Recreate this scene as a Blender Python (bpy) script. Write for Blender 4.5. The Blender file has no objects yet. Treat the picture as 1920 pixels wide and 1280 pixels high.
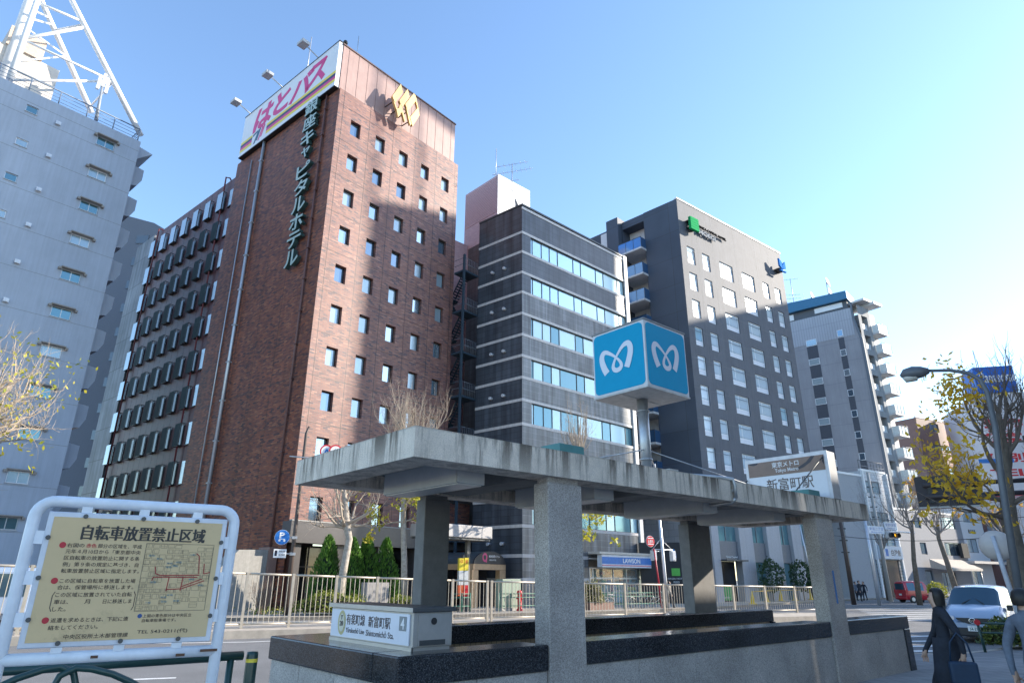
import bpy, bmesh, math, random
from math import radians, sin, cos, tan, atan2, pi, sqrt, hypot
from mathutils import Vector, Matrix
random.seed(7)
SC = bpy.context.scene
COL = SC.collection

# ------------------------------------------------------------------ camera, sky, sun, exposure
PITCH, ROLL, EYE, FPX = radians(20.1), radians(0.25), 1.75, 1216.0
cam_data = bpy.data.cameras.new('camera'); cam = bpy.data.objects.new('camera', cam_data); COL.objects.link(cam)
cam_data.sensor_width = 36; cam_data.lens = 36*FPX/1920; cam_data.clip_end = 6000; cam_data.clip_start = 0.05
_r0, _u0, _f = Vector((1,0,0)), Vector((0,-sin(PITCH),cos(PITCH))), Vector((0,cos(PITCH),sin(PITCH)))
_r = _r0*cos(ROLL)+_u0*sin(ROLL); _u = _u0*cos(ROLL)-_r0*sin(ROLL)
cam.matrix_world = Matrix(((_r.x,_u.x,-_f.x,0),(_r.y,_u.y,-_f.y,0),(_r.z,_u.z,-_f.z,EYE),(0,0,0,1)))
SC.camera = cam
SUN_AZ, SUN_EL = radians(78), radians(23)
wd = bpy.data.worlds.new('World'); SC.world = wd; wd.use_nodes = True
nt = wd.node_tree; bgn = nt.nodes['Background']
sky = nt.nodes.new('ShaderNodeTexSky'); sky.sky_type = 'NISHITA'; sky.sun_disc = False
sky.sun_elevation = SUN_EL; sky.sun_rotation = SUN_AZ; sky.air_density = 1.1; sky.dust_density = 0.3; sky.ozone_density = 3.2
nt.links.new(sky.outputs[0], bgn.inputs[0]); bgn.inputs[1].default_value = 0.15
sd = bpy.data.lights.new('sun', 'SUN'); sd.energy = 3.6; sd.angle = radians(0.53); sd.color = (1.0, 0.90, 0.76)
sun = bpy.data.objects.new('sun', sd); COL.objects.link(sun)
sv = Vector((sin(SUN_AZ)*cos(SUN_EL), cos(SUN_AZ)*cos(SUN_EL), sin(SUN_EL)))
sun.rotation_euler = sv.to_track_quat('Z', 'Y').to_euler(); sun.location = sv*200
SC.view_settings.view_transform = 'Standard'; SC.view_settings.look = 'None'
SC.view_settings.exposure = 1.42; SC.view_settings.gamma = 1.0; SC.view_settings.use_curve_mapping = False

# ------------------------------------------------------------------ survey: photo pixel -> ray -> point on a known plane
def azd(a): return Vector((sin(radians(a)), cos(radians(a)), 0))
def ray(x, y):
    return _r*(x-960) + _u*(-(y-640)) + _f*FPX
def G(x, y, z=0.0):
    r = ray(x, y); t = (z-EYE)/r.z; return Vector((r.x*t, r.y*t, z))
def onplane(x, y, P, n):
    r = ray(x, y); o = Vector((0,0,EYE)); t = (P-o).dot(n)/r.dot(n); return o+r*t
def at(x, y, dist):
    r = ray(x, y); return Vector((0,0,EYE)) + r*(dist/hypot(r.x, r.y))

# ------------------------------------------------------------------ materials
MATS = {}
def mat(name, col, rough=0.6, metal=0.0, var=0.12, scale=6.0, bump=0.0, bscale=60.0, spec=0.5, streak=0.0, fine=0.0, coat=0.0, emit=0.0, alpha=1.0):
    if name in MATS: return MATS[name]
    m = bpy.data.materials.new(name); m.use_nodes = True; MATS[name] = m
    t = m.node_tree; b = t.nodes['Principled BSDF']; L = t.links.new
    b.inputs['Roughness'].default_value = rough; b.inputs['Metallic'].default_value = metal
    b.inputs['Specular IOR Level'].default_value = spec; b.inputs['Coat Weight'].default_value = coat; b.inputs['Coat Roughness'].default_value = 0.08
    c4 = (*col, 1)
    b.inputs['Base Color'].default_value = c4
    if emit:
        b.inputs['Emission Color'].default_value = c4; b.inputs['Emission Strength'].default_value = emit
    if alpha < 1: b.inputs['Alpha'].default_value = alpha
    if var or bump or streak or fine:
        tc = t.nodes.new('ShaderNodeTexCoord')
        cur = None
        def mul(fac_out, lo, hi, cur):
            mr = t.nodes.new('ShaderNodeMapRange'); mr.inputs['From Min'].default_value = 0.3; mr.inputs['From Max'].default_value = 0.7
            mr.inputs['To Min'].default_value = lo; mr.inputs['To Max'].default_value = hi; L(fac_out, mr.inputs['Value'])
            mx = t.nodes.new('ShaderNodeMix'); mx.data_type = 'RGBA'; mx.blend_type = 'MULTIPLY'; mx.inputs[0].default_value = 1
            if cur is None: mx.inputs[6].default_value = c4
            else: L(cur, mx.inputs[6])
            L(mr.outputs[0], mx.inputs[7]); return mx.outputs[2]
        if var:
            n = t.nodes.new('ShaderNodeTexNoise'); n.inputs['Scale'].default_value = scale; n.inputs['Detail'].default_value = 6; n.inputs['Roughness'].default_value = 0.65
            L(tc.outputs['Object'], n.inputs['Vector']); cur = mul(n.outputs[0], 1-var, 1+var, cur)
        if fine:
            n = t.nodes.new('ShaderNodeTexNoise'); n.inputs['Scale'].default_value = bscale; n.inputs['Detail'].default_value = 2
            L(tc.outputs['Object'], n.inputs['Vector']); cur = mul(n.outputs[0], 1-fine, 1+fine, cur)
        if streak:
            mp = t.nodes.new('ShaderNodeMapping'); mp.inputs['Scale'].default_value = (3.2, 3.2, 0.12); L(tc.outputs['Object'], mp.inputs['Vector'])
            n = t.nodes.new('ShaderNodeTexNoise'); n.inputs['Scale'].default_value = 1.6; n.inputs['Detail'].default_value = 5; n.inputs['Roughness'].default_value = 0.7
            L(mp.outputs[0], n.inputs['Vector']); cur = mul(n.outputs[0], 1-streak, 1+streak*0.4, cur)
        if cur is not None: L(cur, b.inputs['Base Color'])
        if bump:
            n = t.nodes.new('ShaderNodeTexNoise'); n.inputs['Scale'].default_value = bscale; n.inputs['Detail'].default_value = 4
            L(tc.outputs['Object'], n.inputs['Vector'])
            bp = t.nodes.new('ShaderNodeBump'); bp.inputs['Strength'].default_value = bump; bp.inputs['Distance'].default_value = 0.02
            L(n.outputs[0], bp.inputs['Height']); L(bp.outputs[0], b.inputs['Normal'])
    return m

def tile_mat(name, cols, mortar, bw, bh, msize, rough=0.6, offset=0.5, var=0.25, bump=0.3, spec=0.4, streak=0.0, squash=1.0):
    """bricks or tiles laid out in metres along each wall (UV = metres)"""
    if name in MATS: return MATS[name]
    m = bpy.data.materials.new(name); m.use_nodes = True; MATS[name] = m
    t = m.node_tree; b = t.nodes['Principled BSDF']; L = t.links.new
    b.inputs['Roughness'].default_value = rough; b.inputs['Specular IOR Level'].default_value = spec
    uv = t.nodes.new('ShaderNodeUVMap')
    br = t.nodes.new('ShaderNodeTexBrick'); br.offset = offset; br.inputs['Scale'].default_value = 1.0
    br.inputs['Brick Width'].default_value = bw; br.inputs['Row Height'].default_value = bh; br.inputs['Mortar Size'].default_value = msize
    br.inputs['Mortar Smooth'].default_value = 0.1
    br.inputs['Color1'].default_value = (0,0,0,1); br.inputs['Color2'].default_value = (1,1,1,1); br.inputs['Mortar'].default_value = (0.5,0.5,0.5,1)
    L(uv.outputs[0], br.inputs['Vector'])
    cr = t.nodes.new('ShaderNodeValToRGB'); cr.color_ramp.interpolation = 'LINEAR'
    el = cr.color_ramp.elements
    while len(el) < len(cols): el.new(0.5)
    for i, c in enumerate(cols):
        el[i].position = i/(len(cols)-1) if len(cols) > 1 else 0; el[i].color = (*c, 1)
    L(br.outputs['Color'], cr.inputs[0])
    mx = t.nodes.new('ShaderNodeMix'); mx.data_type = 'RGBA'; L(br.outputs['Fac'], mx.inputs[0]); L(cr.outputs[0], mx.inputs[6]); mx.inputs[7].default_value = (*mortar, 1)
    cur = mx.outputs[2]
    tc = t.nodes.new('ShaderNodeTexCoord')
    for (sc, v, src, st) in ((0.35, var, 'o', 0), (1.5, streak, 'o', 1)):
        if not v: continue
        n = t.nodes.new('ShaderNodeTexNoise'); n.inputs['Scale'].default_value = sc; n.inputs['Detail'].default_value = 6
        if st:
            mp = t.nodes.new('ShaderNodeMapping'); mp.inputs['Scale'].default_value = (1.6, 1.6, 0.10); L(tc.outputs['Object'], mp.inputs[0]); L(mp.outputs[0], n.inputs['Vector'])
        else: L(tc.outputs['Object'], n.inputs['Vector'])
        mr = t.nodes.new('ShaderNodeMapRange'); mr.inputs['From Min'].default_value = 0.3; mr.inputs['From Max'].default_value = 0.7
        mr.inputs['To Min'].default_value = 1-v; mr.inputs['To Max'].default_value = 1+v; L(n.outputs[0], mr.inputs['Value'])
        m2 = t.nodes.new('ShaderNodeMix'); m2.data_type = 'RGBA'; m2.blend_type = 'MULTIPLY'; m2.inputs[0].default_value = 1
        L(cur, m2.inputs[6]); L(mr.outputs[0], m2.inputs[7]); cur = m2.outputs[2]
    L(cur, b.inputs['Base Color'])
    if bump:
        bp = t.nodes.new('ShaderNodeBump'); bp.inputs['Strength'].default_value = bump; bp.inputs['Distance'].default_value = 0.012; bp.invert = True
        L(br.outputs['Fac'], bp.inputs['Height']); L(bp.outputs[0], b.inputs['Normal'])
    return m

def leaf_mat(name, c1, c2, trans=0.35):
    if name in MATS: return MATS[name]
    m = bpy.data.materials.new(name); m.use_nodes = True; MATS[name] = m
    t = m.node_tree; b = t.nodes['Principled BSDF']; L = t.links.new
    b.inputs['Roughness'].default_value = 0.55
    g = t.nodes.new('ShaderNodeNewGeometry'); mx = t.nodes.new('ShaderNodeMix'); mx.data_type = 'RGBA'
    L(g.outputs['Random Per Island'], mx.inputs[0]); mx.inputs[6].default_value = (*c1,1); mx.inputs[7].default_value = (*c2,1)
    L(mx.outputs[2], b.inputs['Base Color'])
    tr = t.nodes.new('ShaderNodeBsdfTranslucent'); L(mx.outputs[2], tr.inputs[0])
    ms = t.nodes.new('ShaderNodeMixShader'); ms.inputs[0].default_value = trans
    L(b.outputs[0], ms.inputs[1]); L(tr.outputs[0], ms.inputs[2]); L(ms.outputs[0], t.nodes['Material Output'].inputs[0])
    return m

def glass(name, col, rough=0.06, metal=0.7): return mat(name, col, rough, metal, var=0.0)

# ------------------------------------------------------------------ mesh builder
class Fr:
    """a wall's frame: u to the right seen from outside, w inwards, z up"""
    def __init__(s, ox=0, oy=0, ang=0, oz=0): s.ox, s.oy, s.oz, s.c, s.s, s.ang = ox, oy, oz, cos(ang), sin(ang), ang
    def p(s, u, w, z): return Vector((s.ox+u*s.c-w*s.s, s.oy+u*s.s+w*s.c, s.oz+z))
ID = Fr()
class MB:
    def __init__(s): s.v, s.f, s.uv, s.m, s.sm = [], [], [], [], []
    def face(s, pts, uv=None, m=0, smooth=False):
        i = len(s.v); s.v += [tuple(p) for p in pts]; s.f.append(list(range(i, i+len(pts)))); s.m.append(m); s.sm.append(smooth)
        s.uv += uv if uv else [(0,0)]*len(pts)
    def mesh(s, vs, fs, m=0, smooth=False):
        i = len(s.v); s.v += [tuple(p) for p in vs]
        for f in fs:
            s.f.append([i+k for k in f]); s.m.append(m); s.sm.append(smooth); s.uv += [(vs[k][0]+vs[k][1], vs[k][2]) for k in f]
    def box(s, fr, u0, u1, w0, w1, z0, z1, m=0, skip=''):
        P = lambda u, w, z: fr.p(u, w, z)
        i = len(s.v)
        cs = [(u0,w0,z0),(u1,w0,z0),(u1,w1,z0),(u0,w1,z0),(u0,w0,z1),(u1,w0,z1),(u1,w1,z1),(u0,w1,z1)]
        s.v += [tuple(P(*c)) for c in cs]
        for tag, f, a, b in (('f',(0,1,5,4),0,2),('r',(1,2,6,5),1,2),('b',(2,3,7,6),0,2),('l',(3,0,4,7),1,2),('t',(4,5,6,7),0,1),('d',(3,2,1,0),0,1)):
            if tag in skip: continue
            s.f.append([i+k for k in f]); s.m.append(m); s.sm.append(False); s.uv += [(cs[k][a], cs[k][b]) for k in f]
        return s
    def tube(s, p0, p1, r0, r1=None, n=8, m=0, cap=True, smooth=True):
        return s.path([p0, p1], [r0, r0 if r1 is None else r1], n, m, cap, smooth)
    def path(s, pts, rad, n=8, m=0, cap=True, smooth=True, closed=False):
        pts = [Vector(p) for p in pts]
        if not isinstance(rad, (list, tuple)): rad = [rad]*len(pts)
        i0 = len(s.v); k = len(pts); ref = None
        for i, p in enumerate(pts):
            a = pts[i-1] if (i or closed) else p; b = pts[(i+1) % k] if (i < k-1 or closed) else p
            d = (b-a); d = d.normalized() if d.length > 1e-9 else Vector((0,0,1))
            if ref is None: ref = d.orthogonal().normalized()
            ref = (ref - d*ref.dot(d)); ref = ref.normalized() if ref.length > 1e-6 else d.orthogonal().normalized()
            q = d.cross(ref)
            for j in range(n):
                an = 2*pi*j/n; s.v.append(tuple(p+(ref*cos(an)+q*sin(an))*rad[i]))
        def add(f, sm): s.f.append(f); s.m.append(m); s.sm.append(sm); s.uv += [(0,0)]*len(f)
        for i in range(k if closed else k-1):
            a, b = i0+i*n, i0+((i+1) % k)*n
            for j in range(n): add([a+j, a+(j+1) % n, b+(j+1) % n, b+j], smooth)
        if cap and not closed:
            add([i0+j for j in range(n-1,-1,-1)], False); add([i0+(k-1)*n+j for j in range(n)], False)
        return s
    def lathe(s, c, prof, n=16, m=0, smooth=True):
        c = Vector(c); i0 = len(s.v)
        for r, z in prof:
            for j in range(n): s.v.append((c.x+r*cos(2*pi*j/n), c.y+r*sin(2*pi*j/n), c.z+z))
        for i in range(len(prof)-1):
            for j in range(n):
                a, b = i0+i*n, i0+(i+1)*n
                s.f.append([a+j, a+(j+1)%n, b+(j+1)%n, b+j]); s.m.append(m); s.sm.append(smooth); s.uv += [(0,0)]*4
        return s
    def prism(s, poly, z0, z1, m=0, fr=ID, skip=''):
        """poly in plan (ccw)"""
        n = len(poly); i = len(s.v)
        s.v += [tuple(fr.p(x,y,z0)) for x,y in poly]+[tuple(fr.p(x,y,z1)) for x,y in poly]
        run = 0
        for k in range(n):
            j = (k+1) % n; l = hypot(poly[j][0]-poly[k][0], poly[j][1]-poly[k][1])
            s.f.append([i+k, i+j, i+n+j, i+n+k]); s.m.append(m); s.sm.append(False); s.uv += [(run,z0),(run+l,z0),(run+l,z1),(run,z1)]; run += l
        if 't' not in skip: s.f.append([i+n+k for k in range(n)]); s.m.append(m); s.sm.append(False); s.uv += list(poly)
        if 'd' not in skip: s.f.append([i+k for k in range(n-1,-1,-1)]); s.m.append(m); s.sm.append(False); s.uv += list(poly)[::-1]
        return s
    def vprism(s, fr, poly, w0, w1, m=0):
        """poly in the wall's (u,z), ccw seen from outside, from depth w0 (outer) to w1"""
        n = len(poly); i = len(s.v)
        s.v += [tuple(fr.p(u,w0,z)) for u,z in poly]+[tuple(fr.p(u,w1,z)) for u,z in poly]
        s.f.append([i+k for k in range(n)]); s.m.append(m); s.sm.append(False); s.uv += list(poly)
        s.f.append([i+n+k for k in range(n-1,-1,-1)]); s.m.append(m); s.sm.append(False); s.uv += list(poly)[::-1]
        for k in range(n):
            j = (k+1) % n
            s.f.append([i+k, i+n+k, i+n+j, i+j]); s.m.append(m); s.sm.append(False); s.uv += [(0,0)]*4
        return s
    def facade(s, fr, u0, u1, z0, z1, holes, depth, m=0, mr=None):
        """a wall with real openings: holes = (u0,u1,z0,z1); reveals of the given depth"""
        us = sorted({u0, u1, *[h[0] for h in holes], *[h[1] for h in holes]}); us = [u for u in us if u0 <= u <= u1]
        zs = sorted({z0, z1, *[h[2] for h in holes], *[h[3] for h in holes]}); zs = [z for z in zs if z0 <= z <= z1]
        for a in range(len(us)-1):
            run = None
            for b in range(len(zs)-1):
                uc, zc = (us[a]+us[a+1])/2, (zs[b]+zs[b+1])/2
                inside = any(h[0] < uc < h[1] and h[2] < zc < h[3] for h in holes)
                if not inside:
                    q = [(us[a],zs[b]),(us[a+1],zs[b]),(us[a+1],zs[b+1]),(us[a],zs[b+1])]
                    s.face([fr.p(u,0,z) for u,z in q], q, m)
        mr = m if mr is None else mr
        for (a,b,c,e) in holes:
            for (p,q) in (((a,c),(b,c)),((b,c),(b,e)),((b,e),(a,e)),((a,e),(a,c))):
                s.face([fr.p(q[0],0,q[1]), fr.p(p[0],0,p[1]), fr.p(p[0],depth,p[1]), fr.p(q[0],depth,q[1])], [(q[0],q[1]),(p[0],p[1]),(p[0]+depth,p[1]),(q[0]+depth,q[1])], mr)
        return s
    def text(s, fr, body, u0, u1, z0, z1, w=0.0, ext=0.0, m=0, slant=0.0, bold=0.0, fit=True):
        """lettering in real outlines, filling the box u0..u1 x z0..z1 on the wall at depth w (w - ext proud)"""
        cu = bpy.data.curves.new('lettering', 'FONT'); cu.body = body; cu.resolution_u = 3; cu.offset = bold
        ob = bpy.data.objects.new('lettering', cu); COL.objects.link(ob)
        dg = bpy.context.evaluated_depsgraph_get(); me = bpy.data.meshes.new_from_object(ob.evaluated_get(dg))
        bpy.data.objects.remove(ob); bpy.data.curves.remove(cu)
        if not me.vertices: bpy.data.meshes.remove(me); return s
        xs = [v.co.x for v in me.vertices]; ys = [v.co.y for v in me.vertices]
        x0, x1, y0, y1 = min(xs), max(xs), min(ys), max(ys)
        sx = (u1-u0)/max(x1-x0, 1e-6); sz = (z1-z0)/max(y1-y0, 1e-6)
        if not fit: sx = sz
        def mp(co): 
            zz = (co.y-y0)*sz; return (u0+(co.x-x0)*sx + slant*zz, z0+zz)
        i = len(s.v); pts = [mp(v.co) for v in me.vertices]
        s.v += [tuple(fr.p(u, w-ext, z)) for u, z in pts]
        flip = 1
        for p in me.polygons:
            vs = list(p.vertices)
            if p.normal.z < 0: vs = vs[::-1]
            s.f.append([i+k for k in vs]); s.m.append(m); s.sm.append(False); s.uv += [(0,0)]*len(vs)
        if ext > 0:
            j = len(s.v); s.v += [tuple(fr.p(u, w, z)) for u, z in pts]
            cnt = {}
            for p in me.polygons:
                vs = list(p.vertices)
                if p.normal.z < 0: vs = vs[::-1]
                for a, b in zip(vs, vs[1:]+vs[:1]): cnt[(a,b)] = cnt.get((a,b),0)+1
            for (a,b) in cnt:
                if (b,a) not in cnt:
                    s.f.append([i+b, i+a, j+a, j+b]); s.m.append(m); s.sm.append(False); s.uv += [(0,0)]*4
        bpy.data.meshes.remove(me); return s
    def parts(s, name, mats, parent):
        """each loose piece as a part of its own"""
        root = list(range(len(s.v)))
        def find(i):
            while root[i] != i: root[i] = root[root[i]]; i = root[i]
            return i
        for f in s.f:
            a = find(f[0])
            for k in f[1:]: root[find(k)] = a
        groups = {}; c = 0
        for i, f in enumerate(s.f):
            groups.setdefault(find(f[0]), []).append((i, c)); c += len(f)
        out = []
        for fl in groups.values():
            m = MB(); mp = {}
            for i, c in fl:
                for k in s.f[i]:
                    if k not in mp: mp[k] = len(m.v); m.v.append(s.v[k])
                m.f.append([mp[k] for k in s.f[i]]); m.m.append(s.m[i]); m.sm.append(s.sm[i]); m.uv += s.uv[c:c+len(s.f[i])]
            out.append(m.build(name, mats, parent))
        return out
    def build(s, name, mats, parent=None, bevel=0.0, loc=None, rot=None):
        me = bpy.data.meshes.new(name); me.from_pydata(s.v, [], s.f)
        mats = mats if isinstance(mats, (list, tuple)) else [mats]
        for m in mats: me.materials.append(m)
        me.polygons.foreach_set('material_index', s.m); me.polygons.foreach_set('use_smooth', s.sm)
        ul = me.uv_layers.new(name='UVMap')
        flat = [c for uv in s.uv for c in uv]
        ul.data.foreach_set('uv', flat)
        me.update()
        o = bpy.data.objects.new(name, me); COL.objects.link(o)
        if parent: o.parent = parent
        if loc is not None: o.location = loc
        if rot is not None: o.rotation_euler = (0,0,rot)
        if bevel:
            b = o.modifiers.new('bevel', 'BEVEL'); b.width = bevel; b.segments = 2; b.limit_method = 'ANGLE'; b.angle_limit = radians(40)
            w = o.modifiers.new('weld', 'WELD'); 
            o.modifiers.move(1, 0) if False else None
        return o

def thing(name, label, cat, loc=(0,0,0), rot=0.0, group=None):
    o = bpy.data.objects.new(name, None); COL.objects.link(o); o.empty_display_size = 0.3
    o.location = loc; o.rotation_euler = (0,0,rot); o['label'] = label; o['category'] = cat
    if group: o['group'] = group
    return o
def tag(o, label, cat, group=None):
    o['label'] = label; o['category'] = cat
    if group: o['group'] = group
    return o
def struct(o): o['kind'] = 'structure'; return o
def copy_part(o, parent, loc=None, rot=None):
    c = o.copy(); COL.objects.link(c); c.parent = parent
    if loc is not None: c.location = loc
    if rot is not None: c.rotation_euler = rot
    for ch in list(o.children): copy_part(ch, c)
    return c
def copy_thing(o, loc, rot, label, group=None):
    c = o.copy(); COL.objects.link(c); c.location = loc; c.rotation_euler = (0,0,rot); c['label'] = label
    if group: c['group'] = group
    for ch in list(o.children): copy_part(ch, c)
    return c
def placed(protos, key, maker, parent, fr, u, w, z):
    """a part made once in its own frame and copied to each place on a wall"""
    loc = fr.p(u, w, z)
    if key not in protos or protos[key].get('p') is not parent:
        o = maker(); o.parent = parent; o.location = loc; o.rotation_euler = (0,0,fr.ang); protos[key] = {'o': o, 'p': parent}; return o
    return copy_part(protos[key]['o'], parent, loc, (0,0,fr.ang))
def ang(az): return radians(90-az)
def lookup_az(x, y=1000):
    r = ray(x, y); return math.degrees(atan2(r.x, r.y))

# common finishes
WHITE = mat('white paint', (0.78,0.78,0.78), 0.45, var=0.05)
STEEL = mat('galvanised steel', (0.48,0.49,0.5), 0.42, 0.7, var=0.15)
BLACK = mat('black paint', (0.02,0.021,0.024), 0.4, var=0.1)
DKGREY = mat('dark grey metal', (0.07,0.075,0.08), 0.45, 0.3)
CONC = mat('concrete', (0.36,0.35,0.33), 0.85, var=0.18, scale=3, bump=0.25, bscale=45)
# ------------------------------------------------------------------ the setting
ASPH = mat('asphalt', (0.165,0.165,0.166), 0.9, var=0.2, scale=0.35, bump=0.4, bscale=80, fine=0.65)
PAVE = tile_mat('paving', [(0.34,0.31,0.27),(0.40,0.36,0.31),(0.30,0.28,0.25)], (0.2,0.19,0.17), 0.3, 0.3, 0.006, 0.85, 0.0, var=0.12, bump=0.15)
PAVE2 = tile_mat('grey paving', [(0.24,0.24,0.24),(0.29,0.285,0.28),(0.21,0.21,0.215)], (0.14,0.14,0.14), 0.3, 0.3, 0.006, 0.85, 0.0, var=0.15, bump=0.15)
KERB = mat('kerb stone', (0.42,0.37,0.31), 0.85, var=0.2, scale=2.5, bump=0.2, bscale=60)
PAINT = mat('road paint', (0.72,0.72,0.70), 0.7, var=0.14, scale=5, fine=0.25, bscale=40)
CAZ = 49.2
CO = Vector((-1.062, 6.825, 0)); CC, CD = azd(CAZ), azd(CAZ-90)
def W(x, y, z=0.0): return CO + CC*x + CD*y + Vector((0,0,z))
def xy(p): return (p.x, p.y)

g = MB(); R = 2500
g.face([(-R,-R,-0.15),(R,-R,-0.15),(R,R,-0.15),(-R,R,-0.15)], [(-R,-R),(R,-R),(R,R),(-R,R)]); struct(g.build('road', ASPH))
# near pavement: kerb bends round the corner at the right
near = [xy(W(-40,4.3)), xy(W(12.4,4.3)), xy(G(1700,1222)), xy(G(1770,1226)), xy(G(1850,1218)), xy(G(1920,1208)), xy(G(1990,1196)), (60,30), (60,-40), (-40,-40)][::-1]
m_ = MB(); m_.prism(near, -0.4, 0.0); struct(m_.build('pavement', PAVE2))
def strip_line(pts, w, z):
    out = MB()
    for a, b in zip(pts, pts[1:]):
        d = (b-a); d.z = 0; d.normalize(); n = Vector((-d.y,d.x,0))*w/2
        q = [a-n, b-n, b+n, a+n]; out.face([(p.x,p.y,z) for p in q], [(0,0)]*4)
    return out
kp = [W(-40,4.3), W(12.4,4.3), G(1700,1222), G(1770,1226), G(1850,1218), G(1920,1208), G(1990,1196)]
k = MB()
for a, b in zip(kp, kp[1:]):
    d = (b-a).normalized(); n = Vector((d.y,-d.x,0))*0.18
    q = [xy(a), xy(a+n), xy(b+n), xy(b)]; k.prism(q, -0.35, 0.006)
struct(k.build('pavement_kerb', KERB))
# median under the fence
fr_a, fr_b = G(-260,1200,0.1), G(1548,1153.5,0.1)
bk_a, bk_b = G(-260,1180,0.1), G(1548,1147.5,0.1)
m_ = MB(); m_.prism([xy(fr_a), xy(fr_b), xy(bk_b), xy(bk_a)], -0.4, 0.1); struct(m_.build('pavement_median', KERB))
# far pavement
fk = [G(-400,1166), G(0,1160), G(480,1157), G(860,1151), G(1170,1144), G(1330,1137), G(1560,1124), G(1680,1119), G(1800,1115), G(2000,1111)]
far = [xy(p) for p in fk] + [(260,330), (-260,330), (-260,fk[0].y)]
m_ = MB(); m_.prism(far, -0.4, 0.0); struct(m_.build('pavement', PAVE))
k = MB()
for a, b in zip(fk, fk[1:]):
    d = (b-a).normalized(); n = Vector((-d.y,d.x,0))*0.2
    k.prism([xy(a), xy(b), xy(b+n), xy(a+n)], -0.35, 0.006)
struct(k.build('pavement_kerb', KERB))
# painted lines
def band(name, pts, w): 
    o = strip_line([Vector((p.x,p.y,0)) for p in pts], w, -0.146).build(name, PAINT); struct(o)
band('road_marking', [G(-250,1213,-0.15), G(460,1203,-0.15), G(1548,1161,-0.15)], 0.16)
for a, b in (((380,1241),(442,1238)), ((228,1274),(330,1270)), ((60,1240),(170,1236)), ((-120,1262),(40,1256))):
    band('road_marking', [G(*a,-0.15), G(*b,-0.15)], 0.16)
band('road_marking', [G(-250,1172,-0.15), G(470,1166,-0.15), G(640,1163,-0.15)], 0.14)
for i in range(7):                                            # zebra crossing beyond the entrance
    y0 = 1139.5 + i*3.6
    band('road_marking', [G(1605+i*9,y0+1.5,-0.15), G(1772+i*4,y0-0.5,-0.15)], 0.42)
for i in range(4):
    band('road_marking', [G(1690,1193+i*9,-0.15), G(1765,1191+i*9.5,-0.15)], 0.4)

# ------------------------------------------------------------------ brick hotel
def unitxy(x, y=700):
    r = ray(x, y); return Vector((r.x, r.y, 0)).normalized()
def wallpx(P, az, off=0.0):
    n = azd(az-90); d = azd(az); Q = P - n*off
    def f(x, y):
        q = onplane(x, y, Q, n); return ((q-P).dot(d), q.z)
    return f
BRICK = tile_mat('dark red brick tile', [(0.06,0.036,0.05),(0.20,0.075,0.058),(0.26,0.105,0.072),(0.15,0.058,0.055),(0.33,0.155,0.11)], (0.15,0.115,0.105), 0.36, 0.11, 0.012, 0.5, 0.5, var=0.09, bump=0.3, spec=0.45, streak=0.13)
BRICKV = tile_mat('brown brick tile', [(0.05,0.025,0.032),(0.22,0.064,0.034),(0.29,0.09,0.044),(0.11,0.036,0.032),(0.35,0.13,0.062)], (0.10,0.07,0.06), 0.36, 0.11, 0.012, 0.5, 0.5, var=0.16, bump=0.3, spec=0.25, streak=0.16)
CROWN = mat('pink brown panel', (0.35,0.225,0.20), 0.55, var=0.10, scale=1.2, streak=0.12)
REDP = mat('dark red cladding', (0.115,0.042,0.045), 0.5, var=0.2, scale=0.6, streak=0.2)
BRONZE = mat('bronze frame', (0.035,0.03,0.03), 0.4, 0.4)
GOLD = mat('gold metal', (0.72,0.50,0.22), 0.36, 0.75, var=0.1)
GREENL = mat('pale green letter', (0.36,0.46,0.43), 0.4, var=0.1); GREEND = mat('dark green letter side', (0.03,0.07,0.065), 0.45)
PIPE = mat('silver pipe', (0.55,0.57,0.6), 0.35, 0.55)
BRPIPE = mat('brown pipe', (0.14,0.065,0.055), 0.5)
MAROON = mat('maroon pipe', (0.16,0.03,0.035), 0.5)
PANES = [glass('dim window glass', (0.22,0.30,0.38), 0.05, 0.75), glass('curtained window glass', (0.36,0.46,0.52), 0.12, 0.45), glass('bright window glass', (0.42,0.53,0.60), 0.05, 0.8)]
HC = unitxy(575)*42
hot = thing('brick_hotel', 'tall dark red brick hotel with a gold emblem and a white roof sign board', 'hotel', HC, ang(40))
hf = Fr(0,0,0); TW = 15.3; WL = 37.0
hs = Fr(0, WL, -pi/2)
hp = wallpx(HC, 40)
cols = [(1.25,2.17),(3.65,4.57),(6.07,6.99),(8.48,9.38),(10.86,11.76)]
holes = []
for i in range(9):
    for a, b in cols:
        t = 34.72-3.063*i; holes.append((a, b, t-1.32, t))
for a, b in cols: holes.append((a, b, 5.05, 6.5))
w = MB()
w.facade(hf, 0, 12.82, 4.6, 36.9, holes, 0.32)
w.face([hs.p(WL-TW,0,0), hs.p(WL,0,0), hs.p(WL,0,36.9), hs.p(WL-TW,0,36.9)], [(0,0),(TW,0),(TW,36.9),(0,36.9)], 1)
w.box(ID, 12.80, 12.82, 0.01, 20, 4.6, 36.9); w.box(ID, 0.01, 12.80, TW-0.05, TW, 30, 36.9, 1); w.box(ID, 0.3, 12.6, 0.3, TW, 36.5, 36.89)
w.build('brick_wall', [BRICK, BRICKV], hot)
j = MB()
for u in (0.45, 2.95, 5.35, 7.75, 10.15, 12.45): j.box(hf, u-0.018, u+0.018, -0.004, 0.05, 4.9, 36.9)
for i in range(10): j.box(hf, 0, 12.82, -0.006, 0.05, 35.55-3.063*i-0.016, 35.55-3.063*i+0.016)
for i in range(10): j.box(hs, WL-TW, WL, -0.006, 0.05, 35.55-3.063*i-0.014, 35.55-3.063*i+0.014)
for t in (4.3, 7.2, 10.1, 13.0): j.box(hs, WL-t-0.016, WL-t+0.016, -0.004, 0.05, 1, 36.9)
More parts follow.
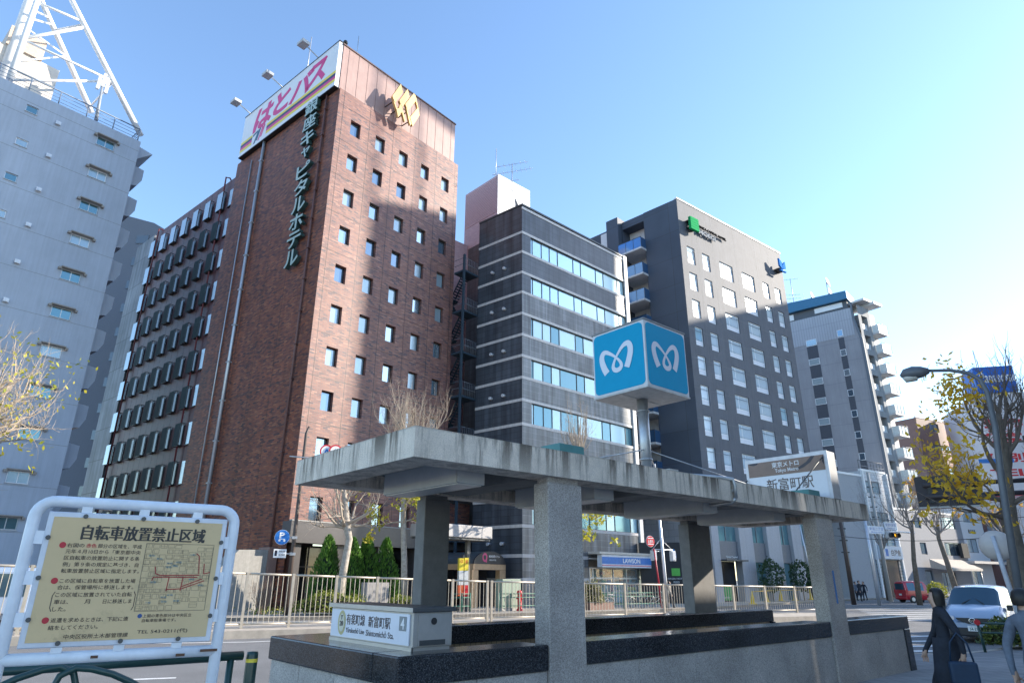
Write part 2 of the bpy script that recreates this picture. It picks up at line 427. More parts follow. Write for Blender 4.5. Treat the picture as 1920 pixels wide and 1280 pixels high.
j.build('expansion_joint', BRONZE, hot)
# windows: frame with its pane
def hotel_window(wd_, ht, pm, curtain):
    f = MB(); t = 0.06
    f.box(ID, 0, wd_, 0, 0.06, 0, t); f.box(ID, 0, wd_, 0, 0.06, ht-t, ht); f.box(ID, 0, t, 0.001, 0.059, t, ht-t); f.box(ID, wd_-t, wd_, 0.001, 0.059, t, ht-t)
    o = f.build('window', BRONZE, hot)
    p = MB(); p.box(ID, t, wd_-t, 0.035, 0.05, t, ht-t); p.build('pane', pm, o)
    return o
protos = [hotel_window(0.92, 1.32, PANES[i], 0) for i in range(3)]
tallp = hotel_window(0.92, 1.45, PANES[0], 0)
n = 0
for i in range(9):
    for ci, (a, b) in enumerate(cols):
        pick = [0,2,0,1,2,1,1][(i*3+ci*5+i*i) % 7]; loc = hf.p(a, 0.24, 34.72-3.063*i-1.32)
        if pick == 0 or True:
            if not protos[pick].get('used'): protos[pick].location = loc; protos[pick]['used'] = 1
            else: copy_part(protos[pick], hot, loc)
for ci, (a, b) in enumerate(cols):
    loc = hf.p(a, 0.24, 5.05)
    if ci == 0: tallp.location = loc
    else: copy_part(tallp, hot, loc)
for p_ in [*protos, tallp]:
    if 'used' in p_: del p_['used']
# crown panels and the sign board
c = MB(); c.box(ID, 0.05, 12.5, 0.25, TW-0.4, 36.9, 41.25)
c.build('crown', CROWN, hot)
c = MB()
for i in range(13): c.box(hf, 0.6+i*0.95-0.012, 0.6+i*0.95+0.012, 0.235, 0.3, 36.92, 41.2)
c.box(hf, -0.02, 12.56, 0.18, 0.9, 41.25, 41.36); c.box(hs, WL-TW+0.4, WL-0.2, -0.02, 0.6, 41.25, 41.36)
c.build('panel_seam', mat('seam brown', (0.15,0.09,0.08), 0.6), hot)
SIGNW = mat('white sign face', (0.72,0.73,0.75), 0.4, var=0.04, scale=0.8)
PINK = mat('pink lettering', (0.66,0.035,0.20), 0.4); YEL = mat('yellow stripe', (0.80,0.62,0.06), 0.4); NAVY = mat('navy stripe', (0.03,0.035,0.11), 0.4)
b_ = MB(); b_.box(hs, WL-14.55, WL-0.3, -0.35, 0.0, 37.05, 41.4); sb = b_.build('sign_board', SIGNW, hot)
e_ = MB(); e_.box(hs, WL-14.6, WL-0.25, -0.38, 0.03, 41.4, 41.47); e_.box(hs, WL-14.6, WL-0.25, -0.38, 0.03, 36.98, 37.05); e_.build('sign_edge', BRONZE, sb)
SB = lambda x, y: wallpx(HC, -50, 0)(x, y)
def st(m1, z0, z1, segs):
    q = MB()
    for a, b in segs: q.box(hs, WL-a, WL-b, -0.356, -0.35, z0, z1)
    q.parts('sign_stripe', m1, sb)
segs = [(14.53,12.55),(10.2,0.32)]
st(YEL, 38.30, 38.55, segs); st(NAVY, 38.02, 38.30, segs); st(PINK, 37.75, 38.02, segs); st(YEL, 37.48, 37.75, segs)
tx = MB()
for ch, a, b, z0, z1 in (('は',12.75,9.8,38.62,40.95), ('と',9.55,7.2,38.72,40.95), ('バ',7.0,3.9,38.62,40.85), ('ス',4.6,1.9,38.72,40.95)):
    tx.text(hs, ch, WL-a, WL-b, z0, z1, -0.352, 0.02, bold=0.035, slant=0.22)
tx.build('sign_lettering', PINK, sb)
lg = MB()
for i, (m1) in enumerate((NAVY, PINK)):
    pass
q = MB(); q.vprism(hs, [(WL-12.2,37.35),(WL-11.95,37.35),(WL-11.35,38.6),(WL-11.6,38.6)], -0.36, -0.35); q.vprism(hs, [(WL-11.8,37.55),(WL-11.6,37.5),(WL-11.15,38.65),(WL-11.35,38.7)], -0.36, -0.35); q.vprism(hs,[(WL-12.5,38.2),(WL-11.7,38.4),(WL-11.7,38.6),(WL-12.4,38.45)],-0.363,-0.35); q.build('sign_mark', mat('deep teal mark',(0.02,0.10,0.16),0.4), sb)
q = MB(); q.vprism(hs, [(WL-11.5,37.4),(WL-11.3,37.4),(WL-10.75,38.6),(WL-10.95,38.7)], -0.36, -0.35); q.vprism(hs, [(WL-11.1,37.6),(WL-10.9,37.6),(WL-10.45,38.65),(WL-10.65,38.75)], -0.36, -0.35); q.build('sign_mark', PINK, sb)
# gold emblem standing off the crown
ep = wallpx(HC, 40, 1.0); E_ = lambda x, y: ep(700+x/11.64, 140+y/11.64)
em = MB()
def epoly(pts, w0=-1.03, w1=-0.8): 
    q = [E_(*p) for p in pts]
    ar = sum(a[0]*b[1]-b[0]*a[1] for a, b in zip(q, q[1:]+q[:1]))
    em.vprism(hf, q if ar > 0 else q[::-1], w0, w1)
epoly([(600,205),(640,390),(470,620),(415,475)]); epoly([(745,320),(785,485),(625,725),(565,570)]); epoly([(885,410),(918,590),(745,795),(695,650)])
epoly([(505,760),(625,690),(640,790),(535,935)]); epoly([(800,935),(965,730),(1005,890),(850,1130)])
epoly([(470,620),(520,750),(500,765),(440,580)],-1.02,-0.81); epoly([(625,725),(700,1000),(680,1035),(600,740)],-1.02,-0.81); epoly([(745,795),(830,1080),(800,1110),(715,720)],-1.02,-0.81); epoly([(905,430),(935,520),(1000,850),(965,740),(895,470)],-1.02,-0.81); epoly([(620,560),(655,640),(590,800),(565,700)],-1.01,-0.82)
eo = em.build('emblem', GOLD, hot)
br = MB()
for x, y in ((480,560),(600,720),(760,800),(900,620),(850,980)):
    u, z = E_(x, y); br.tube(hf.p(u,-0.85,z), hf.p(u,0.27,z), 0.05)
br.build('emblem_bracket', BRONZE, eo)
# roof gear
r = MB()
for t in (13.9, 8.6, 3.3):
    l = MB(); a = hs.p(WL-t,0.4,41.4); b = hs.p(WL-t,-1.5,41.95); l.tube(a, b, 0.05); 
    lo = l.build('floodlight', STEEL, hot); h = MB(); h.box(Fr(b.x,b.y,-pi/2,b.z), -0.42,0.42,-0.55,0.1,-0.16,0.12); h.build('lamp_head', mat('lamp grey',(0.42,0.43,0.44),0.5), lo)
r.tube(hs.p(WL-6.3,0.5,41.3), hs.p(WL-6.3,0.5,46.3), 0.06, 0.035); r.box(Fr(*hs.p(WL-6.3,0.5,41.4)[:2],0,41.36), -0.4,0.4,-0.3,0.3,0,0.35)
r.tube((1.9,1.2,41.3),(1.9,1.2,44.2),0.03); r.build('roof_mast', STEEL, hot)
r = MB(); r.lathe((0.35,0.6,41.3), [(0.03,0),(0.03,0.45),(0.16,0.5),(0.2,0.62),(0.14,0.78),(0,0.82)]); r.build('roof_siren', BLACK, hot)
# vertical letters on the left side
kj = '銀座キャピタルホテル'
zt, pit = 37.15, 1.475
for i, ch in enumerate(kj):
    L_ = MB(); z1 = zt-i*pit; hh, ww, du = 1.30, 1.75, 0
    if ch == 'ャ': hh, ww, du = 0.95, 1.15, 0.25
    L_.text(hs, ch, WL-3.95+(1.75-ww)/2+du*0, WL-3.95+(1.75+ww)/2, z1-hh, z1, -0.45, 0.0, 0, bold=0.02)
    lo = L_.build('kanji_letter', GREENL, hot)
    L2 = MB(); L2.text(hs, ch, WL-3.95+(1.75-ww)/2, WL-3.95+(1.75+ww)/2, z1-hh, z1, -0.12, 0.326, 0, bold=0.02); L2.build('letter_side', GREEND, lo)
pp = MB(); pp.tube(hs.p(WL-1.55,-0.12,37.0), hs.p(WL-1.55,-0.12,0.1), 0.075)
for i in range(15): pp.box(hs, WL-1.68, WL-1.42, -0.22, 0, 2+i*2.4, 2.06+i*2.4)
pp.build('drainpipe', BRPIPE, hot)
pp = MB(); pp.tube(hs.p(WL-10.6,-0.14,37.0), hs.p(WL-10.6,-0.14,0.1), 0.13); 
for i in range(12): pp.box(hs, WL-10.78, WL-10.42, -0.29, 0, 2+i*3, 2.08+i*3)
pp.build('drainpipe', PIPE, hot)
pp = MB(); pp.tube(hs.p(WL-12.5,-0.07,36.0), hs.p(WL-12.5,-0.07,0.1), 0.05); pp.build('drainpipe', PIPE, hot)
# lower wing with window screens
w2 = MB(); w2.box(hs, WL-31.6, WL-TW-0.001, 0.15, 12, 0, 35.75)
w2.build('wing_wall', REDP, hot)
w3 = MB(); w3.box(hs, WL-32.2, WL-31.6, 0.6, 12, 0, 35.7); w3.build('dark_recess', BLACK, hot)
METP = tile_mat('metal panel', [(0.17,0.18,0.20),(0.20,0.21,0.23),(0.14,0.15,0.17)], (0.05,0.05,0.055), 1.6, 3.05, 0.03, 0.5, 0.0, var=0.3, bump=0.1, spec=0.25, streak=0.3)
w4 = MB(); w4.box(hs, 0.4, WL-32.2, 0.05, 12, 0, 35.75); w4.build('end_panel', METP, hot)
wj = MB()
for i in range(14): wj.box(hs, WL-16.3-i*1.17-0.012, WL-16.3-i*1.17+0.012, 0.143, 0.2, 1, 35.7)
for i in range(10): wj.box(hs, WL-31.6, WL-TW, 0.146, 0.2, 35.0-3.04*i-0.012, 35.0-3.04*i+0.012)
wj.build('cladding_joint', BRONZE, hot)
SCR = [mat('frosted screen', (0.04,0.062,0.068), 0.6, 0.0, var=0.3, scale=0.5, spec=0.04), glass('clear blue screen', (0.40,0.45,0.48), 0.2, 0.6)]  # frosted tone holds the reflection of a dark building in its colour
def screen(mi):
    f = MB(); f.box(ID, 0.12, 1.1, 0, 0.03, 0, 1.8); o = f.build('window_screen', SCR[mi], hot)
    k_ = MB(); k_.box(ID, 0.14, 1.12, 0.031, 0.36, -0.04, 0.0); k_.box(ID, 1.1, 1.14, 0.032, 0.36, 0.0, 0.05); k_.box(ID, 1.1, 1.14, 0.032, 0.36, 1.75, 1.8); k_.box(ID, 1.1, 1.14, 0, 0.05, 0.05, 1.75); k_.box(ID,1.1,1.14,0.22,0.26,0.05,1.75)
    k_.build('screen_frame', BLACK, o)
    d_ = MB(); d_.box(ID, 0.25, 1.05, 0.33, 0.39, 0.1, 1.7); d_.build('pane', mat('dark pane',(0.02,0.026,0.03),0.15), o)
    return o
sp = [None, None]
for i in range(10):
    for k_ in range(7):
        t = 17.55+k_*2.36; z = 32.75-3.04*i
        mi = 1 if (i == 0 or (k_ == 6)) else 0
        loc = hs.p(WL-t-1.2+0.9, -0.22, z)
        if sp[mi] is None: sp[mi] = screen(mi); sp[mi].location = loc; sp[mi].rotation_euler = (0,0,hs.ang)
        else: copy_part(sp[mi], hot, loc, (0,0,hs.ang))
fl = None
for i in range(10):
    loc = hs.p(WL-16.05, 0.08, 32.75-3.04*i)
    if fl is None:
        f = MB(); f.box(ID, 0, 0.62, 0, 0.05, 0, 1.75); fl = f.build('narrow_window', SCR[1], hot); fl.location = loc; fl.rotation_euler = (0,0,hs.ang)
        s_ = MB(); s_.box(ID, -0.03, 0.66, -0.08, 0.06, -0.06, -0.001); s_.build('sill', BLACK, fl)
    else: copy_part(fl, hot, loc, (0,0,hs.ang))
for t, top in ((17.0,36.3),(22.5,0),(30.9,36.0)):
    if not top: continue
    p_ = MB(); p_.path([hs.p(WL-t,0.5,top-0.3), hs.p(WL-t,0.25,top), hs.p(WL-t,-0.1,top-0.1), hs.p(WL-t,-0.1,top-1), hs.p(WL-t,-0.1,0.1)], 0.07); p_.build('drainpipe', MAROON, hot)
# ground floor: fascia, dark glass, columns
FASC = mat('dark grey stone', (0.085,0.078,0.078), 0.35, var=0.12)
f = MB(); f.box(hf, -0.05, 15.4, -0.35, 0.6, 3.72, 4.95); f.build('fascia', FASC, hot)
f = MB(); f.box(hf, -0.051, 15.42, -0.38, -0.1, 4.95, 5.02); f.build('fascia_edge', mat('fascia trim',(0.28,0.27,0.26),0.5), hot)
f = MB(); f.box(hf, 0.5, 15.3, 2.4, 2.5, 0, 3.72); f.build('lobby_glass', glass('dark lobby glass', (0.035,0.04,0.045), 0.05, 0.3), hot)
f = MB()
for u in (0.7, 3.9, 7.1, 10.3, 13.6): f.box(hf, u-0.3, u+0.3, 0.0, 0.6, 0, 3.72)
for u in range(9): f.box(hf, 1.5+u*1.6, 1.56+u*1.6, 2.34, 2.4, 0, 3.7)
f.box(hf, 0.5, 15.3, 2.33, 2.41, 2.4, 2.47)
f.parts('lobby_column', FASC, hot)
# low brick annex to the right of the hotel
an = thing('brick_annex', 'low dark brick annex between the red brick hotel and the black tiled office block', 'building', HC+azd(40)*12.9, ang(40))
a_ = MB(); a_.box(ID, 0, 2.9, 0.3, 9, 0, 7.2); a_.build('wall', BRICK, an); a_ = MB(); a_.box(ID, -0.0, 2.95, 0.22, 9, 7.2, 7.45); a_.build('coping', FASC, an)
d_ = MB(); d_.box(ID, -0.05, 0.75, 6.0, 7.0, 7.4, 29); d_.build('maroon_duct', mat('maroon cladding',(0.17,0.035,0.04),0.5), an)

# ------------------------------------------------------------------ office block with ribbon windows
BTILE = tile_mat('black granite tile', [(0.058,0.067,0.082),(0.07,0.08,0.096),(0.05,0.058,0.072)], (0.022,0.024,0.028), 0.92, 0.46, 0.012, 0.28, 0.0, var=0.18, bump=0.1, spec=0.5, streak=0.35)
GTILE = tile_mat('weathered granite tile', [(0.13,0.135,0.145),(0.16,0.165,0.175),(0.11,0.115,0.125)], (0.26,0.26,0.26), 0.92, 0.46, 0.012, 0.35, 0.0, var=0.22, bump=0.1, spec=0.5, streak=0.6)
LBAND = mat('pale stone band', (0.56,0.52,0.50), 0.5, var=0.08, streak=0.2)
MP = unitxy(979,600)*47
mid = thing('office_building', 'black tiled office block with pale stripes, ribbon windows and a convenience store below', 'office block', MP, ang(47))
mf = Fr(0,0,0); SA = radians(97); sdir = (cos(SA), sin(SA)); ML = 4.8
ms = Fr(sdir[0]*ML, sdir[1]*ML, atan2(-sdir[1], -sdir[0]))
wz = [(26.85,28.42),(23.26,24.78),(19.66,21.22),(16.2,17.72),(12.62,14.24),(9.0,10.62),(5.36,6.98)]
w = MB(); w.facade(mf, 0, 13.75, 3.3, 31.05, [(1.0,13.5,a,b) for a,b in wz], 0.3)
for k_, f0 in enumerate(w.f):
    zs = [w.v[i][2] for i in f0]
    if max(zs) < 23.5: w.m[k_] = 1
w.face([ms.p(0,0,0), ms.p(ML,0,0), ms.p(ML,0,31.05), ms.p(0,0,31.05)], [(0,0),(ML,0),(ML,31.05),(0,31.05)], 0)
w.box(mf, 13.7, 13.75, 0.35, 9, 3.3, 31.05); w.box(mf, 0.1, 13.7, 0.05, 4.7, 30.4, 31.0); w.box(mf, 1.6, 13.69, 4.7, 9, 0, 31.0)
w.face([mf.p(0,0,0), mf.p(6.9,0,0), mf.p(6.9,0,3.3), mf.p(0,0,3.3)], [(0,0),(6.9,0),(6.9,3.3),(0,3.3)], 1)
w.build('tiled_wall', [BTILE, GTILE], mid)
bd = MB()
for a, b in wz:
    for z in (a-0.22, b): bd.box(mf, -0.02, 13.5, -0.03, 0.02, z, z+0.22); bd.box(ms, 0, ML+0.02, -0.03, 0.02, z, z+0.22)
bd.box(mf, -0.02, 13.8, -0.04, 0.02, 30.72, 30.95); bd.box(ms, 0, ML+0.02, -0.03, 0.02, 1.6, 1.82); bd.box(mf,-0.02,6.9,-0.03,0.02,1.6,1.82); bd.box(mf,-0.02,6.9,-0.03,0.02,3.15,3.38); bd.box(ms, 0, ML+0.02, -0.03, 0.02, 3.15, 3.38)
bd.build('pale_band', LBAND, mid)
c_ = MB(); c_.box(mf, -0.06, 13.82, -0.08, 0.4, 31.05, 31.2); c_.box(ms, 0, ML+0.04, -0.06, 0.4, 31.05, 31.2); c_.build('coping', DKGREY, mid)
pl = MB(); pl.box(mf, 13.5, 13.95, -0.14, 0.35, 3.3, 31.2); pl.build('white_pilaster', mat('white stone',(0.66,0.64,0.62),0.5,var=0.08), mid)
MUL = [1.0,1.32,2.40,3.37,4.38,6.38,7.39,9.45,10.53,12.58,13.5]
RG = [glass('ribbon glass', (0.42,0.62,0.74), 0.04, 0.45), glass('ribbon glass with curtain', (0.46,0.64,0.70), 0.12, 0.2), glass('dim ribbon glass', (0.13,0.27,0.33), 0.05, 0.4)]
for fi, (a, b) in enumerate(wz):
    f = MB(); h = b-a
    for u in MUL: f.box(mf, u-0.025, u+0.025, 0.12, 0.2, a, b)
    f.box(mf, 1.0, 13.5, 0.121, 0.199, a, a+0.05); f.box(mf, 1.0, 13.5, 0.121, 0.199, b-0.05, b)
    o = f.build('ribbon_window', DKGREY, mid)
    pn = [MB(), MB(), MB()]
    for i in range(10):
        k_ = 0 if fi < 2 else [1,2,1,2,2,1,2,1,1,2][(i+fi*3) % 10]
        if fi < 2 and (i in (8,9)): k_ = 1
        tilt = 0.0; pn[k_].box(mf, MUL[i]+0.02, MUL[i+1]-0.02, 0.165, 0.18, a+0.05, b-0.05)
    for k_ in range(3):
        if pn[k_].v: pn[k_].parts('pane', RG[k_], o)
v = MB()
for i in range(7):
    for t in (1.75, 3.05):
        p_ = ms.p(ML-t, 0, 25.7-3.6*i); l_ = MB(); l_.tube(p_, ms.p(ML-t,-0.28,25.7-3.6*i), 0.13, 0.12, 10); l_.build('vent_hood', mat('vent grey',(0.6,0.6,0.62),0.4,0.3), mid)
# rooftop aerial and dish
r = MB(); a0 = Vector((0,0,0)); r.tube(a0, a0+Vector((0,0,3.9)), 0.04)
for z, l_, k_ in ((3.8,1.5,6),(3.0,1.9,9),(2.0,0.7,3),(0.9,0.6,3)):
    r.tube(a0+Vector((-l_,0.3*l_,z)), a0+Vector((l_,-0.3*l_,z)), 0.018)
    for i in range(k_): 
        q = a0+Vector((-l_,0.3*l_,z))+Vector((2*l_,-0.6*l_,0))*((i+0.5)/k_); r.tube(q+Vector((-0.1,-0.32,0)), q+Vector((0.1,0.32,0)), 0.012, n=5)
tag(r.build('television_aerial', STEEL), 'tangled metal aerial on the black tiled office block roof', 'aerial'); bpy.data.objects['television_aerial'].location = at(960,374,51.5)
r = MB(); r.lathe((0,0,0), [(0,0),(0.25,0.03),(0.5,0.13),(0.52,0.14),(0.3,0.02),(0,-0.03)], 20)
o = r.build('dish', mat('dish grey',(0.36,0.37,0.38),0.5)); 
dt = thing('satellite_dish', 'grey satellite dish on the front roof corner of the black tiled block', 'satellite dish', mid.matrix_basis @ Vector((0.5,1.3,31.2)), ang(47)); o.parent = dt; o.location = (0,0,0.75); o.rotation_euler = (radians(70),0,radians(40))
q = MB(); q.tube((0,0,0),(0,0,0.75),0.04); q.build('mast', STEEL, dt)
# steel fire escape on its left flank
fe = thing('fire_escape', 'dark steel fire stair squeezed between the brick hotel and the black tiled block', 'fire stair', mid.matrix_basis @ Vector((sdir[0]*4.75, sdir[1]*4.75, 0)), ang(47)+SA-pi/2)
FES = mat('dark teal steel', (0.035,0.06,0.085), 0.5, 0.2, var=0.15)
po = MB()
for x, y in ((-1.7,0.1),(-1.7,3.2)): po.box(ID, x-0.08, x+0.08, y-0.08, y+0.08, 0, 27.4)
po.build('post', FES, fe)
for i in range(8):
    z = 26.0-3.6*i
    if z < 1: break
    l_ = MB(); l_.box(ID, -1.75, -0.05, 0.02, 1.2, z-0.16, z); lo = l_.build('landing', FES, fe); l_ = MB(); l_.box(ID, -1.75, -0.05, 2.4, 3.3, z-1.96, z-1.8); l_.build('landing', FES, fe)
    s_ = MB()
    for k_ in range(9):
        s_.box(ID, -0.9, -0.08, 1.2+k_*0.13, 1.36+k_*0.13, z-0.2*(k_+1)-0.04, z-0.2*(k_+1))
        s_.box(ID, -1.7, -0.95, 2.4-k_*0.13-0.16, 2.4-k_*0.13, z-1.8-0.2*(k_+1)-0.04, z-1.8-0.2*(k_+1))
    s_.face([(-0.5,1.2,z-0.3),(-0.5,2.4,z-2.1),(-0.5,2.4,z-1.8),(-0.5,1.2,z)]); s_.face([(-0.95,1.2,z-0.3),(-0.95,2.4,z-2.1),(-0.95,2.4,z-1.8),(-0.95,1.2,z)])
    s_.build('stair_flight', FES, fe)
    r_ = MB()
    for zz in (0.55, 1.1): r_.tube((-1.72,0.05,z+zz), (-0.05,0.05,z+zz), 0.025, n=6); r_.tube((-1.72,0.05,z+zz), (-1.72,1.2,z+zz), 0.025, n=6)
    for k_ in range(9): r_.tube((-1.72+k_*0.2,0.05,z), (-1.72+k_*0.2,0.05,z+1.1), 0.014, n=5)
    r_.build('railing', mat('rail grey',(0.16,0.18,0.21),0.5), fe)
# pink tiled penthouse behind
pk = unitxy(932,400)*57
pt = thing('pink_building', 'pale pink building rising behind the black tiled office block', 'building', pk, ang(47))
PINKT = tile_mat('pink tile', [(0.42,0.30,0.32),(0.48,0.35,0.36),(0.38,0.27,0.30)], (0.36,0.27,0.28), 0.3, 0.12, 0.01, 0.5, 0.5, var=0.06, bump=0.1)
w = MB(); w.box(ID, 0, 4.6, 0, 5.2, 0, 40.9); w.build('wall', PINKT, pt)
w = MB(); w.box(ID, 0.02, 4.62, -0.06, 0.0, 31.5, 41.0); w.build('sunlit_panel', mat('sunlit white front',(0.74,0.72,0.71),0.5,var=0.04), pt)  # white sheet paints this front as sunlit
lo = MB()
for i in range(22): lo.box(Fr(0,5.2,-pi/2), 0.1, 5.1, -0.05, -0.001, 36.6+i*0.19, 36.72+i*0.19)
lo.build('louvre', mat('louvre pink',(0.50,0.37,0.39),0.6), pt)
w = MB(); w.box(ID, -3.2, 0, 4.6, 9, 0, 34.5); w.build('rear_wing', PINKT, pt)
w = MB(); w.tube((0.3,0.6,41),(0.3,0.6,44.6),0.035); w.build('lightning_rod', STEEL, pt)
# ------------------------------------------------------------------ dark hotel with white windows
DKP = mat('charcoal render', (0.092,0.101,0.124), 0.7, var=0.14, scale=0.7, streak=0.22, bump=0.2, bscale=25)  # base tinted blue to carry the cast of the shade
DKS = tile_mat('charcoal panel', [(0.062,0.077,0.105),(0.07,0.086,0.116),(0.056,0.07,0.097)], (0.05,0.053,0.06), 3.0, 2.96, 0.02, 0.6, 0.0, var=0.12, bump=0.1)  # side wall holds the blue of its shade in its colour
PODS = tile_mat('grey podium tile', [(0.27,0.27,0.285),(0.31,0.31,0.32),(0.25,0.25,0.265)], (0.17,0.17,0.18), 1.2, 0.6, 0.012, 0.5, 0.5, var=0.12, bump=0.1)
PIER = mat('pale pier stone', (0.40,0.40,0.42), 0.55, var=0.08, streak=0.12)
WFR = mat('white window frame', (0.80,0.81,0.83), 0.4, var=0.03)
BLIND = glass('blind behind glass', (0.62,0.72,0.80), 0.12, 0.4)
TEAL = glass('teal glass', (0.24,0.42,0.46), 0.06, 0.7)
GP = unitxy(1290,600)*61
moe = thing('dark_hotel', 'charcoal hotel with rows of white framed windows and a green square sign near the top', 'hotel', GP, ang(52))
gf = Fr(0,0,0); sd2 = (cos(radians(97)), sin(radians(97))); GL = 22.0
gs = Fr(sd2[0]*GL, sd2[1]*GL, atan2(-sd2[1], -sd2[0]))
gcols = [(0.98,2.24,0),(3.5,4.78,0),(6.53,8.92,1),(10.68,13.04,1),(14.78,16.02,0),(17.3,18.55,0)]
rows = [33.98-2.965*i for i in range(9)]
holes = [(a,b,t-1.92,t) for t in rows for a,b,_ in gcols]
w = MB(); w.facade(gf, 0, 19.7, 8.4, 39.15, holes, 0.22)
w.face([gs.p(0,0,8.4), gs.p(GL-7.0,0,8.4), gs.p(GL-7.0,0,38.9), gs.p(0,0,38.9)], [(0,8.4),(GL-7,8.4),(GL-7,38.9),(0,38.9)], 1)
w.face([gs.p(GL-4.1,0,8.4), gs.p(GL,0,8.4), gs.p(GL,0,39.15), gs.p(GL-4.1,0,39.15)], [(0,8.4),(4.1,8.4),(4.1,39.15),(0,39.15)], 1)
w.box(gs, GL-7.0, GL-4.1, 0.0, 1.4, 38.2, 39.1, 1); w.box(gf, 19.66, 19.7, 0.3, 16, 8.4, 39.15, 1); w.box(gf, 0.4, 19.6, 1.5, 16, 38.4, 39.0, 1)
w.box(gs, GL-4.16, GL-4.12, 0.01, 1.45, 8.4, 38.2, 1); w.box(gs, GL-6.98, GL-6.94, 0.01, 1.45, 8.4, 38.2, 1)
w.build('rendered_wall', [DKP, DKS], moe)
w = MB(); w.face([gs.p(GL-6.94,1.4,8.4), gs.p(GL-4.16,1.4,8.4), gs.p(GL-4.16,1.4,38.2), gs.p(GL-6.94,1.4,38.2)]); w.build('white_recess', mat('white recess wall',(0.66,0.66,0.67),0.6,var=0.05), moe)
w = MB(); w.box(gs, GL-9.9, GL-8.9, -0.02, 0.0, 30, 38.7); w.build('white_strip', mat('white recess wall',(0.66,0.66,0.67),0.6), moe)
w = MB(); w.box(gs, GL-8.6, GL-7.05, -0.7, 1.0, 8.4, 39.6); w.build('stair_tower', DKS, moe)
w = MB(); w.box(gf, -0.05, 19.75, -0.06, 0.3, 39.15, 39.3); w.build('coping', WHITE, moe)
w = MB()
for i in range(10): w.box(gf, 0.0, 19.7, -0.003, 0.05, 36.55-2.965*i-0.012, 36.55-2.965*i+0.012)
for u in (2.87,5.6,9.8,13.9,16.7): w.box(gf, u-0.012, u+0.012, -0.004, 0.05, 8.4, 39.1)
w.build('wall_joint', mat('joint grey',(0.15,0.155,0.165),0.7), moe)
bg = glass('blue balcony glass', (0.10,0.22,0.42), 0.08, 0.6)
bproto = None
for i in range(10):
    z = 34.75-2.965*i; loc = gs.p(GL-7.0, -0.95, z)
    if bproto is None:
        f = MB(); f.box(ID, 0, 2.95, 0, 2.3, -0.22, -0.02); bproto = f.build('balcony', mat('balcony slab',(0.62,0.62,0.63),0.6), moe); bproto.location = loc; bproto.rotation_euler = (0,0,gs.ang)
        f = MB(); f.box(ID, 0.02, 2.93, 0.02, 0.05, -0.1, 1.15); f.box(ID, 2.90, 2.93, 0.051, 0.95, -0.1, 1.15); f.box(ID, 0.02, 0.05, 0.051, 0.95, -0.1, 1.15); f.build('glass_front', bg, bproto)
        f = MB()
        for u in (0.0,0.98,1.96,2.93): f.box(ID, u-0.02, u+0.02, 0.0, 0.019, -0.1, 1.17)
        f.box(ID, 0, 2.95, -0.01, 0.06, 1.15, 1.19); f.build('rail', DKGREY, bproto)
        f = MB(); f.box(ID, 1.6, 2.3, 2.1, 2.34, 1.5, 1.95); f.build('air_unit', mat('air unit white',(0.7,0.7,0.7),0.5), bproto)
    else: copy_part(bproto, moe, loc, (0,0,gs.ang))
def moe_window(wd_, wide, pm):
    f = MB(); t = 0.07; h = 1.92
    f.box(ID, 0, wd_, 0, 0.07, 0, t); f.box(ID, 0, wd_, 0, 0.07, h-t, h); f.box(ID, 0, t, 0.001, 0.069, t, h-t); f.box(ID, wd_-t, wd_, 0.001, 0.069, t, h-t)
    f.box(ID, t, wd_-t, 0.004, 0.066, 0.48, 0.53)
    if wide: 
        f.box(ID, 0.66, 0.72, 0.005, 0.065, 0.53, h-t)
    o = f.build('window', WFR, moe)
    p = MB(); p.box(ID, t, wd_-t, 0.03, 0.045, 0.53, h-t); p.build('pane', pm, o)
    p = MB(); p.box(ID, t, wd_-t, 0.02, 0.035, t, 0.48); p.build('lower_panel', mat('window spandrel',(0.62,0.64,0.70),0.4), o)
    q = MB(); q.tube((t,-0.02,0.66),(wd_-t,-0.02,0.66),0.012,n=5); q.build('guard_bar', STEEL, o)
    return o
mw = {0: moe_window(1.27,0,BLIND), 1: moe_window(2.38,1,BLIND), 2: moe_window(1.27,0,RG[0])}
used = set()
for ri, t in enumerate(rows):
    for ci, (a, b, wide) in enumerate(gcols):
        k_ = 2 if (not wide and (ri*5+ci*3) % 11 == 4) else wide
        loc = gf.p(a, 0.10, t-1.92)
        if k_ not in used: mw[k_].location = loc; used.add(k_)
        else: copy_part(mw[k_], moe, loc)
# signs on the crown
s_ = MB()
for i in range(5): s_.box(gf, 1.05, 2.4, -0.75, -0.45, 35.72+i*0.29, 35.72+i*0.29+0.265)
so = s_.build('green_sign', mat('sign green',(0.02,0.33,0.11),0.8,spec=0.05), moe)
b_ = MB(); b_.box(gf, 1.15, 2.3, -0.449, 0, 36.0, 36.1); b_.box(gf, 1.15, 2.3, -0.449, 0, 36.8, 36.9); b_.parts('bracket', BLACK, so)
s_ = MB(); s_.text(gf, 'GINZA CAPITAL HOTEL', 3.0, 7.95, 36.72, 37.02, -0.18, 0.1, bold=0.02); s_.build('name_sign', mat('matt black letter',(0.015,0.015,0.017),0.9,spec=0.03), moe)
s_ = MB(); s_.text(gf, 'MOEGI', 3.0, 5.9, 35.98, 36.48, -0.18, 0.1, bold=0.03); s_.build('name_sign', mat('steel letter',(0.30,0.32,0.35),0.8,spec=0.1), moe)
BLU = mat('sign blue', (0.02,0.20,0.58), 0.8, spec=0.05)
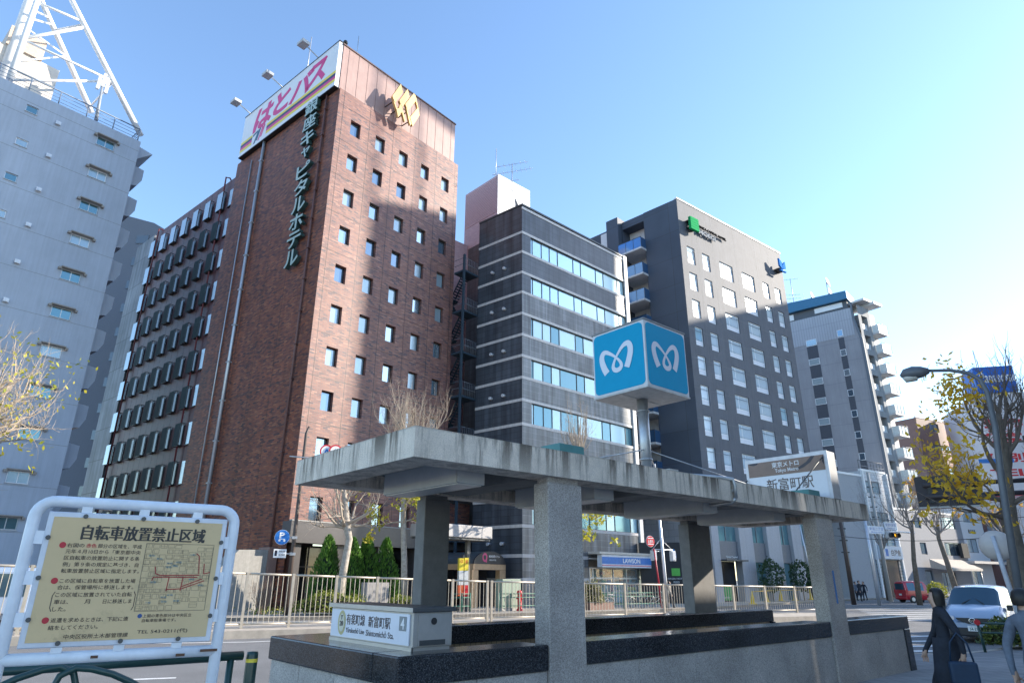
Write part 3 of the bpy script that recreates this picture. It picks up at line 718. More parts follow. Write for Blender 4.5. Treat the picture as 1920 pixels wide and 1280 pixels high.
s_ = MB(); s_.vprism(gf, [(17.6,36.6),(18.2,36.2),(18.2,37.1),(17.6,37.55)], -0.9, -0.7); s_.vprism(gf, [(18.3,36.2),(18.9,36.5),(18.9,37.45),(18.6,37.2),(18.3,36.75)], -0.9, -0.7); s_.vprism(gf, [(17.75,36.0),(18.9,36.0),(18.9,36.15),(17.75,36.15)], -0.9, -0.7); so = s_.build('blue_sign', BLU, moe)
b_ = MB(); b_.box(gf, 17.7, 18.8, -0.69, 0.0, 36.2, 36.4); b_.parts('bracket', BLACK, so)
# podium
w = MB()
piers = [(0,1.0),(4.1,6.2),(8.6,10.9),(13.0,14.7),(17.2,19.7)]
for a, b in piers: w.box(gf, a, b, -0.3, 0.4, 0, 8.38)
w.box(gf, 0, 19.7, -0.28, 0.5, 7.9, 8.38); w.build('stone_pier', PIER, moe)
w = MB()
for (a, b), (c, d_) in zip(piers, piers[1:]): w.box(gf, b, c, 0.1, 0.2, 5.0, 7.9)
w.parts('teal_window', TEAL, moe)
w = MB()
for (a, b), (c, d_) in zip(piers, piers[1:]): w.box(gf, (b+c)/2-0.04, (b+c)/2+0.04, 0.05, 0.12, 5.0, 7.9); w.box(gf, b, c, 0.02, 0.35, 3.3, 5.0)
w.parts('spandrel', mat('grey spandrel',(0.17,0.175,0.19),0.5), moe)
w = MB(); w.box(gf, 1.0, 4.1, 0.5, 0.6, 0, 3.3); w.box(gf, 14.7, 17.2, 0.5, 0.6, 0, 3.3); w.parts('dark_entrance', glass('dark entrance',(0.04,0.04,0.045),0.1,0.2), moe)
w = MB(); w.box(gf, 6.2, 8.6, 0.3, 0.4, 0, 3.3); w.box(gf, 10.9, 13.0, 0.3, 0.4, 0, 3.3); w.parts('shop_window', TEAL, moe)
w = MB(); w.box(gf, 1.0, 4.2, -0.9, 0.4, 3.3, 3.42); w.build('entrance_canopy', DKGREY, moe)
w = MB(); w.text(gf, 'Ginza Capital', 2.2, 3.9, 3.55, 3.75, 0.0, 0.03); w.build('entrance_lettering', WHITE, moe)
w = MB(); w.box(gs, 0, GL, 0, 0.5, 0, 8.38); w.build('podium_side', PODS, moe)
# black entrance wall with the signs, seen beyond the shop
bwp = at(1214,1087,56.5); bw = thing('black_sign_wall', 'black wall with small blue and green signs, between the convenience store and the pale podium', 'wall', (bwp.x,bwp.y,0), ang(97))
w = MB(); w.box(ID, -0.5, 3.45, 0, 0.5, 0, 4.6); w.box(ID, 3.45, 4.35, 0.25, 0.6, 0, 4.2); w.build('wall', mat('black panel',(0.018,0.02,0.026),0.35,var=0.1), bw)
w = MB(); w.vprism(ID, [(1.95,3.55),(2.05,3.4),(2.4,3.4),(2.4,3.75),(2.25,4.1),(2.0,3.95)], -0.06, -0.01); w.build('blue_mark', mat('bright blue',(0.02,0.33,0.75),0.4), bw)
w = MB(); w.box(ID, 1.95, 2.6, -0.06, -0.01, 2.05, 2.62); w.build('green_mark', mat('bright green',(0.12,0.5,0.08),0.4), bw)
w = MB(); w.text(ID, 'GINZA HOTEL', 1.6, 2.95, 1.78, 1.9, -0.01, 0.02); w.build('lettering', WHITE, bw); w = MB(); w.text(ID, 'MOEGI', 2.05, 2.5, 1.5, 1.65, -0.01, 0.02); w.build('lettering', WHITE, bw)

# ------------------------------------------------------------------ tall apartment tower on the right
TP = unitxy(1630,700)*96
LIL = mat('lilac grey wall', (0.34,0.335,0.36), 0.75, var=0.08, scale=0.4, streak=0.12)
CONB = mat('raw concrete frame', (0.33,0.35,0.37), 0.8, var=0.18, streak=0.25)
tal = thing('apartment_tower', 'tall grey apartment tower with a blue roof band and white balconies', 'apartment tower', TP, ang(57))
tsd = (cos(radians(105)), sin(radians(105))); TL = 13.0
ts = Fr(tsd[0]*TL, tsd[1]*TL, atan2(-tsd[1], -tsd[0]))
tp = lambda x, y: (lambda r: (TL-r[0], r[1]))(wallpx(TP, -48, 0)(x, y))
def c3(x, y): return (1440+x/5.333, 540+y/5.333)
w = MB()
w.face([ts.p(0,0,0), ts.p(TL-0.3,0,0), ts.p(TL-0.3,0,32.8), ts.p(TL-0.75,0,36.2), ts.p(TL-0.75,0,37.6), ts.p(0,0,37.6)])
w.box(Fr(0,0,0), 0, 5.4, 4.5, 12, 0, 37.6)
w.build('side_wall', LIL, tal)
w = MB(); w.vprism(ts, [(TL-0.3,0),(TL+0.05,0),(TL+0.05,32.8),(TL-0.55,36.2),(TL-0.55,38.4),(TL-0.75,38.4),(TL-0.75,36.2),(TL-0.3,32.8)], -0.15, 0.2); w.build('edge_rib', mat('dark rib',(0.15,0.17,0.2),0.6), tal)
w = MB(); w.box(ts, 0, TL-0.8, -0.04, 0.0, 33.6, 37.62); w.build('ribbed_band', tile_mat('ribbed metal',[(0.40,0.41,0.45),(0.42,0.43,0.47)],(0.28,0.29,0.33),0.35,6,0.03,0.5,0.0,var=0.05), tal)
w = MB(); w.vprism(ts, [(0.2,39.0),(TL-0.9,39.0),(TL-0.9,40.2),(0.2,40.7)], -0.3, 3.5); w.build('blue_roof', mat('blue roof metal',(0.035,0.15,0.27),0.45,0.2,var=0.08), tal)
w = MB(); w.box(ts, 0.3, TL-1.2, 0.4, 3.4, 37.6, 39.0); w.build('roof_storey', mat('roof storey dark',(0.10,0.11,0.13),0.6), tal)
w = MB(); w.box(ts, TL-5.6, TL-1.8, 0.3, 0.39, 38.1, 38.85); w.box(ts,1.0,1.6,0.3,0.39,37.9,38.8); w.box(ts,3.6,4.4,0.3,0.39,37.9,38.8); w.parts('roof_window', WFR, tal)
tf = Fr(0,0,0)
w = MB(); hl = [(0.75,2.25,36.1-2.88*i-1.75,36.1-2.88*i+0.35) for i in range(12)]
w.facade(tf, 0, 3.0, 0, 37.9, hl, 1.0)
w.build('front_wall', CONB, tal)
w = MB(); w.box(tf, 0.7, 4.6, -0.8, 4.0, 38.5, 38.8); w.box(tf, 2.3, 4.4, -1.3, 2.0, 38.1, 38.5); w.parts('roof_slab', mat('slab white',(0.62,0.62,0.62),0.6), tal)
wp = [None, None]
for i in range(12):
    zz = 34.35-2.88*i
    loc = tf.p(0.75, 0.25, zz)
    if wp[0] is None:
        f = MB(); f.box(ID, 0, 1.5, 0, 0.05, 0, 1.0); wp[0] = f.build('balcony_screen', mat('frosted balcony panel',(0.60,0.66,0.70),0.3), tal); wp[0].location = loc
        f = MB(); f.box(ID, 0, 1.5, 0.7, 0.74, 0, 2.1); f.build('window', glass('shaded window',(0.14,0.16,0.18),0.1,0.4), wp[0])
    else: copy_part(wp[0], tal, loc)
    loc = tf.p(3.0, -0.9, zz)
    if wp[1] is None:
        f = MB(); f.box(ID, 0, 2.4, 0, 3.5, -0.35, -0.12); wp[1] = f.build('balcony', mat('slab white',(0.62,0.62,0.62),0.6), tal); wp[1].location = loc
        f = MB(); f.box(ID, 0.03, 2.37, 0.02, 0.06, -0.1, 1.0); f.box(ID, 0.03, 0.07, 0.07, 0.9, -0.1, 1.0); f.box(ID, 2.33, 2.37, 0.07, 3.4, -0.1, 1.0); f.build('balcony_panel', mat('pale glass panel',(0.70,0.76,0.76),0.25), wp[1])
        f = MB()
        for u in (0.03,0.8,1.6,2.37): f.tube((u,0.0,-0.1),(u,0.0,1.15),0.02,n=5)
        f.tube((0.03,0.0,1.12),(2.37,0.0,1.12),0.02,n=5); f.build('rail', STEEL, wp[1])
    else: copy_part(wp[1], tal, loc)
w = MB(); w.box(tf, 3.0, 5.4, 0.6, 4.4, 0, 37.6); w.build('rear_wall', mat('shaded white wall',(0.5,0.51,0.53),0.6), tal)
DST = mat('dark strip', (0.075,0.08,0.10), 0.6)
w = MB()
for (x0,y0),(x1,y1) in (((470,455),(640,1180)),):
    pass
for u0, u1 in ((TL-7.35, TL-5.9), (TL-3.05, TL-2.3)):
    w.box(ts, u0, u1, -0.02, 0.0, 2, 34.4)
w.parts('dark_strip', DST, tal)
f = MB()
proto = {}
for ui, (u0, u1) in enumerate(((TL-7.35, TL-5.9), (TL-3.05, TL-2.3))):
    for i in range(11):
        loc = ts.p(u0, -0.06, 33.3-2.88*i+(0.5 if ui else 0))
        if ui not in proto:
            f = MB(); f.box(ID, 0, u1-u0, 0, 0.04, 0, 0.95); proto[ui] = f.build('window', WFR, tal); proto[ui].location = loc; proto[ui].rotation_euler = (0,0,ts.ang)
            f = MB(); f.box(ID, 0.07, u1-u0-0.07, -0.012, -0.001, 0.07, 0.88); f.build('pane', PANES[1 if ui == 0 else 0], proto[ui])
        else: copy_part(proto[ui], tal, loc, (0,0,ts.ang))
w = MB()
for i in range(11): w.box(ts, 0, TL-0.4, -0.006, 0.0, 33.0-2.88*i-0.02, 33.0-2.88*i+0.02)
w.build('wall_joint', mat('joint lilac',(0.22,0.22,0.25),0.7), tal)
# dishes and aerial on its roof
for i, (u, zz) in enumerate(((TL-6.0,41.3),(TL-3.6,42.9),(TL-3.5,41.2))):
    q = tal.matrix_basis @ Vector(ts.p(u, 1.5, 40.3)); 
    dt = thing('satellite_dish', ['grey satellite dish standing apart from the other two on the blue roofed tower','highest of the three grey satellite dishes on the blue roofed tower','grey satellite dish just below the highest one on the blue roofed tower'][i], 'satellite dish', q, ang(57), 'dishes on the tower roof')
    r = MB(); r.lathe((0,0,0), [(0,0),(0.4,0.05),(0.75,0.2),(0.78,0.21),(0.4,0.03),(0,-0.05)], 20); o = r.build('reflector', mat('dish grey',(0.36,0.37,0.38),0.5), dt); o.location = (0,0,zz-40.3); o.rotation_euler = (radians(80),0,0.25)
    r = MB(); r.tube((0,0.06,-0.5),(0,0.06,zz-40.3),0.05); r.build('mast', STEEL, dt)
r = MB(); a0 = Vector((0,0,0)); r.tube(a0, a0+Vector((0,0,4.9)), 0.05)
for z, l_, k_ in ((4.8,1.3,5),(2.2,1.6,7),(1.6,1.6,7),(1.0,1.3,4)):
    r.tube(Vector((-l_,0.3,z)), Vector((l_,-0.3,z)), 0.025)
    for i in range(k_): q = Vector((-l_+2*l_*(i+0.5)/k_,0.3-0.6*(i+0.5)/k_,z)); r.tube(q+Vector((-0.1,-0.4,0)), q+Vector((0.1,0.4,0)), 0.018, n=5)
o = tag(r.build('television_aerial', STEEL), 'thin metal aerial on the blue roofed apartment tower', 'aerial'); o.location = tal.matrix_basis @ Vector(ts.p(TL-8.6,1.5,40.2))

# ------------------------------------------------------------------ grey apartment block at the left with the lattice mast
AP = unitxy(160,700)*54
GREYW = mat('pale grey render', (0.40,0.45,0.525), 0.85, var=0.08, scale=0.35, streak=0.11, bump=0.15, bscale=12)  # bluish base stands in for the blue light of the shade
gre = thing('grey_apartment_block', 'plain pale grey apartment block with small windows and a white lattice mast on its roof', 'apartment block', AP, ang(40))
af = Fr(0,0,0); AH = 35.35
win = [(-2.98,-1.72)]; holes = []
for i in range(11):
    t = 34.22-2.888*i
    holes.append((-2.98,-1.72,t-0.78,t)); holes.append((-7.68,-6.95,t-0.6,t-0.02))
w = MB(); w.facade(af, -16, 0, 0, AH, holes, 0.18)
w.face([(0,0,0),(0,14,0),(0,14,AH),(0,0,AH)]); w.face([(-16,0,AH),(0,0,AH),(0,14,AH),(-16,14,AH)]); w.box(af, -16, 0, 0.2, 0.35, AH-0.6, AH-0.01)
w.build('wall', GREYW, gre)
w = MB()
for i in range(11): w.box(af, -16, 0.003, -0.004, 0.01, 33.3-2.888*i-0.014, 33.3-2.888*i+0.014)
w.box(af,-16,0.003,-0.004,0.01,AH-0.95,AH-0.92); w.build('wall_joint', mat('joint grey light',(0.24,0.25,0.26),0.8), gre)
proto = {}
for i in range(11):
    t = 34.22-2.888*i
    for key, u, wd_, ht in (('a',-2.98,1.26,0.78), ('b',-7.68,0.73,0.58)):
        loc = af.p(u, 0.08, t-ht-(0.02 if key == 'b' else 0)); kk = key+str([0,1,0,1,0,0,1,0,0,1,0][i])
        if kk not in proto:
            f = MB(); tt = 0.05
            f.box(ID,0,wd_,0,0.05,0,tt); f.box(ID,0,wd_,0,0.05,ht-tt,ht); f.box(ID,0,tt,0.001,0.049,tt,ht-tt); f.box(ID,wd_-tt,wd_,0.001,0.049,tt,ht-tt)
            if key == 'a': f.box(ID, wd_/2-0.025, wd_/2+0.025, 0.002, 0.048, tt, ht-tt)
            o = f.build('window', STEEL if kk[-1] == '0' else WFR, gre); o.location = loc; proto[kk] = o
            p = MB(); p.box(ID,tt,wd_-tt,0.025,0.035,tt,ht-tt); p.build('pane', [glass('apartment glass',(0.13,0.24,0.28),0.06,0.6), glass('apartment curtain',(0.34,0.44,0.50),0.2,0.3)][int(kk[-1])], o)
            p = MB(); p.box(ID,-0.04,wd_+0.04,-0.14,0.02,-0.05,-0.001); p.build('sill', mat('sill grey',(0.45,0.46,0.47),0.7), o)
            if key == 'a':
                p = MB(); p.box(ID,-0.12,wd_+0.12,-0.42,-0.08,ht+0.02,ht+0.1); p.box(ID,-0.28,-0.08,-0.34,-0.08,ht-0.13,ht+0.019); p.box(ID,wd_+0.08,wd_+0.28,-0.34,-0.08,ht-0.13,ht+0.019); p.build('awning', mat('beige awning',(0.30,0.27,0.24),0.7), o)
        else: copy_part(proto[kk], gre, loc)
vp = None
for i in range(10):
    loc = af.p(-5.62, 0, 34.22-2.888*i-0.55)
    if vp is None:
        f = MB(); f.box(ID,-0.16,0.16,-0.2,0,-0.12,0.16); f.box(ID,-0.08,0.08,-0.23,-0.2,-0.1,0.05); vp = f.build('vent_hood', mat('vent grey',(0.6,0.6,0.62),0.4,0.3), gre); vp.location = loc
    else: copy_part(vp, gre, loc)
bp_ = None
for i in range(11):
    loc = Vector((0, 1.2, 32.6-2.888*i))
    if bp_ is None:
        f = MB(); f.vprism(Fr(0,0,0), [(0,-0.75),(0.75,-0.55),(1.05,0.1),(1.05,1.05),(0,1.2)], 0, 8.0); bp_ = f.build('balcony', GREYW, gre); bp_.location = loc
        f = MB(); f.box(ID,0.0,0.06,1.0,7,1.3,2.2); f.build('balcony_opening', BLACK, bp_)
    else: copy_part(bp_, gre, loc)
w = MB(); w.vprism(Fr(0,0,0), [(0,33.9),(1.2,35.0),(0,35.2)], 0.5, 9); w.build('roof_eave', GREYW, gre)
# roof railing
r = MB()
for i in range(9):
    u = -0.2-i*1.9; r.tube((u,0.25,AH),(u,0.25,AH+1.25),0.045,n=6)
for zz in (0.35,0.65,0.95,1.25): r.tube((-16,0.25,AH+zz),(-0.2,0.25,AH+zz),0.02 if zz < 1 else 0.05,n=6); r.tube((-0.2,0.25,AH+zz),(-0.2,13,AH+zz),0.02 if zz < 1 else 0.04,n=6)
r.build('roof_railing', mat('blue grey rail',(0.2,0.25,0.32),0.5), gre)
w = MB(); w.box(af, -12.5, -5.9, 3.5, 9, AH, AH+5.2); w.build('roof_house', mat('cream roof house',(0.62,0.56,0.49),0.7,var=0.06), gre)
w = MB(); w.box(af, -8.2, -6.4, 3.44, 3.5, AH+0.1, AH+1.1); w.build('shutter', mat('roof shutter',(0.5,0.48,0.46),0.5), gre)
w = MB(); w.box(af, -9.6, -7.2, 3.3, 6.0, AH+5.2, AH+7.0); w.build('roof_tank', mat('tank beige',(0.55,0.45,0.36),0.6), gre)
# lattice mast on the roof
def A3(x, y, off):   # a point above the roof, off metres behind the front wall
    u, z = wallpx(AP, 40, -off)(x, y); return (u, off, z)
LW = mat('white painted steel', (0.76,0.77,0.78), 0.4, var=0.06)
lm = thing('lattice_mast', 'white steel lattice mast with splayed legs on the grey apartment block roof', 'mast', AP, ang(40))
legs = [(A3(18,150,0.7), A3(70,0,2.0), A3(86,-46,2.4)), (A3(264,254,0.7), A3(134,0,2.0), A3(110,-52,2.4)), (A3(172,212,5.5), A3(78,3,4.0), A3(62,-32,3.6))]
for a, b, c_ in legs:
    l_ = MB(); l_.path([a, b, c_], [0.24,0.22,0.2], 8); l_.build('leg', LW, lm)
l_ = MB(); a = A3(3,150,3.5); b = A3(56,0,3.5); l_.path([a,b,A3(72,-45,3.5)], 0.36, 12); l_.build('central_pipe', LW, lm)
def lerp(p, q, t): return tuple(p[i]+(q[i]-p[i])*t for i in range(3))
L1, L2, L3 = legs; l_ = MB()
for a, b, r_ in ((lerp(L1[0],L1[1],0.5), lerp(L2[0],L2[1],0.80),0.13), (lerp(L1[0],L1[1],0.48), lerp(L2[0],L2[1],0.40),0.1), (L1[0], lerp(L2[0],L2[1],0.40),0.11), (lerp(L1[0],L1[1],0.97), lerp(L2[0],L2[1],0.84),0.1),
    (lerp(L1[0],L1[1],0.75), lerp(L3[0],L3[1],0.80),0.08), (lerp(L1[0],L1[1],0.22), lerp(L3[0],L3[1],0.52),0.07), (lerp(L3[0],L3[1],0.52), lerp(L1[0],L1[1],0.62),0.07), (lerp(L3[0],L3[1],0.75), lerp(L2[0],L2[1],0.82),0.09), (lerp(L1[0],L1[1],0.86), lerp(L3[0],L3[1],0.86),0.08), (lerp(L3[0],L3[1],0.05), lerp(L2[0],L2[1],0.4),0.08)):
    l_.tube(a, b, r_)
l_.build('brace', LW, lm)
l_ = MB()   # ladder mast left of the pipe
for dx in (-1.9,-1.1):
    l_.path([(a[0]+dx if False else legs[0][0][0]+dx-1.2,3.0,AH), (legs[0][1][0]+dx-1.2,3.0,legs[0][1][2]), (legs[0][2][0]+dx-1.2,3.0,legs[0][2][2])], 0.12, 6)
for i in range(14):
    t = i/13; p = lerp(L1[0],L1[1],t); q = lerp(L1[0],L1[1],min(1,t+0.07)); l_.tube((p[0]-3.1,3.0,p[2]), (q[0]-2.3,3.0,q[2]), 0.05, n=5); l_.tube((p[0]-2.3,3.0,p[2]), (q[0]-3.1,3.0,q[2]), 0.05, n=5)
l_.build('ladder', LW, lm)
an_ = thing('phone_antenna', 'grey mobile phone antenna on a pole behind the roof railing of the grey apartment block', 'antenna', AP, ang(40))
b0 = A3(180,226,0.6); b1 = A3(192,163,0.6); l_ = MB(); l_.tube(b0, b1, 0.14, 0.08); l_.build('pole', mat('antenna grey',(0.28,0.31,0.35),0.5), an_)
l_ = MB()
for dx, dy in ((-0.3,0.1),(0.3,0.05),(0.0,0.5)): l_.box(ID, b1[0]+dx-0.11, b1[0]+dx+0.11, 0.5+dy*0, 0.72, b1[2]-0.5+dy, b1[2]+0.75+dy)
l_.parts('antenna_panel', LW, an_)
# block behind, in the gap before the brick hotel
bp0 = at(262,700,84); bb = thing('slate_block', 'plain slate blue block in the gap between the grey apartments and the brick hotel', 'building', (bp0.x,bp0.y,0), ang(92))
w = MB(); w.vprism(ID, [(-16,0),(0,0),(0,41.5),(-0.7,43),(-2.2,43.9),(-16,48)], 0, 9); w.build('wall', mat('slate render',(0.15,0.165,0.20),0.8,var=0.06), bb)
f = MB(); 
for i in range(12): 
    f = MB(); f.box(ID, -4.0, -2.5, -0.08, 0.05, 41-3.1*i, 42.1-3.1*i); o = f.build('window', glass('shaded window',(0.14,0.16,0.18),0.1,0.4), bb)
# ------------------------------------------------------------------ subway entrance
def granite(name, cols, scale, rough, spec=0.5):
    if name in MATS: return MATS[name]
    m = bpy.data.materials.new(name); m.use_nodes = True; MATS[name] = m
    t = m.node_tree; b = t.nodes['Principled BSDF']; L = t.links.new
    tc = t.nodes.new('ShaderNodeTexCoord'); vo = t.nodes.new('ShaderNodeTexVoronoi'); vo.inputs['Scale'].default_value = scale
    L(tc.outputs['Object'], vo.inputs['Vector']); sp_ = t.nodes.new('ShaderNodeSeparateColor'); L(vo.outputs['Color'], sp_.inputs[0])
    cr = t.nodes.new('ShaderNodeValToRGB'); el = cr.color_ramp.elements
    while len(el) < len(cols): el.new(0.5)
    for i, c in enumerate(cols): el[i].position = i/(len(cols)-1); el[i].color = (*c,1)
    L(sp_.outputs[0], cr.inputs[0])
    n = t.nodes.new('ShaderNodeTexNoise'); n.inputs['Scale'].default_value = 1.3; n.inputs['Detail'].default_value = 6; L(tc.outputs['Object'], n.inputs['Vector'])
    mr = t.nodes.new('ShaderNodeMapRange'); mr.inputs['From Min'].default_value = 0.3; mr.inputs['From Max'].default_value = 0.7; mr.inputs['To Min'].default_value = 0.78; mr.inputs['To Max'].default_value = 1.18; L(n.outputs[0], mr.inputs['Value'])
    mx = t.nodes.new('ShaderNodeMix'); mx.data_type = 'RGBA'; mx.blend_type = 'MULTIPLY'; mx.inputs[0].default_value = 1; L(cr.outputs[0], mx.inputs[6]); L(mr.outputs[0], mx.inputs[7]); L(mx.outputs[2], b.inputs['Base Color'])
    b.inputs['Roughness'].default_value = rough; b.inputs['Specular IOR Level'].default_value = spec
    return m
BGRAN = granite('black granite', [(0.008,0.009,0.011),(0.016,0.017,0.02),(0.03,0.031,0.035),(0.085,0.088,0.095)], 130, 0.16, 0.5)
GGRAN = granite('grey granite', [(0.23,0.205,0.19),(0.33,0.30,0.275),(0.40,0.365,0.335),(0.52,0.475,0.435)], 110, 0.6)
LGRAN = granite('light granite', [(0.24,0.22,0.21),(0.35,0.325,0.30),(0.43,0.40,0.37),(0.53,0.49,0.455)], 110, 0.65)
def stained(name, col, dark, dens):
    if name in MATS: return MATS[name]
    m = mat(name, col, 0.9, var=0.16, scale=2.2, bump=0.55, bscale=70, fine=0.12)
    t = m.node_tree; L = t.links.new; b = t.nodes['Principled BSDF']; src = b.inputs['Base Color'].links[0].from_socket
    tc = t.nodes.new('ShaderNodeTexCoord'); mp = t.nodes.new('ShaderNodeMapping'); mp.inputs['Scale'].default_value = (2.5,2.5,0.20); L(tc.outputs['Object'], mp.inputs[0])
    n = t.nodes.new('ShaderNodeTexNoise'); n.inputs['Scale'].default_value = 2.1; n.inputs['Detail'].default_value = 7; n.inputs['Roughness'].default_value = 0.72; L(mp.outputs[0], n.inputs['Vector'])
    cr = t.nodes.new('ShaderNodeValToRGB'); cr.color_ramp.elements[0].position = dens; cr.color_ramp.elements[1].position = dens+0.10; cr.color_ramp.elements[0].color = (0,0,0,1); L(n.outputs[0], cr.inputs[0])
    # rain grime starts at the top edge and runs down
    sp_ = t.nodes.new('ShaderNodeSeparateXYZ'); L(tc.outputs['Object'], sp_.inputs[0])
    mr = t.nodes.new('ShaderNodeMapRange'); mr.inputs['From Min'].default_value = 2.92; mr.inputs['From Max'].default_value = 3.29; mr.inputs['To Min'].default_value = 0.35; mr.inputs['To Max'].default_value = 0.95; L(sp_.outputs[2], mr.inputs['Value'])
    ml = t.nodes.new('ShaderNodeMath'); ml.operation = 'MULTIPLY'; L(cr.outputs[0], ml.inputs[0]); L(mr.outputs[0], ml.inputs[1])
    mr2 = t.nodes.new('ShaderNodeMapRange'); mr2.inputs['From Min'].default_value = 3.255; mr2.inputs['From Max'].default_value = 3.285; L(sp_.outputs[2], mr2.inputs['Value'])
    n3 = t.nodes.new('ShaderNodeTexNoise'); n3.inputs['Scale'].default_value = 9; n3.inputs['Detail'].default_value = 5; L(tc.outputs['Object'], n3.inputs['Vector'])
    mm = t.nodes.new('ShaderNodeMath'); mm.operation = 'MULTIPLY'; L(mr2.outputs[0], mm.inputs[0]); L(n3.outputs[0], mm.inputs[1])
    ad = t.nodes.new('ShaderNodeMath'); ad.operation = 'MAXIMUM'; L(ml.outputs[0], ad.inputs[0]); L(mm.outputs[0], ad.inputs[1])
    mx = t.nodes.new('ShaderNodeMix'); mx.data_type = 'RGBA'; L(ad.outputs[0], mx.inputs[0]); L(src, mx.inputs[6]); mx.inputs[7].default_value = (*dark,1); L(mx.outputs[2], b.inputs['Base Color'])
    return m
SLAB = stained('weathered concrete', (0.72,0.63,0.53), (0.10,0.08,0.06), 0.47)  # stains over a base colour warmed for light bounced off the road
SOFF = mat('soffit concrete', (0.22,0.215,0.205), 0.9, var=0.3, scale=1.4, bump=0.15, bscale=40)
ent = thing('station_entrance', 'subway stair entrance with weathered concrete roof slab, grey pillars and black granite parapets', 'subway entrance', CO, ang(CAZ))
SX0, SX1, SY0, SY1, SZ0, SZ1 = 0.0, 11.42, -0.06, 2.93, 2.95, 3.28
s_ = MB()
s_.box(ID, SX0, SX1, SY0, SY0+0.42, SZ0, SZ1); s_.box(ID, SX0, SX1, SY1-0.42, SY1, SZ0, SZ1)
s_.box(ID, SX0, SX0+0.42, SY0+0.42, SY1-0.42, SZ0, SZ1, skip='fb'); s_.box(ID, SX1-0.42, SX1, SY0+0.42, SY1-0.42, SZ0, SZ1, skip='fb')
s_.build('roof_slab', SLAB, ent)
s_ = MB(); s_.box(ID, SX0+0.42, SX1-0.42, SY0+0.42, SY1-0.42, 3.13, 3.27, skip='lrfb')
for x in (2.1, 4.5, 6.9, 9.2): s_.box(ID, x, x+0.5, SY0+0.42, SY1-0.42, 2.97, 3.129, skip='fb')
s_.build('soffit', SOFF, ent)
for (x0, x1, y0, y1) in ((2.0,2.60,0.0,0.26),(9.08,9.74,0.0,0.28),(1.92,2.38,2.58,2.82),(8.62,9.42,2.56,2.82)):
    c_ = MB(); c_.box(ID, x0, x1, y0, y1, -0.2, 2.88); c_.box(ID, x0+0.03, x1-0.03, y0+0.03, y1-0.03, 2.88, 2.951, skip='td'); c_.build('pillar', GGRAN if y0 < 1 else mat('shaded pillar stone',(0.17,0.165,0.16),0.7,var=0.15,fine=0.3,bscale=150), ent, bevel=0.012)  # back pillars: shade put into a darker copy of the stone
# parapets: light granite below, black granite cap above
def cap(x0, x1, y0, y1, z0, z1): 
    c = MB(); c.box(ID, x0, x1, y0, y1, z0, z1); return c.build('parapet_cap', BGRAN, ent, bevel=0.018)
def wall(x0, x1, y0, y1, z1): 
    c = MB(); c.box(ID, x0, x1, y0, y1, -0.3, z1); return c.build('parapet_wall', LGRAN, ent, bevel=0.006)
cap(0, 1.998, 0.02, 0.5, 0.78, 1.05); cap(2.602, 9.078, 0.02, 0.5, 0.80, 1.05); cap(9.742, 12.72, 0.02, 0.5, 0.80, 1.05)
xs = [0.03, 1.0, 1.998]
for a, b in ((0.03,0.98),(0.988,1.99),(2.61,3.62),(3.628,4.85),(4.858,6.25),(6.258,7.65),(7.658,9.07),(9.75,11.1),(11.108,12.42)): wall(a, b, 0.045, 0.45, 0.795 if a > 2.3 else 0.775)
c_ = MB(); c_.box(ID, 12.42, 12.72, 0.022, 0.5, -0.3, 0.799); c_.build('parapet_end', BGRAN, ent, bevel=0.015)
cap(0, 1.02, 0.502, 3.14, 0.78, 1.05); 
for a, b in ((0.5,1.35),(1.358,2.25),(2.258,3.1)): wall(0.035, 0.95, a, b, 0.776)
cap(1.3, 11.62, 2.50, 2.95, 0.86, 1.11)
TAN = tile_mat('tan stair tile', [(0.32,0.22,0.13),(0.38,0.27,0.16),(0.27,0.18,0.11)], (0.10,0.07,0.05), 0.10, 0.22, 0.006, 0.45, 0.0, var=0.12, bump=0.15)
c_ = MB(); c_.box(ID, 1.021, 11.45, 2.53, 2.9, -0.3, 0.859); c_.build('stair_side_wall', TAN, ent)
c_ = MB(); c_.box(ID, 11.5, 11.63, 2.47, 2.96, -0.3, 0.858); c_.build('parapet_end', BGRAN, ent, bevel=0.012)
c_ = MB(); c_.box(ID, 1.03, 11.0, 0.52, 2.49, 0.0, 0.02); c_.build('landing', PAVE2, ent)
FIXM = mat('light box grey', (0.46,0.47,0.48), 0.45, var=0.06)
fx = None
for x in (0.98, 3.4, 6.1, 8.45):
    loc = Vector((x, 0.50, 2.83))
    if fx is None:
        f = MB(); f.box(ID, 0, 0.42, 0, 1.72, 0, 0.30); fx = f.build('light_box', FIXM, ent, bevel=0.008); fx.location = loc
        f = MB(); f.box(ID, 0.03, 0.39, 0.03, 1.69, -0.012, -0.001); f.build('diffuser', mat('grid diffuser',(0.6,0.6,0.58),0.4), fx)
        f = MB(); f.box(ID, -0.012, -0.001, 0.0, 0.03, 0, 0.3); f.box(ID, -0.012, -0.001, 0.0, 1.72, 0.27, 0.3); f.build('trim', STEEL, fx)
    else: copy_part(fx, ent, loc)
c_ = MB(); c_.path([(6.15,-0.09,3.0),(6.15,-0.10,3.2),(6.13,-0.08,3.30),(6.0,0.05,3.33),(5.2,0.3,3.33)], 0.03); c_.path([(6.15,-0.09,3.0),(6.15,0.0,2.93),(6.15,0.4,2.92)],0.03); c_.box(ID,6.1,6.2,-0.075,-0.06,3.1,3.14); c_.build('conduit', STEEL, ent)
c_ = MB(); c_.box(ID, 9.40, 9.46, -0.006, -0.001, 1.35, 1.93); c_.build('blue_tape', mat('blue tape',(0.02,0.16,0.45),0.5), ent)
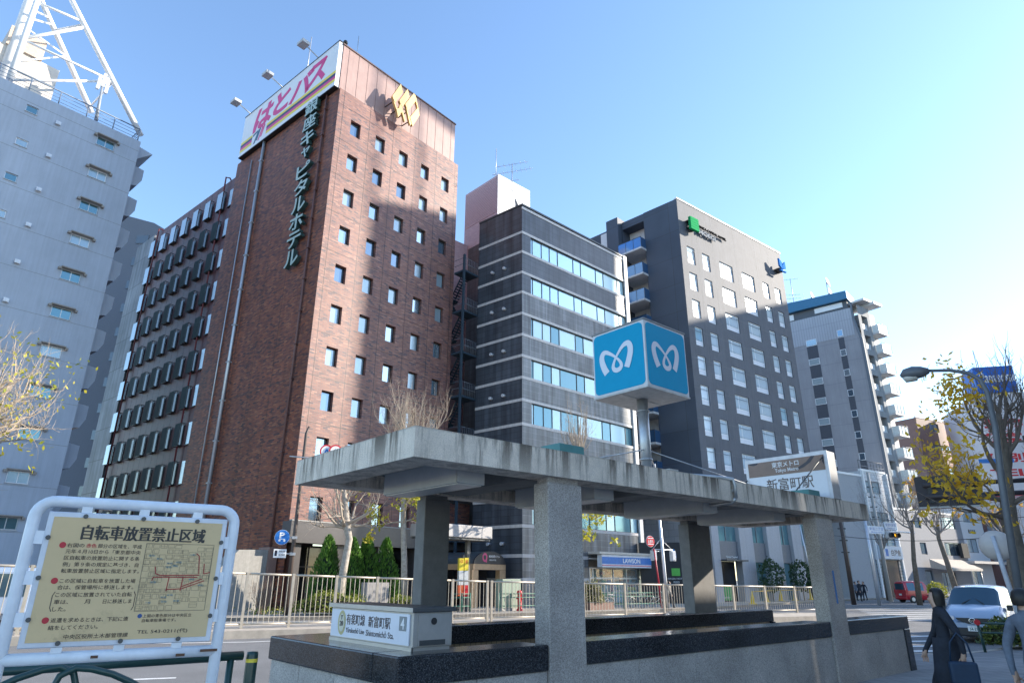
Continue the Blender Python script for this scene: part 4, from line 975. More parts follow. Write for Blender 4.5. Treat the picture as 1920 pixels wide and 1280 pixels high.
for x, lab in ((2.34,'teal green box on the concrete roof slab above the nearest pillar'), (9.2,'teal green box on the concrete roof slab in front of the white station name board')):
    c_ = MB(); c_.box(ID, 0, 0.46, 0, 0.36, 0.015, 0.15); o = tag(c_.build('roof_box', mat('faded teal paint',(0.07,0.22,0.22),0.6,var=0.15)), lab, 'box', 'roof boxes'); o.location = W(x, 0.12, 3.28); o.rotation_euler = (0,0,ang(CAZ))
    q = MB(); q.box(ID, 0.02, 0.44, 0.02, 0.34, 0, 0.015); q.build('base', DKGREY, o)

# ---- cube sign on its pole
CBX, CBY, CBZ, CS = 5.55, 1.2, 4.83, 1.20
cub = thing('cube_sign', 'blue cube sign with a looping letter M on a steel pole above the entrance roof', 'sign', W(CBX,CBY,3.28), ang(CAZ))
h = CS/2; zb = CBZ-3.28
SHELL = mat('white sign shell', (0.62,0.63,0.64), 0.45, var=0.08, scale=4)
c_ = MB(); c_.box(ID, -h, h, -h, h, zb, zb+CS); c_.build('sign_box', SHELL, cub, bevel=0.012)
c_ = MB(); c_.box(ID, -h-0.01, h+0.01, -h-0.01, h+0.01, zb+CS, zb+CS+0.03); c_.build('cap', mat('weathered edge',(0.22,0.22,0.22),0.6), cub)
c_ = MB(); c_.box(ID, -h-0.008, h+0.008, -h-0.008, h+0.008, zb-0.03, zb-0.001); c_.box(ID, -h+0.05, h-0.05, -0.006, 0.006, zb-0.04, zb-0.03); c_.build('base_plate', mat('dirty white plate',(0.50,0.49,0.47),0.6,var=0.2), cub)
METB = mat('sign azure', (0.0,0.31,0.52), 0.6, var=0.03, spec=0.2)
LOGO = mat('pale lilac logo', (0.66,0.68,0.74), 0.4, var=0.02)
def rrect(x0, x1, z0, z1, r, n=5):
    out = []
    for cx, cz, a0 in ((x1-r,z0+r,-90),(x1-r,z1-r,0),(x0+r,z1-r,90),(x0+r,z0+r,180)):
        for i in range(n+1): a = radians(a0+90*i/n); out.append((cx+r*cos(a), cz+r*sin(a)))
    return out
path = [(.275,.33,.055),(.225,.42,.053),(.19,.52,.05),(.185,.60,.047),(.215,.655,.042),(.27,.665,.034),(.34,.63,.027),(.40,.59,.022),(.46,.54,.019),(.515,.485,.021),(.55,.43,.027),(.555,.385,.032),(.52,.35,.035),(.46,.34,.036),(.415,.365,.034),(.40,.41,.029),(.42,.47,.023),(.46,.54,.019),(.515,.605,.022),(.575,.665,.028),(.64,.705,.036),(.70,.705,.043),(.735,.655,.048),(.74,.58,.05),(.72,.50,.05),(.69,.42,.05),(.655,.345,.05)]
def catmull(P, n=4):
    out = []
    for i in range(len(P)-1):
        p0, p1, p2, p3 = P[max(i-1,0)], P[i], P[i+1], P[min(i+2,len(P)-1)]
        for k in range(n):
            t = k/n; out.append(tuple(0.5*((2*b)+(-a+c)*t+(2*a-5*b+4*c-d)*t*t+(-a+3*b-3*c+d)*t**3) for a,b,c,d in zip(p0,p1,p2,p3)))
    out.append(P[-1]); return out
for fr in (Fr(-h, h, -pi/2), Fr(-h, -h, 0)):
    c_ = MB(); c_.vprism(fr, rrect(0.035, CS-0.035, 0.035+zb, CS-0.035+zb, 0.09), -0.006, -0.001); po_ = c_.build('sign_face', METB, cub)
    lg = MB(); cp = catmull(path); Lr = []
    for i, (u, v, r) in enumerate(cp):
        a = cp[max(i-1,0)]; b = cp[min(i+1,len(cp)-1)]; dx, dz = b[0]-a[0], b[1]-a[1]; l = hypot(dx,dz) or 1; nx, nz = -dz/l, dx/l
        Lr.append(((u+nx*r)*CS, (v+nz*r)*CS+zb, (u-nx*r)*CS, (v-nz*r)*CS+zb))
    for i, (p, q) in enumerate(zip(Lr, Lr[1:])): 
        wv = -0.011-0.00004*i
        lg.face([fr.p(p[0],wv,p[1]), fr.p(p[2],wv,p[3]), fr.p(q[2],wv,q[3]), fr.p(q[0],wv,q[1])])
    lg.build('logo', LOGO, po_)
c_ = MB(); c_.tube((0,0,0.0),(0,0,zb-0.03),0.098,0.098,20); c_.tube((0,0,0.42),(0,0,0.45),0.12,0.12,20); c_.tube((0,0,0.0),(0,0,0.03),0.2,0.2,20); c_.tube((0,0,zb-0.26),(0,0,zb-0.24),0.115,0.115,20); c_.build('pole', STEEL, cub)
c_ = MB()
for x, y in ((-2.6,-0.9),(2.6,-0.9),(2.4,1.2),(-2.4,1.2)): c_.tube((0,0,0.62),(x,y,0.0),0.011,n=5)
c_.box(ID, 0.25, 0.5, -0.3, -0.15, 0.0, 0.28); c_.build('stay_wire', STEEL, cub)
# ---- station name board on the slab
bs = thing('station_name_board', 'white and brown station name board standing on the far end of the entrance roof', 'sign', W(9.95,1.80,3.28), ang(CAZ)-pi/2)
bw_, bh_ = 1.82, 0.98
c_ = MB(); c_.box(ID, 0, bw_, 0, 0.36, 0.02, bh_); c_.build('board_case', mat('grey board case',(0.30,0.31,0.33),0.5,var=0.1), bs, bevel=0.01)
c_ = MB(); c_.box(ID, -0.01, bw_+0.01, -0.02, -0.001, 0.02, bh_+0.01); c_.build('frame', mat('white board frame',(0.66,0.66,0.68),0.4), bs)
c_ = MB(); c_.box(ID, 0.06, bw_-0.06, -0.027, -0.021, 0.06, bh_-0.07); fc = c_.build('sign_face', mat('white board face',(0.70,0.72,0.77),0.35,var=0.03), bs)
c_ = MB(); c_.box(ID, 0.06, bw_-0.06, -0.033, -0.028, 0.60, bh_-0.07); c_.build('brown_header', mat('brown header',(0.21,0.135,0.105),0.4), fc)
NVY = mat('dark swoosh', (0.022,0.022,0.04), 0.4)
c_ = MB(); c_.vprism(ID, [(0.07,0.90),(0.30,0.905),(0.30,0.86),(0.2,0.855),(0.1,0.875)][::-1] if False else [(0.07,0.905),(0.12,0.87),(0.2,0.855),(0.27,0.865),(0.32,0.905)], -0.037, -0.034); c_.vprism(ID, [(1.2,0.66),(1.32,0.70),(1.48,0.79),(1.58,0.905),(1.50,0.905),(1.38,0.80),(1.2,0.71)], -0.037, -0.034); c_.vprism(ID, [(1.75,0.70),(1.755,0.905),(1.71,0.78)], -0.037, -0.034); c_.parts('swoosh', NVY, fc)
c_ = MB(); LW2 = mat('white letter',(0.76,0.76,0.78),0.4); c_.text(ID, '東京メトロ', 0.62, 1.22, 0.755, 0.875, -0.034, 0.004, bold=0.01); c_.build('lettering', LW2, fc); c_ = MB(); c_.text(ID, 'Tokyo Metro', 0.68, 1.20, 0.63, 0.73, -0.034, 0.004, bold=0.006); c_.build('lettering', mat('white letter',(0.76,0.76,0.78),0.4), fc)
c_ = MB(); c_.text(ID, '新富町駅', 0.45, 1.48, 0.27, 0.53, -0.028, 0.004, bold=0.006); c_.build('lettering', mat('brown letter',(0.12,0.09,0.085),0.4), fc); c_ = MB(); c_.text(ID, 'Shintomichō Sta.', 0.40, 1.56, 0.09, 0.23, -0.028, 0.004, bold=0.006); c_.build('lettering', mat('brown letter',(0.12,0.09,0.085),0.4), fc)
c_ = MB(); c_.tube((1.75,-0.05,0.86),(1.3,-0.75,0.02),0.012); c_.tube((0.02,-0.05,0.55),(-0.1,-0.85,0.02),0.012); c_.build('stay_rod', DKGREY, bs)
# ---- lit station box on the parapet
lb = thing('station_light_box', 'long white illuminated station sign box lying on the polished black parapet end', 'sign', W(0.36,2.18,1.05), ang(CAZ)-pi/2)
lw, ld, lh = 1.84, 0.50, 0.37
BOXM = mat('brushed grey metal', (0.42,0.41,0.40), 0.42, 0.5, var=0.08, scale=8)
c_ = MB(); c_.box(ID, 0, lw, 0, ld, 0.03, lh); c_.build('case', BOXM, lb, bevel=0.008)
c_ = MB(); c_.box(ID, -0.03, lw+0.03, -0.03, ld+0.03, lh, lh+0.045); c_.build('lid', mat('dark lid',(0.085,0.09,0.095),0.4,0.3,var=0.15), lb, bevel=0.006)
c_ = MB(); c_.box(ID, 0.0, lw, -0.012, -0.001, 0.0, 0.035); c_.box(ID, 0.01, lw-0.01, 0.02, ld-0.02, 0, 0.03); c_.box(ID, -0.032, lw+0.031, -0.034, -0.0301, lh-0.0, lh+0.046); c_.build('trim', BOXM, lb)
c_ = MB(); c_.box(ID, 0.03, lw-0.05, -0.016, -0.002, 0.05, lh-0.02); fc = c_.build('sign_face', mat('milky sign face',(0.70,0.73,0.80),0.22,var=0.03,emit=0.0), lb)
c_ = MB(); c_.text(ID, '有楽町線', 0.42, 0.86, 0.19, 0.31, -0.017, 0.002, bold=0.012); c_.text(ID, '新富町駅', 0.94, 1.42, 0.185, 0.305, -0.017, 0.002, bold=0.012)
c_.build('lettering', mat('dark letter',(0.05,0.045,0.06),0.4), fc); c_ = MB(); c_.text(ID, 'Y', 0.285, 0.325, 0.24, 0.29, -0.023, 0.002, bold=0.012); c_.text(ID, '20', 0.265, 0.345, 0.17, 0.225, -0.023, 0.002, bold=0.015); c_.build('lettering', mat('dark letter',(0.05,0.045,0.06),0.4), fc); c_ = MB(); c_.text(ID, 'Yūrakuchō Line', 0.42, 0.86, 0.105, 0.16, -0.017, 0.002, bold=0.006); c_.text(ID, 'Shintomichō Sta.', 0.90, 1.50, 0.095, 0.16, -0.017, 0.002, bold=0.006)
c_.build('lettering', mat('dark letter',(0.05,0.045,0.06),0.4), fc)
c_ = MB(); c_.box(ID, 1.60, 1.74, -0.02, -0.017, 0.185, 0.325); c_.build('number_plate', mat('grey number plate',(0.20,0.23,0.25),0.4), fc)
c_ = MB(); c_.text(ID, '4', 1.635, 1.705, 0.20, 0.31, -0.021, 0.002, bold=0.015); c_.build('lettering', mat('white letter',(0.76,0.76,0.78),0.4), fc)
c_ = MB(); ring = [(0.305+0.098*cos(a*pi/14), 0.205+0.135*sin(a*pi/14)) for a in range(28)]; c_.vprism(ID, ring, -0.018, -0.0165); c_.build('line_badge', mat('olive gold badge',(0.44,0.40,0.20),0.4), fc)
c_ = MB(); ring = [(0.305+0.068*cos(a*pi/14), 0.205+0.10*sin(a*pi/14)) for a in range(28)]; c_.vprism(ID, ring, -0.0205, -0.019); c_.build('badge_centre', mat('badge pale',(0.58,0.57,0.46),0.4), fc)
fe_ = Fr(lw, 0, pi/2)
c_ = MB(); c_.box(fe_, 0.06, ld-0.06, -0.012, -0.001, 0.05, lh-0.02); dr = c_.build('end_door', BOXM, lb); c_ = MB(); c_.tube(fe_.p(0.25,-0.013,0.28), fe_.p(0.25,-0.022,0.28), 0.035, n=14); c_.build('lock', BLACK, dr); c_ = MB(); c_.box(fe_, 0.08, ld-0.1, -0.02, -0.012, 0.05, 0.10); c_.build('plate', DKGREY, dr)

# ------------------------------------------------------------------ bicycle notice board
BP = at(238,1087,3.9)
nb = thing('notice_board', 'cream no bicycle parking notice board in a chipped white tube frame', 'notice board', (BP.x,BP.y,0), ang(57))
np_ = wallpx(Vector((BP.x,BP.y,0)), 57)
def N(x, y): return np_(x, y)
uL, uR = N(35,1087)[0], N(424,1087)[0]; zT = (N(230,946)[1]); zB = N(200,1228)[1]
WT = mat('chipped white tube', (0.66,0.70,0.76), 0.42, var=0.10, scale=9)
RUST = mat('rust', (0.10,0.05,0.03), 0.8, var=0.3)
f = MB(); r_ = 0.027; cr_ = 0.075
def arc(cx, cz, a0, a1, n=6): return [(cx+cr_*cos(radians(a0+(a1-a0)*i/n)), 0, cz+cr_*sin(radians(a0+(a1-a0)*i/n))) for i in range(n+1)]
f.path([(uL,0,0)]+arc(uL+cr_, zT-cr_, 180, 90)+arc(uR-cr_, zT-cr_, 90, 0)+[(uR,0,0)], r_, 14)
f.tube((uL,0,zB),(uR,0,zB),r_,n=14); f.build('tube_frame', WT, nb)
PLq = [N(85,957),(N(427,972)),N(392,1208),N(20,1222)]
pu0, pu1, pz0, pz1 = uL+0.055, uR-0.04, zB+0.045, zT-0.048
f = MB(); f.box(ID, pu0, pu1, -0.025, 0.0, pz0, pz1); f.build('backing', mat('aluminium edge',(0.50,0.54,0.62),0.42,0.3), nb, bevel=0.004)
f = MB()
for u in (pu0+0.15, (pu0+pu1)/2, pu1-0.15):
    f.box(ID, u-0.022, u+0.022, -0.02, 0.01, pz1, zT-0.02); f.box(ID, u-0.022, u+0.022, -0.02, 0.01, zB+0.02, pz0)
for z in (pz0+0.12, (pz0+pz1)/2, pz1-0.12): f.box(ID, uL+0.02, pu0, -0.02, 0.01, z-0.03, z+0.03); f.box(ID, pu1, uR-0.02, -0.02, 0.01, z-0.03, z+0.03)
f.parts('mounting_tab', WT, nb)
f = MB()
for u in (pu0+0.15, (pu0+pu1)/2, pu1-0.15):
    for z in (pz0+0.018, pz1-0.018): f.tube((u,-0.026,z),(u,-0.036,z),0.011,n=8)
for z in (pz0+0.12, (pz0+pz1)/2, pz1-0.12):
    for u in (pu0+0.018, pu1-0.018): f.tube((u,-0.026,z),(u,-0.036,z),0.011,n=8)
f.parts('bolt', DKGREY, nb)
def dirty(name, col, dcol):
    m = mat(name, col, 0.5, var=0.06, scale=3, fine=0.0); t = m.node_tree; L = t.links.new; b = t.nodes['Principled BSDF']; src = b.inputs['Base Color'].links[0].from_socket
    tc = t.nodes.new('ShaderNodeTexCoord'); n = t.nodes.new('ShaderNodeTexNoise'); n.inputs['Scale'].default_value = 5; n.inputs['Detail'].default_value = 9; n.inputs['Roughness'].default_value = 0.75; L(tc.outputs['Object'], n.inputs['Vector'])
    cr = t.nodes.new('ShaderNodeValToRGB'); cr.color_ramp.elements[0].position = 0.56; cr.color_ramp.elements[1].position = 0.72; cr.color_ramp.elements[1].color = (0.8,0.8,0.8,1); L(n.outputs[0], cr.inputs[0])
    sp_ = t.nodes.new('ShaderNodeSeparateXYZ'); L(tc.outputs['Object'], sp_.inputs[0]); mr = t.nodes.new('ShaderNodeMapRange'); mr.inputs['From Min'].default_value = pz0; mr.inputs['From Max'].default_value = pz0+0.09; mr.inputs['To Min'].default_value = 1.0; mr.inputs['To Max'].default_value = 0.4; L(sp_.outputs[2], mr.inputs['Value'])
    ml = t.nodes.new('ShaderNodeMath'); ml.operation = 'MULTIPLY'; L(cr.outputs[0], ml.inputs[0]); L(mr.outputs[0], ml.inputs[1])
    mx = t.nodes.new('ShaderNodeMix'); mx.data_type = 'RGBA'; L(ml.outputs[0], mx.inputs[0]); L(src, mx.inputs[6]); mx.inputs[7].default_value = (*dcol,1); L(mx.outputs[2], b.inputs['Base Color']); return m
bu0, bu1, bz0, bz1 = pu0+0.024, pu1-0.024, pz0+0.024, pz1-0.024
f = MB(); f.box(ID, bu0, bu1, -0.029, -0.0255, bz0, bz1); pan = f.build('notice_panel', dirty('cream notice panel',(0.58,0.43,0.235),(0.10,0.08,0.05)), nb)
BW, BH = bu1-bu0, bz1-bz0
def nt_(mb, body, fx0, fx1, fy0, fy1, bold=0.0, w=-0.0295): mb.text(ID, body, bu0+BW*fx0, bu0+BW*fx1, bz1-BH*fy1, bz1-BH*fy0, w, 0.001, bold=bold)
INK = mat('black ink', (0.025,0.023,0.022), 0.5); REDI = mat('red ink', (0.42,0.015,0.03), 0.5); BLUI = mat('blue ink', (0.02,0.07,0.22), 0.5); MAPI = mat('map line ink', (0.19,0.16,0.10), 0.6); MAPR = mat('map red', (0.32,0.03,0.03), 0.5); MAPB = mat('map blue', (0.12,0.26,0.30), 0.6)
f = MB(); nt_(f, '自転車放置禁止区域', 0.165, 0.895, 0.06, 0.185, 0.004)
for dx_, w_ in ((-0.0022,-0.0298),(0.0022,-0.0301),(0.0044,-0.0304)): nt_(f, '自転車放置禁止区域', 0.165+dx_, 0.895+dx_, 0.06, 0.185, 0.004, w_)
f.build('title', INK, pan)
f = MB()
for body, a, b, y in (('右図の',0.10,0.195,0.215),('部分の区域を、平成',0.27,0.52,0.215),('元年４月10日から「東京都中央',0.10,0.52,0.265),('区自転車の放置防止に関する条',0.10,0.52,0.318),('例」第９条の規定に基づき、自',0.10,0.52,0.371),('転車放置禁止区域に指定します。',0.10,0.53,0.424),
    ('この区域に自転車を放置した場',0.105,0.52,0.505),('合は、保管場所に移送します。',0.10,0.515,0.557),('この区域に放置されていた自転',0.10,0.515,0.616),('車は、',0.10,0.175,0.672),('月',0.26,0.29,0.672),('日に移送しま',0.36,0.52,0.672),('した。',0.10,0.17,0.728),
    ('返還を求めるときは、下記に連',0.105,0.52,0.815),('絡をしてください。',0.10,0.36,0.872),('中央区役所土木部管理課',0.19,0.535,0.945)):
    f = MB(); nt_(f, body, a, b, y, y+0.036, 0.004); f.build('text_line', INK, pan)
for q_ in (('上図の青色部分は中央区立', 0.60, 0.89, 0.80, 0.828), ('自転車駐車場です。', 0.60, 0.80, 0.838, 0.866), ('TEL 543-0211(代)', 0.585, 0.88, 0.925, 0.965)):
    f = MB(); nt_(f, *q_, 0.003); f.build('text_line', INK, pan)
f = MB(); nt_(f, '赤色', 0.205, 0.262, 0.215, 0.251, 0.01)
def dot(mb, fx, fy, r): 
    c = (bu0+BW*fx, bz1-BH*fy); mb.vprism(ID, [(c[0]+r*cos(a*pi/8), c[1]+r*sin(a*pi/8)) for a in range(16)], -0.0305, -0.0292)
f.build('red_lettering', REDI, pan)
for fy in (0.233, 0.523, 0.833): f = MB(); dot(f, 0.078, fy, 0.014); f.build('red_dot', REDI, pan)
f = MB(); dot(f, 0.583, 0.814, 0.010); f.build('blue_mark', BLUI, pan)
f = MB()
def ln(mb, x0, y0, x1, y1, t, w=-0.0303):
    a = Vector((bu0+BW*x0, 0, bz1-BH*y0)); b = Vector((bu0+BW*x1, 0, bz1-BH*y1)); d = (b-a).normalized(); n = Vector((-d.z,0,d.x))*t/2
    mb.face([(p.x,w,p.z) for p in (a-n,b-n,b+n,a+n)])
for x0, y0, x1, y1 in ((0.095,0.61,0.085,0.64),(0.085,0.64,0.085,0.735),(0.085,0.735,0.095,0.765),(0.525,0.61,0.535,0.64),(0.535,0.64,0.535,0.735),(0.535,0.735,0.525,0.765)): ln(f, x0,y0,x1,y1, 0.003)
f.build('bracket_line', INK, pan)
f = MB(); rr = random.Random(3)
mx0, mx1, my0, my1 = 0.545, 0.965, 0.20, 0.775
for a, b, c_, d_ in ((mx0,my0,mx1,my0),(mx0,my1,mx1,my1),(mx0,my0,mx0,my1),(mx1,my0,mx1,my1)): ln(f, a,b,c_,d_, 0.0022)
gx = [0.545,0.585,0.63,0.675,0.72,0.765,0.81,0.86,0.915,0.965]; gy = [0.20,0.245,0.29,0.34,0.39,0.445,0.49,0.54,0.585,0.63,0.68,0.725,0.775]
for i in range(len(gx)-1):
    for j in range(len(gy)-1):
        if rr.random() < 0.16: continue
        e = 0.006; sk = 0.02 if i > 5 else 0
        x0, x1, y0, y1 = gx[i]+e*0.6, gx[i+1]-e*0.6, gy[j]+e+(sk if j<6 else -sk), gy[j+1]-e+(sk if j<6 else -sk)
        y0, y1 = max(y0,my0), min(y1,my1)
        for q in ((x0,y0,x1,y0),(x1,y0,x1,y1),(x1,y1,x0,y1),(x0,y1,x0,y0)): ln(f,*q,0.0013)
        for k_ in range(rr.randint(0,3)):
            xx = x0+(x1-x0)*rr.random(); ln(f, xx,y0,xx,y1,0.0011)
        if rr.random() < 0.5: yy = y0+(y1-y0)*rr.random(); ln(f, x0,yy,x1,yy,0.0011)
f.build('map_lines', MAPI, pan)
f = MB()
for q in ((0.62,0.40,0.63,0.46),(0.63,0.46,0.66,0.475),(0.66,0.475,0.90,0.47),(0.62,0.49,0.89,0.49),(0.62,0.49,0.615,0.52),(0.715,0.49,0.71,0.61),(0.80,0.49,0.795,0.61),(0.71,0.595,0.80,0.59),(0.80,0.57,0.92,0.505),(0.80,0.59,0.935,0.52),(0.88,0.30,0.895,0.46),(0.92,0.37,0.925,0.46),(0.925,0.46,0.965,0.445),(0.86,0.28,0.88,0.30)): ln(f,*q,0.0045,-0.0308)
f.build('map_route', MAPR, pan)
f = MB()
for i in range(16):
    f = MB(); x = 0.55+0.38*rr.random(); y = 0.23+0.5*rr.random(); nt_(f, rr.choice(['新富','入船','湊','築地','明石町']), x, x+0.035, y, y+0.016, 0, -0.0304); f.build('map_lettering', MAPB, pan)
f = MB()
for u, z, l in ((-0.62,zB,0.06),(-0.1,zB,0.03),(0.42,zB+0.005,0.08),(0.3,zB-0.01,0.04)): f.box(ID, u*0.9, u*0.9+l, -0.0405, -0.038, z-0.006, z+0.006)
f.parts('rust_patch', RUST, nb)

# ------------------------------------------------------------------ green guard rail beside the board
DGR = mat('dark green paint', (0.012,0.05,0.045), 0.38, var=0.12, scale=8, coat=0.2)
gp0 = at(474,1221,8.2)
gr_ = thing('guard_rail', 'dark green tube guard rail behind the notice board leg', 'guard rail', (gp0.x,gp0.y,0), ang(52))
zt_ = gp0.z
f = MB(); f.path([(-0.10,0,zt_-0.03),(-2.2,0,zt_-0.03),(-2.35,0,zt_-0.12),(-2.35,0,0)], 0.045, 10); f.tube((-0.22,0,zt_-0.05),(-0.22,0,0),0.036,n=10); f.tube((-0.2,0,zt_-0.36),(-0.03,0,zt_-0.36),0.018); f.box(ID,-0.16,-0.08,-0.03,0.03,zt_-0.42,zt_-0.30); f.tube((-0.22,0,0.25),(-2.35,0,0.25),0.03,n=8); f.build('rail', DGR, gr_)
bo = thing('bollard', 'dark green bollard with a yellow band at the end of the guard rail', 'bollard', (gp0.x,gp0.y,0), 0)
f = MB(); f.lathe((0,0,0), [(0.06,0),(0.06,zt_-0.03),(0.055,zt_),(0,zt_+0.005)], 16); f.build('post', DGR, bo)
f = MB(); f.lathe((0,0,0), [(0.0615,zt_-0.10),(0.0615,zt_-0.065)], 16); f.build('yellow_band', YEL, bo)
for px0, lab in ((95,'dark green arched tube rail under the notice board, leftmost of the two arches'),(160,'dark green arched tube rail under the notice board, nearest the bollard of the two')):
    a = at(px0,1250,6.6) if px0 < 120 else at(px0,1250,6.6)
    o = thing('arched_rail', lab, 'rail', (a.x,a.y,0), ang(52), 'arched rails')
    s = -1 if px0 < 120 else 1
    f = MB(); pts = [(s*0.65,0,0),(s*0.65,0,a.z-0.33)]+[(s*(0.65-0.75*t),0,a.z-0.33+0.33*sin(t*pi/2)) for t in (0.2,0.4,0.6,0.8,0.95)]+[(s*-0.16,0,a.z-0.05),(s*-0.2,0,a.z-0.16),(s*-0.2,0,0)]
    f.path(pts, 0.026, 10); f.build('tube', DGR, o)
# ------------------------------------------------------------------ fences along the median
FEN = mat('cream fence steel', (0.46,0.41,0.34), 0.42, 0.25, var=0.14, scale=5)
def fence_pt(x): return G(x, 1178-0.0288*(x-446), 0.1)
def fence_h(x): return 1.78-0.00043*(x-446)
def fence(name_label, xa, xb, npan, post_first=True):
    A_, B_ = fence_pt(xa), fence_pt(xb); o = thing('picket_fence', name_label, 'fence', A_, atan2(B_.y-A_.y, B_.x-A_.x), 'picket fences')
    Ln = (B_-A_).length; ha, hb = fence_h(xa), fence_h(xb); H_ = lambda u: ha+(hb-ha)*u/Ln
    for i in range(npan+1):
        u = Ln*i/npan; q = MB(); q.box(ID, u-0.045, u+0.045, -0.045, 0.045, 0, H_(u)+0.02); q.build('post', FEN, o)
        if i == npan: break
        u2 = Ln*(i+1)/npan; q = MB(); n_ = max(6, int((u2-u)/0.165))
        for k_ in range(1, n_): uu = u+(u2-u)*k_/n_; q.tube((uu,0,0.14),(uu,0,H_(uu)-0.03),0.0125,n=5,cap=False)
        q.tube((u+0.04,0,H_(u)-0.03),(u2-0.04,0,H_(u2)-0.03),0.036,n=8); q.tube((u+0.04,0,0.14),(u2-0.04,0,0.14),0.03,n=6); q.build('panel', FEN, o)
    return o
fence('cream picket fence along the median in front of the brick hotel hedge', -230, 913, 12)
fence('cream picket fence along the median in front of the convenience store', 921, 1548, 9)

# ------------------------------------------------------------------ poles, signs and signals on the far side
DPOLE = mat('dark brown pole', (0.07,0.05,0.042), 0.5)
RED = mat('sign red', (0.55,0.02,0.03), 0.4); BLUE = mat('sign blue round', (0.02,0.16,0.50), 0.4)
def disc(mb, fr, u, z, r, w0, w1, n=28, m=0): mb.vprism(fr, [(u+r*cos(2*pi*k/n), z+r*sin(2*pi*k/n)) for k in range(n)], w0, w1, m)
p0 = G(535,1153); pk_ = thing('parking_sign_pole', 'brown pole with a round blue P sign and white plate by the brick hotel corner', 'sign pole', (p0.x,p0.y,0), ang(62))
dpx = p0.length*1.02/1295
q = MB(); q.path([(0,0,0),(0,0,4.0),(0.0,0,9.2),(0.12,0,9.6)], [0.12,0.10,0.075,0.06], 10); q.build('pole', DPOLE, pk_)
zP = at(527,1007,p0.xy.length).z
q = MB(); disc(q, ID, -0.62, zP, 0.36, -0.12, -0.09); sf = q.build('round_sign', BLUE, pk_)
q = MB(); q.text(ID, 'P', -0.76, -0.5, zP-0.04, zP+0.24, -0.121, 0.004, bold=0.03); 
for dx in (-0.74,-0.5): disc(q, ID, dx, zP-0.16, 0.06, -0.126, -0.121, 14)
q.box(ID,-0.74,-0.5,-0.126,-0.121,zP-0.1,zP-0.08); q.build('marking', WHITE, sf)
q = MB(); disc(q, ID, -0.62, zP, 0.375, -0.088, -0.08); q.build('rim', WHITE, sf)
q = MB(); q.box(ID, -0.95, -0.33, -0.12, -0.09, zP-1.0, zP-0.58); pl_ = q.build('white_plate', WHITE, pk_)
q = MB(); q.text(ID, '自転車', -0.7, -0.4, zP-0.74, zP-0.64, -0.121, 0.003); q.text(ID, '歩行者専用', -0.7, -0.4, zP-0.92, zP-0.80, -0.121, 0.003); q.box(ID,-0.9,-0.78,-0.124,-0.121,zP-0.92,zP-0.64); q.build('lettering', NVY, pl_)
q = MB()
for zz in (zP+0.0, zP-0.8): q.tube((-0.4,-0.07,zz),(0,-0.07,zz),0.03); q.box(ID,-0.13,0.13,-0.13,0.13,zz-0.07,zz+0.07)
q.build('bracket', STEEL, pk_)
# two round prohibition signs showing over the roof slab
for x, lab in ((612,'fully visible round red ringed sign with blue mark peeping over the concrete roof slab'),(629,'second round red ringed sign, mostly sunk behind the edge of the concrete roof slab')):
    c0 = at(x, 846, p0.xy.length); o = thing('round_road_sign', lab, 'road sign', (c0.x,c0.y,0), ang(62), 'round road signs')
    q = MB(); q.tube((0,0.05,c0.z-0.5),(0,0.05,c0.z+0.25),0.04); q.tube((-1.9 if x < 620 else -0.6,0.05,c0.z-0.42),(0.05,0.05,c0.z-0.42),0.035); q.build('bracket', STEEL, o)
    q = MB(); disc(q, ID, 0, c0.z, 0.37, -0.03, 0.0); f_ = q.build('sign_disc', RED, o)
    q = MB(); disc(q, ID, 0, c0.z, 0.29, -0.036, -0.031); q.build('white_ring', WHITE, f_); q = MB(); q.vprism(ID, [(-0.12,c0.z-0.1),(-0.05,c0.z-0.1),(0.0,c0.z+0.02),(0.05,c0.z-0.1),(0.12,c0.z-0.1),(0.05,c0.z+0.13),(-0.05,c0.z+0.13)], -0.042, -0.037); q.build('blue_mark', BLUE, f_)
# grey shelter in front of the hotel entrance
s0 = G(874,1145); sh = thing('bus_shelter', 'grey flat roofed bus shelter half hidden by the dark pillar', 'bus shelter', (s0.x,s0.y,0), ang(44))
SHG = mat('shelter grey', (0.34,0.33,0.33), 0.5, var=0.06)
q = MB(); q.box(ID, -3.6, 1.35, -0.7, 1.0, 4.02, 4.72); q.build('roof', SHG, sh, bevel=0.03); q = MB(); q.box(ID, -3.55, 1.25, -0.6, 0.9, 3.9, 4.02); q.build('roof_underside', DKGREY, sh)
q = MB(); q.box(ID, -0.12, 0.12, -0.1, 0.12, 0, 3.9); q.build('post', mat('shelter post',(0.10,0.095,0.09),0.5), sh); q = MB(); q.box(ID, -3.0, -2.76, -0.1, 0.12, 0, 3.9); q.build('post', mat('shelter post',(0.10,0.095,0.09),0.5), sh)
# bus stop sign
b0 = G(866,1146); bsn = thing('bus_stop_sign', 'yellow and white bus stop sign on a red base beside the dark pillar', 'bus stop', (b0.x,b0.y,0), ang(62))
d_ = b0.xy.length; Z = lambda y: at(866,y,d_).z
q = MB(); q.box(ID, -0.33, 0.33, -0.12, 0.12, 0, 0.25); q.box(ID,-0.06,0.06,-0.06,0.06,0.25,Z(1040)); q.build('base', DKGREY, bsn)
q = MB(); q.box(ID, -0.3, -0.02, -0.14, 0.1, Z(1069), Z(1046)); q.box(ID, 0.03, 0.28, -0.14, 0.1, Z(1069), Z(1045)); f_ = q.build('yellow_panel', YEL, bsn)
q = MB(); q.text(ID, 'バス', -0.28, -0.06, Z(1055), Z(1049), -0.141, 0.003, bold=0.02); q.text(ID, '都', 0.07,0.25,Z(1056),Z(1049),-0.141,0.003); q.build('lettering', RED, f_)
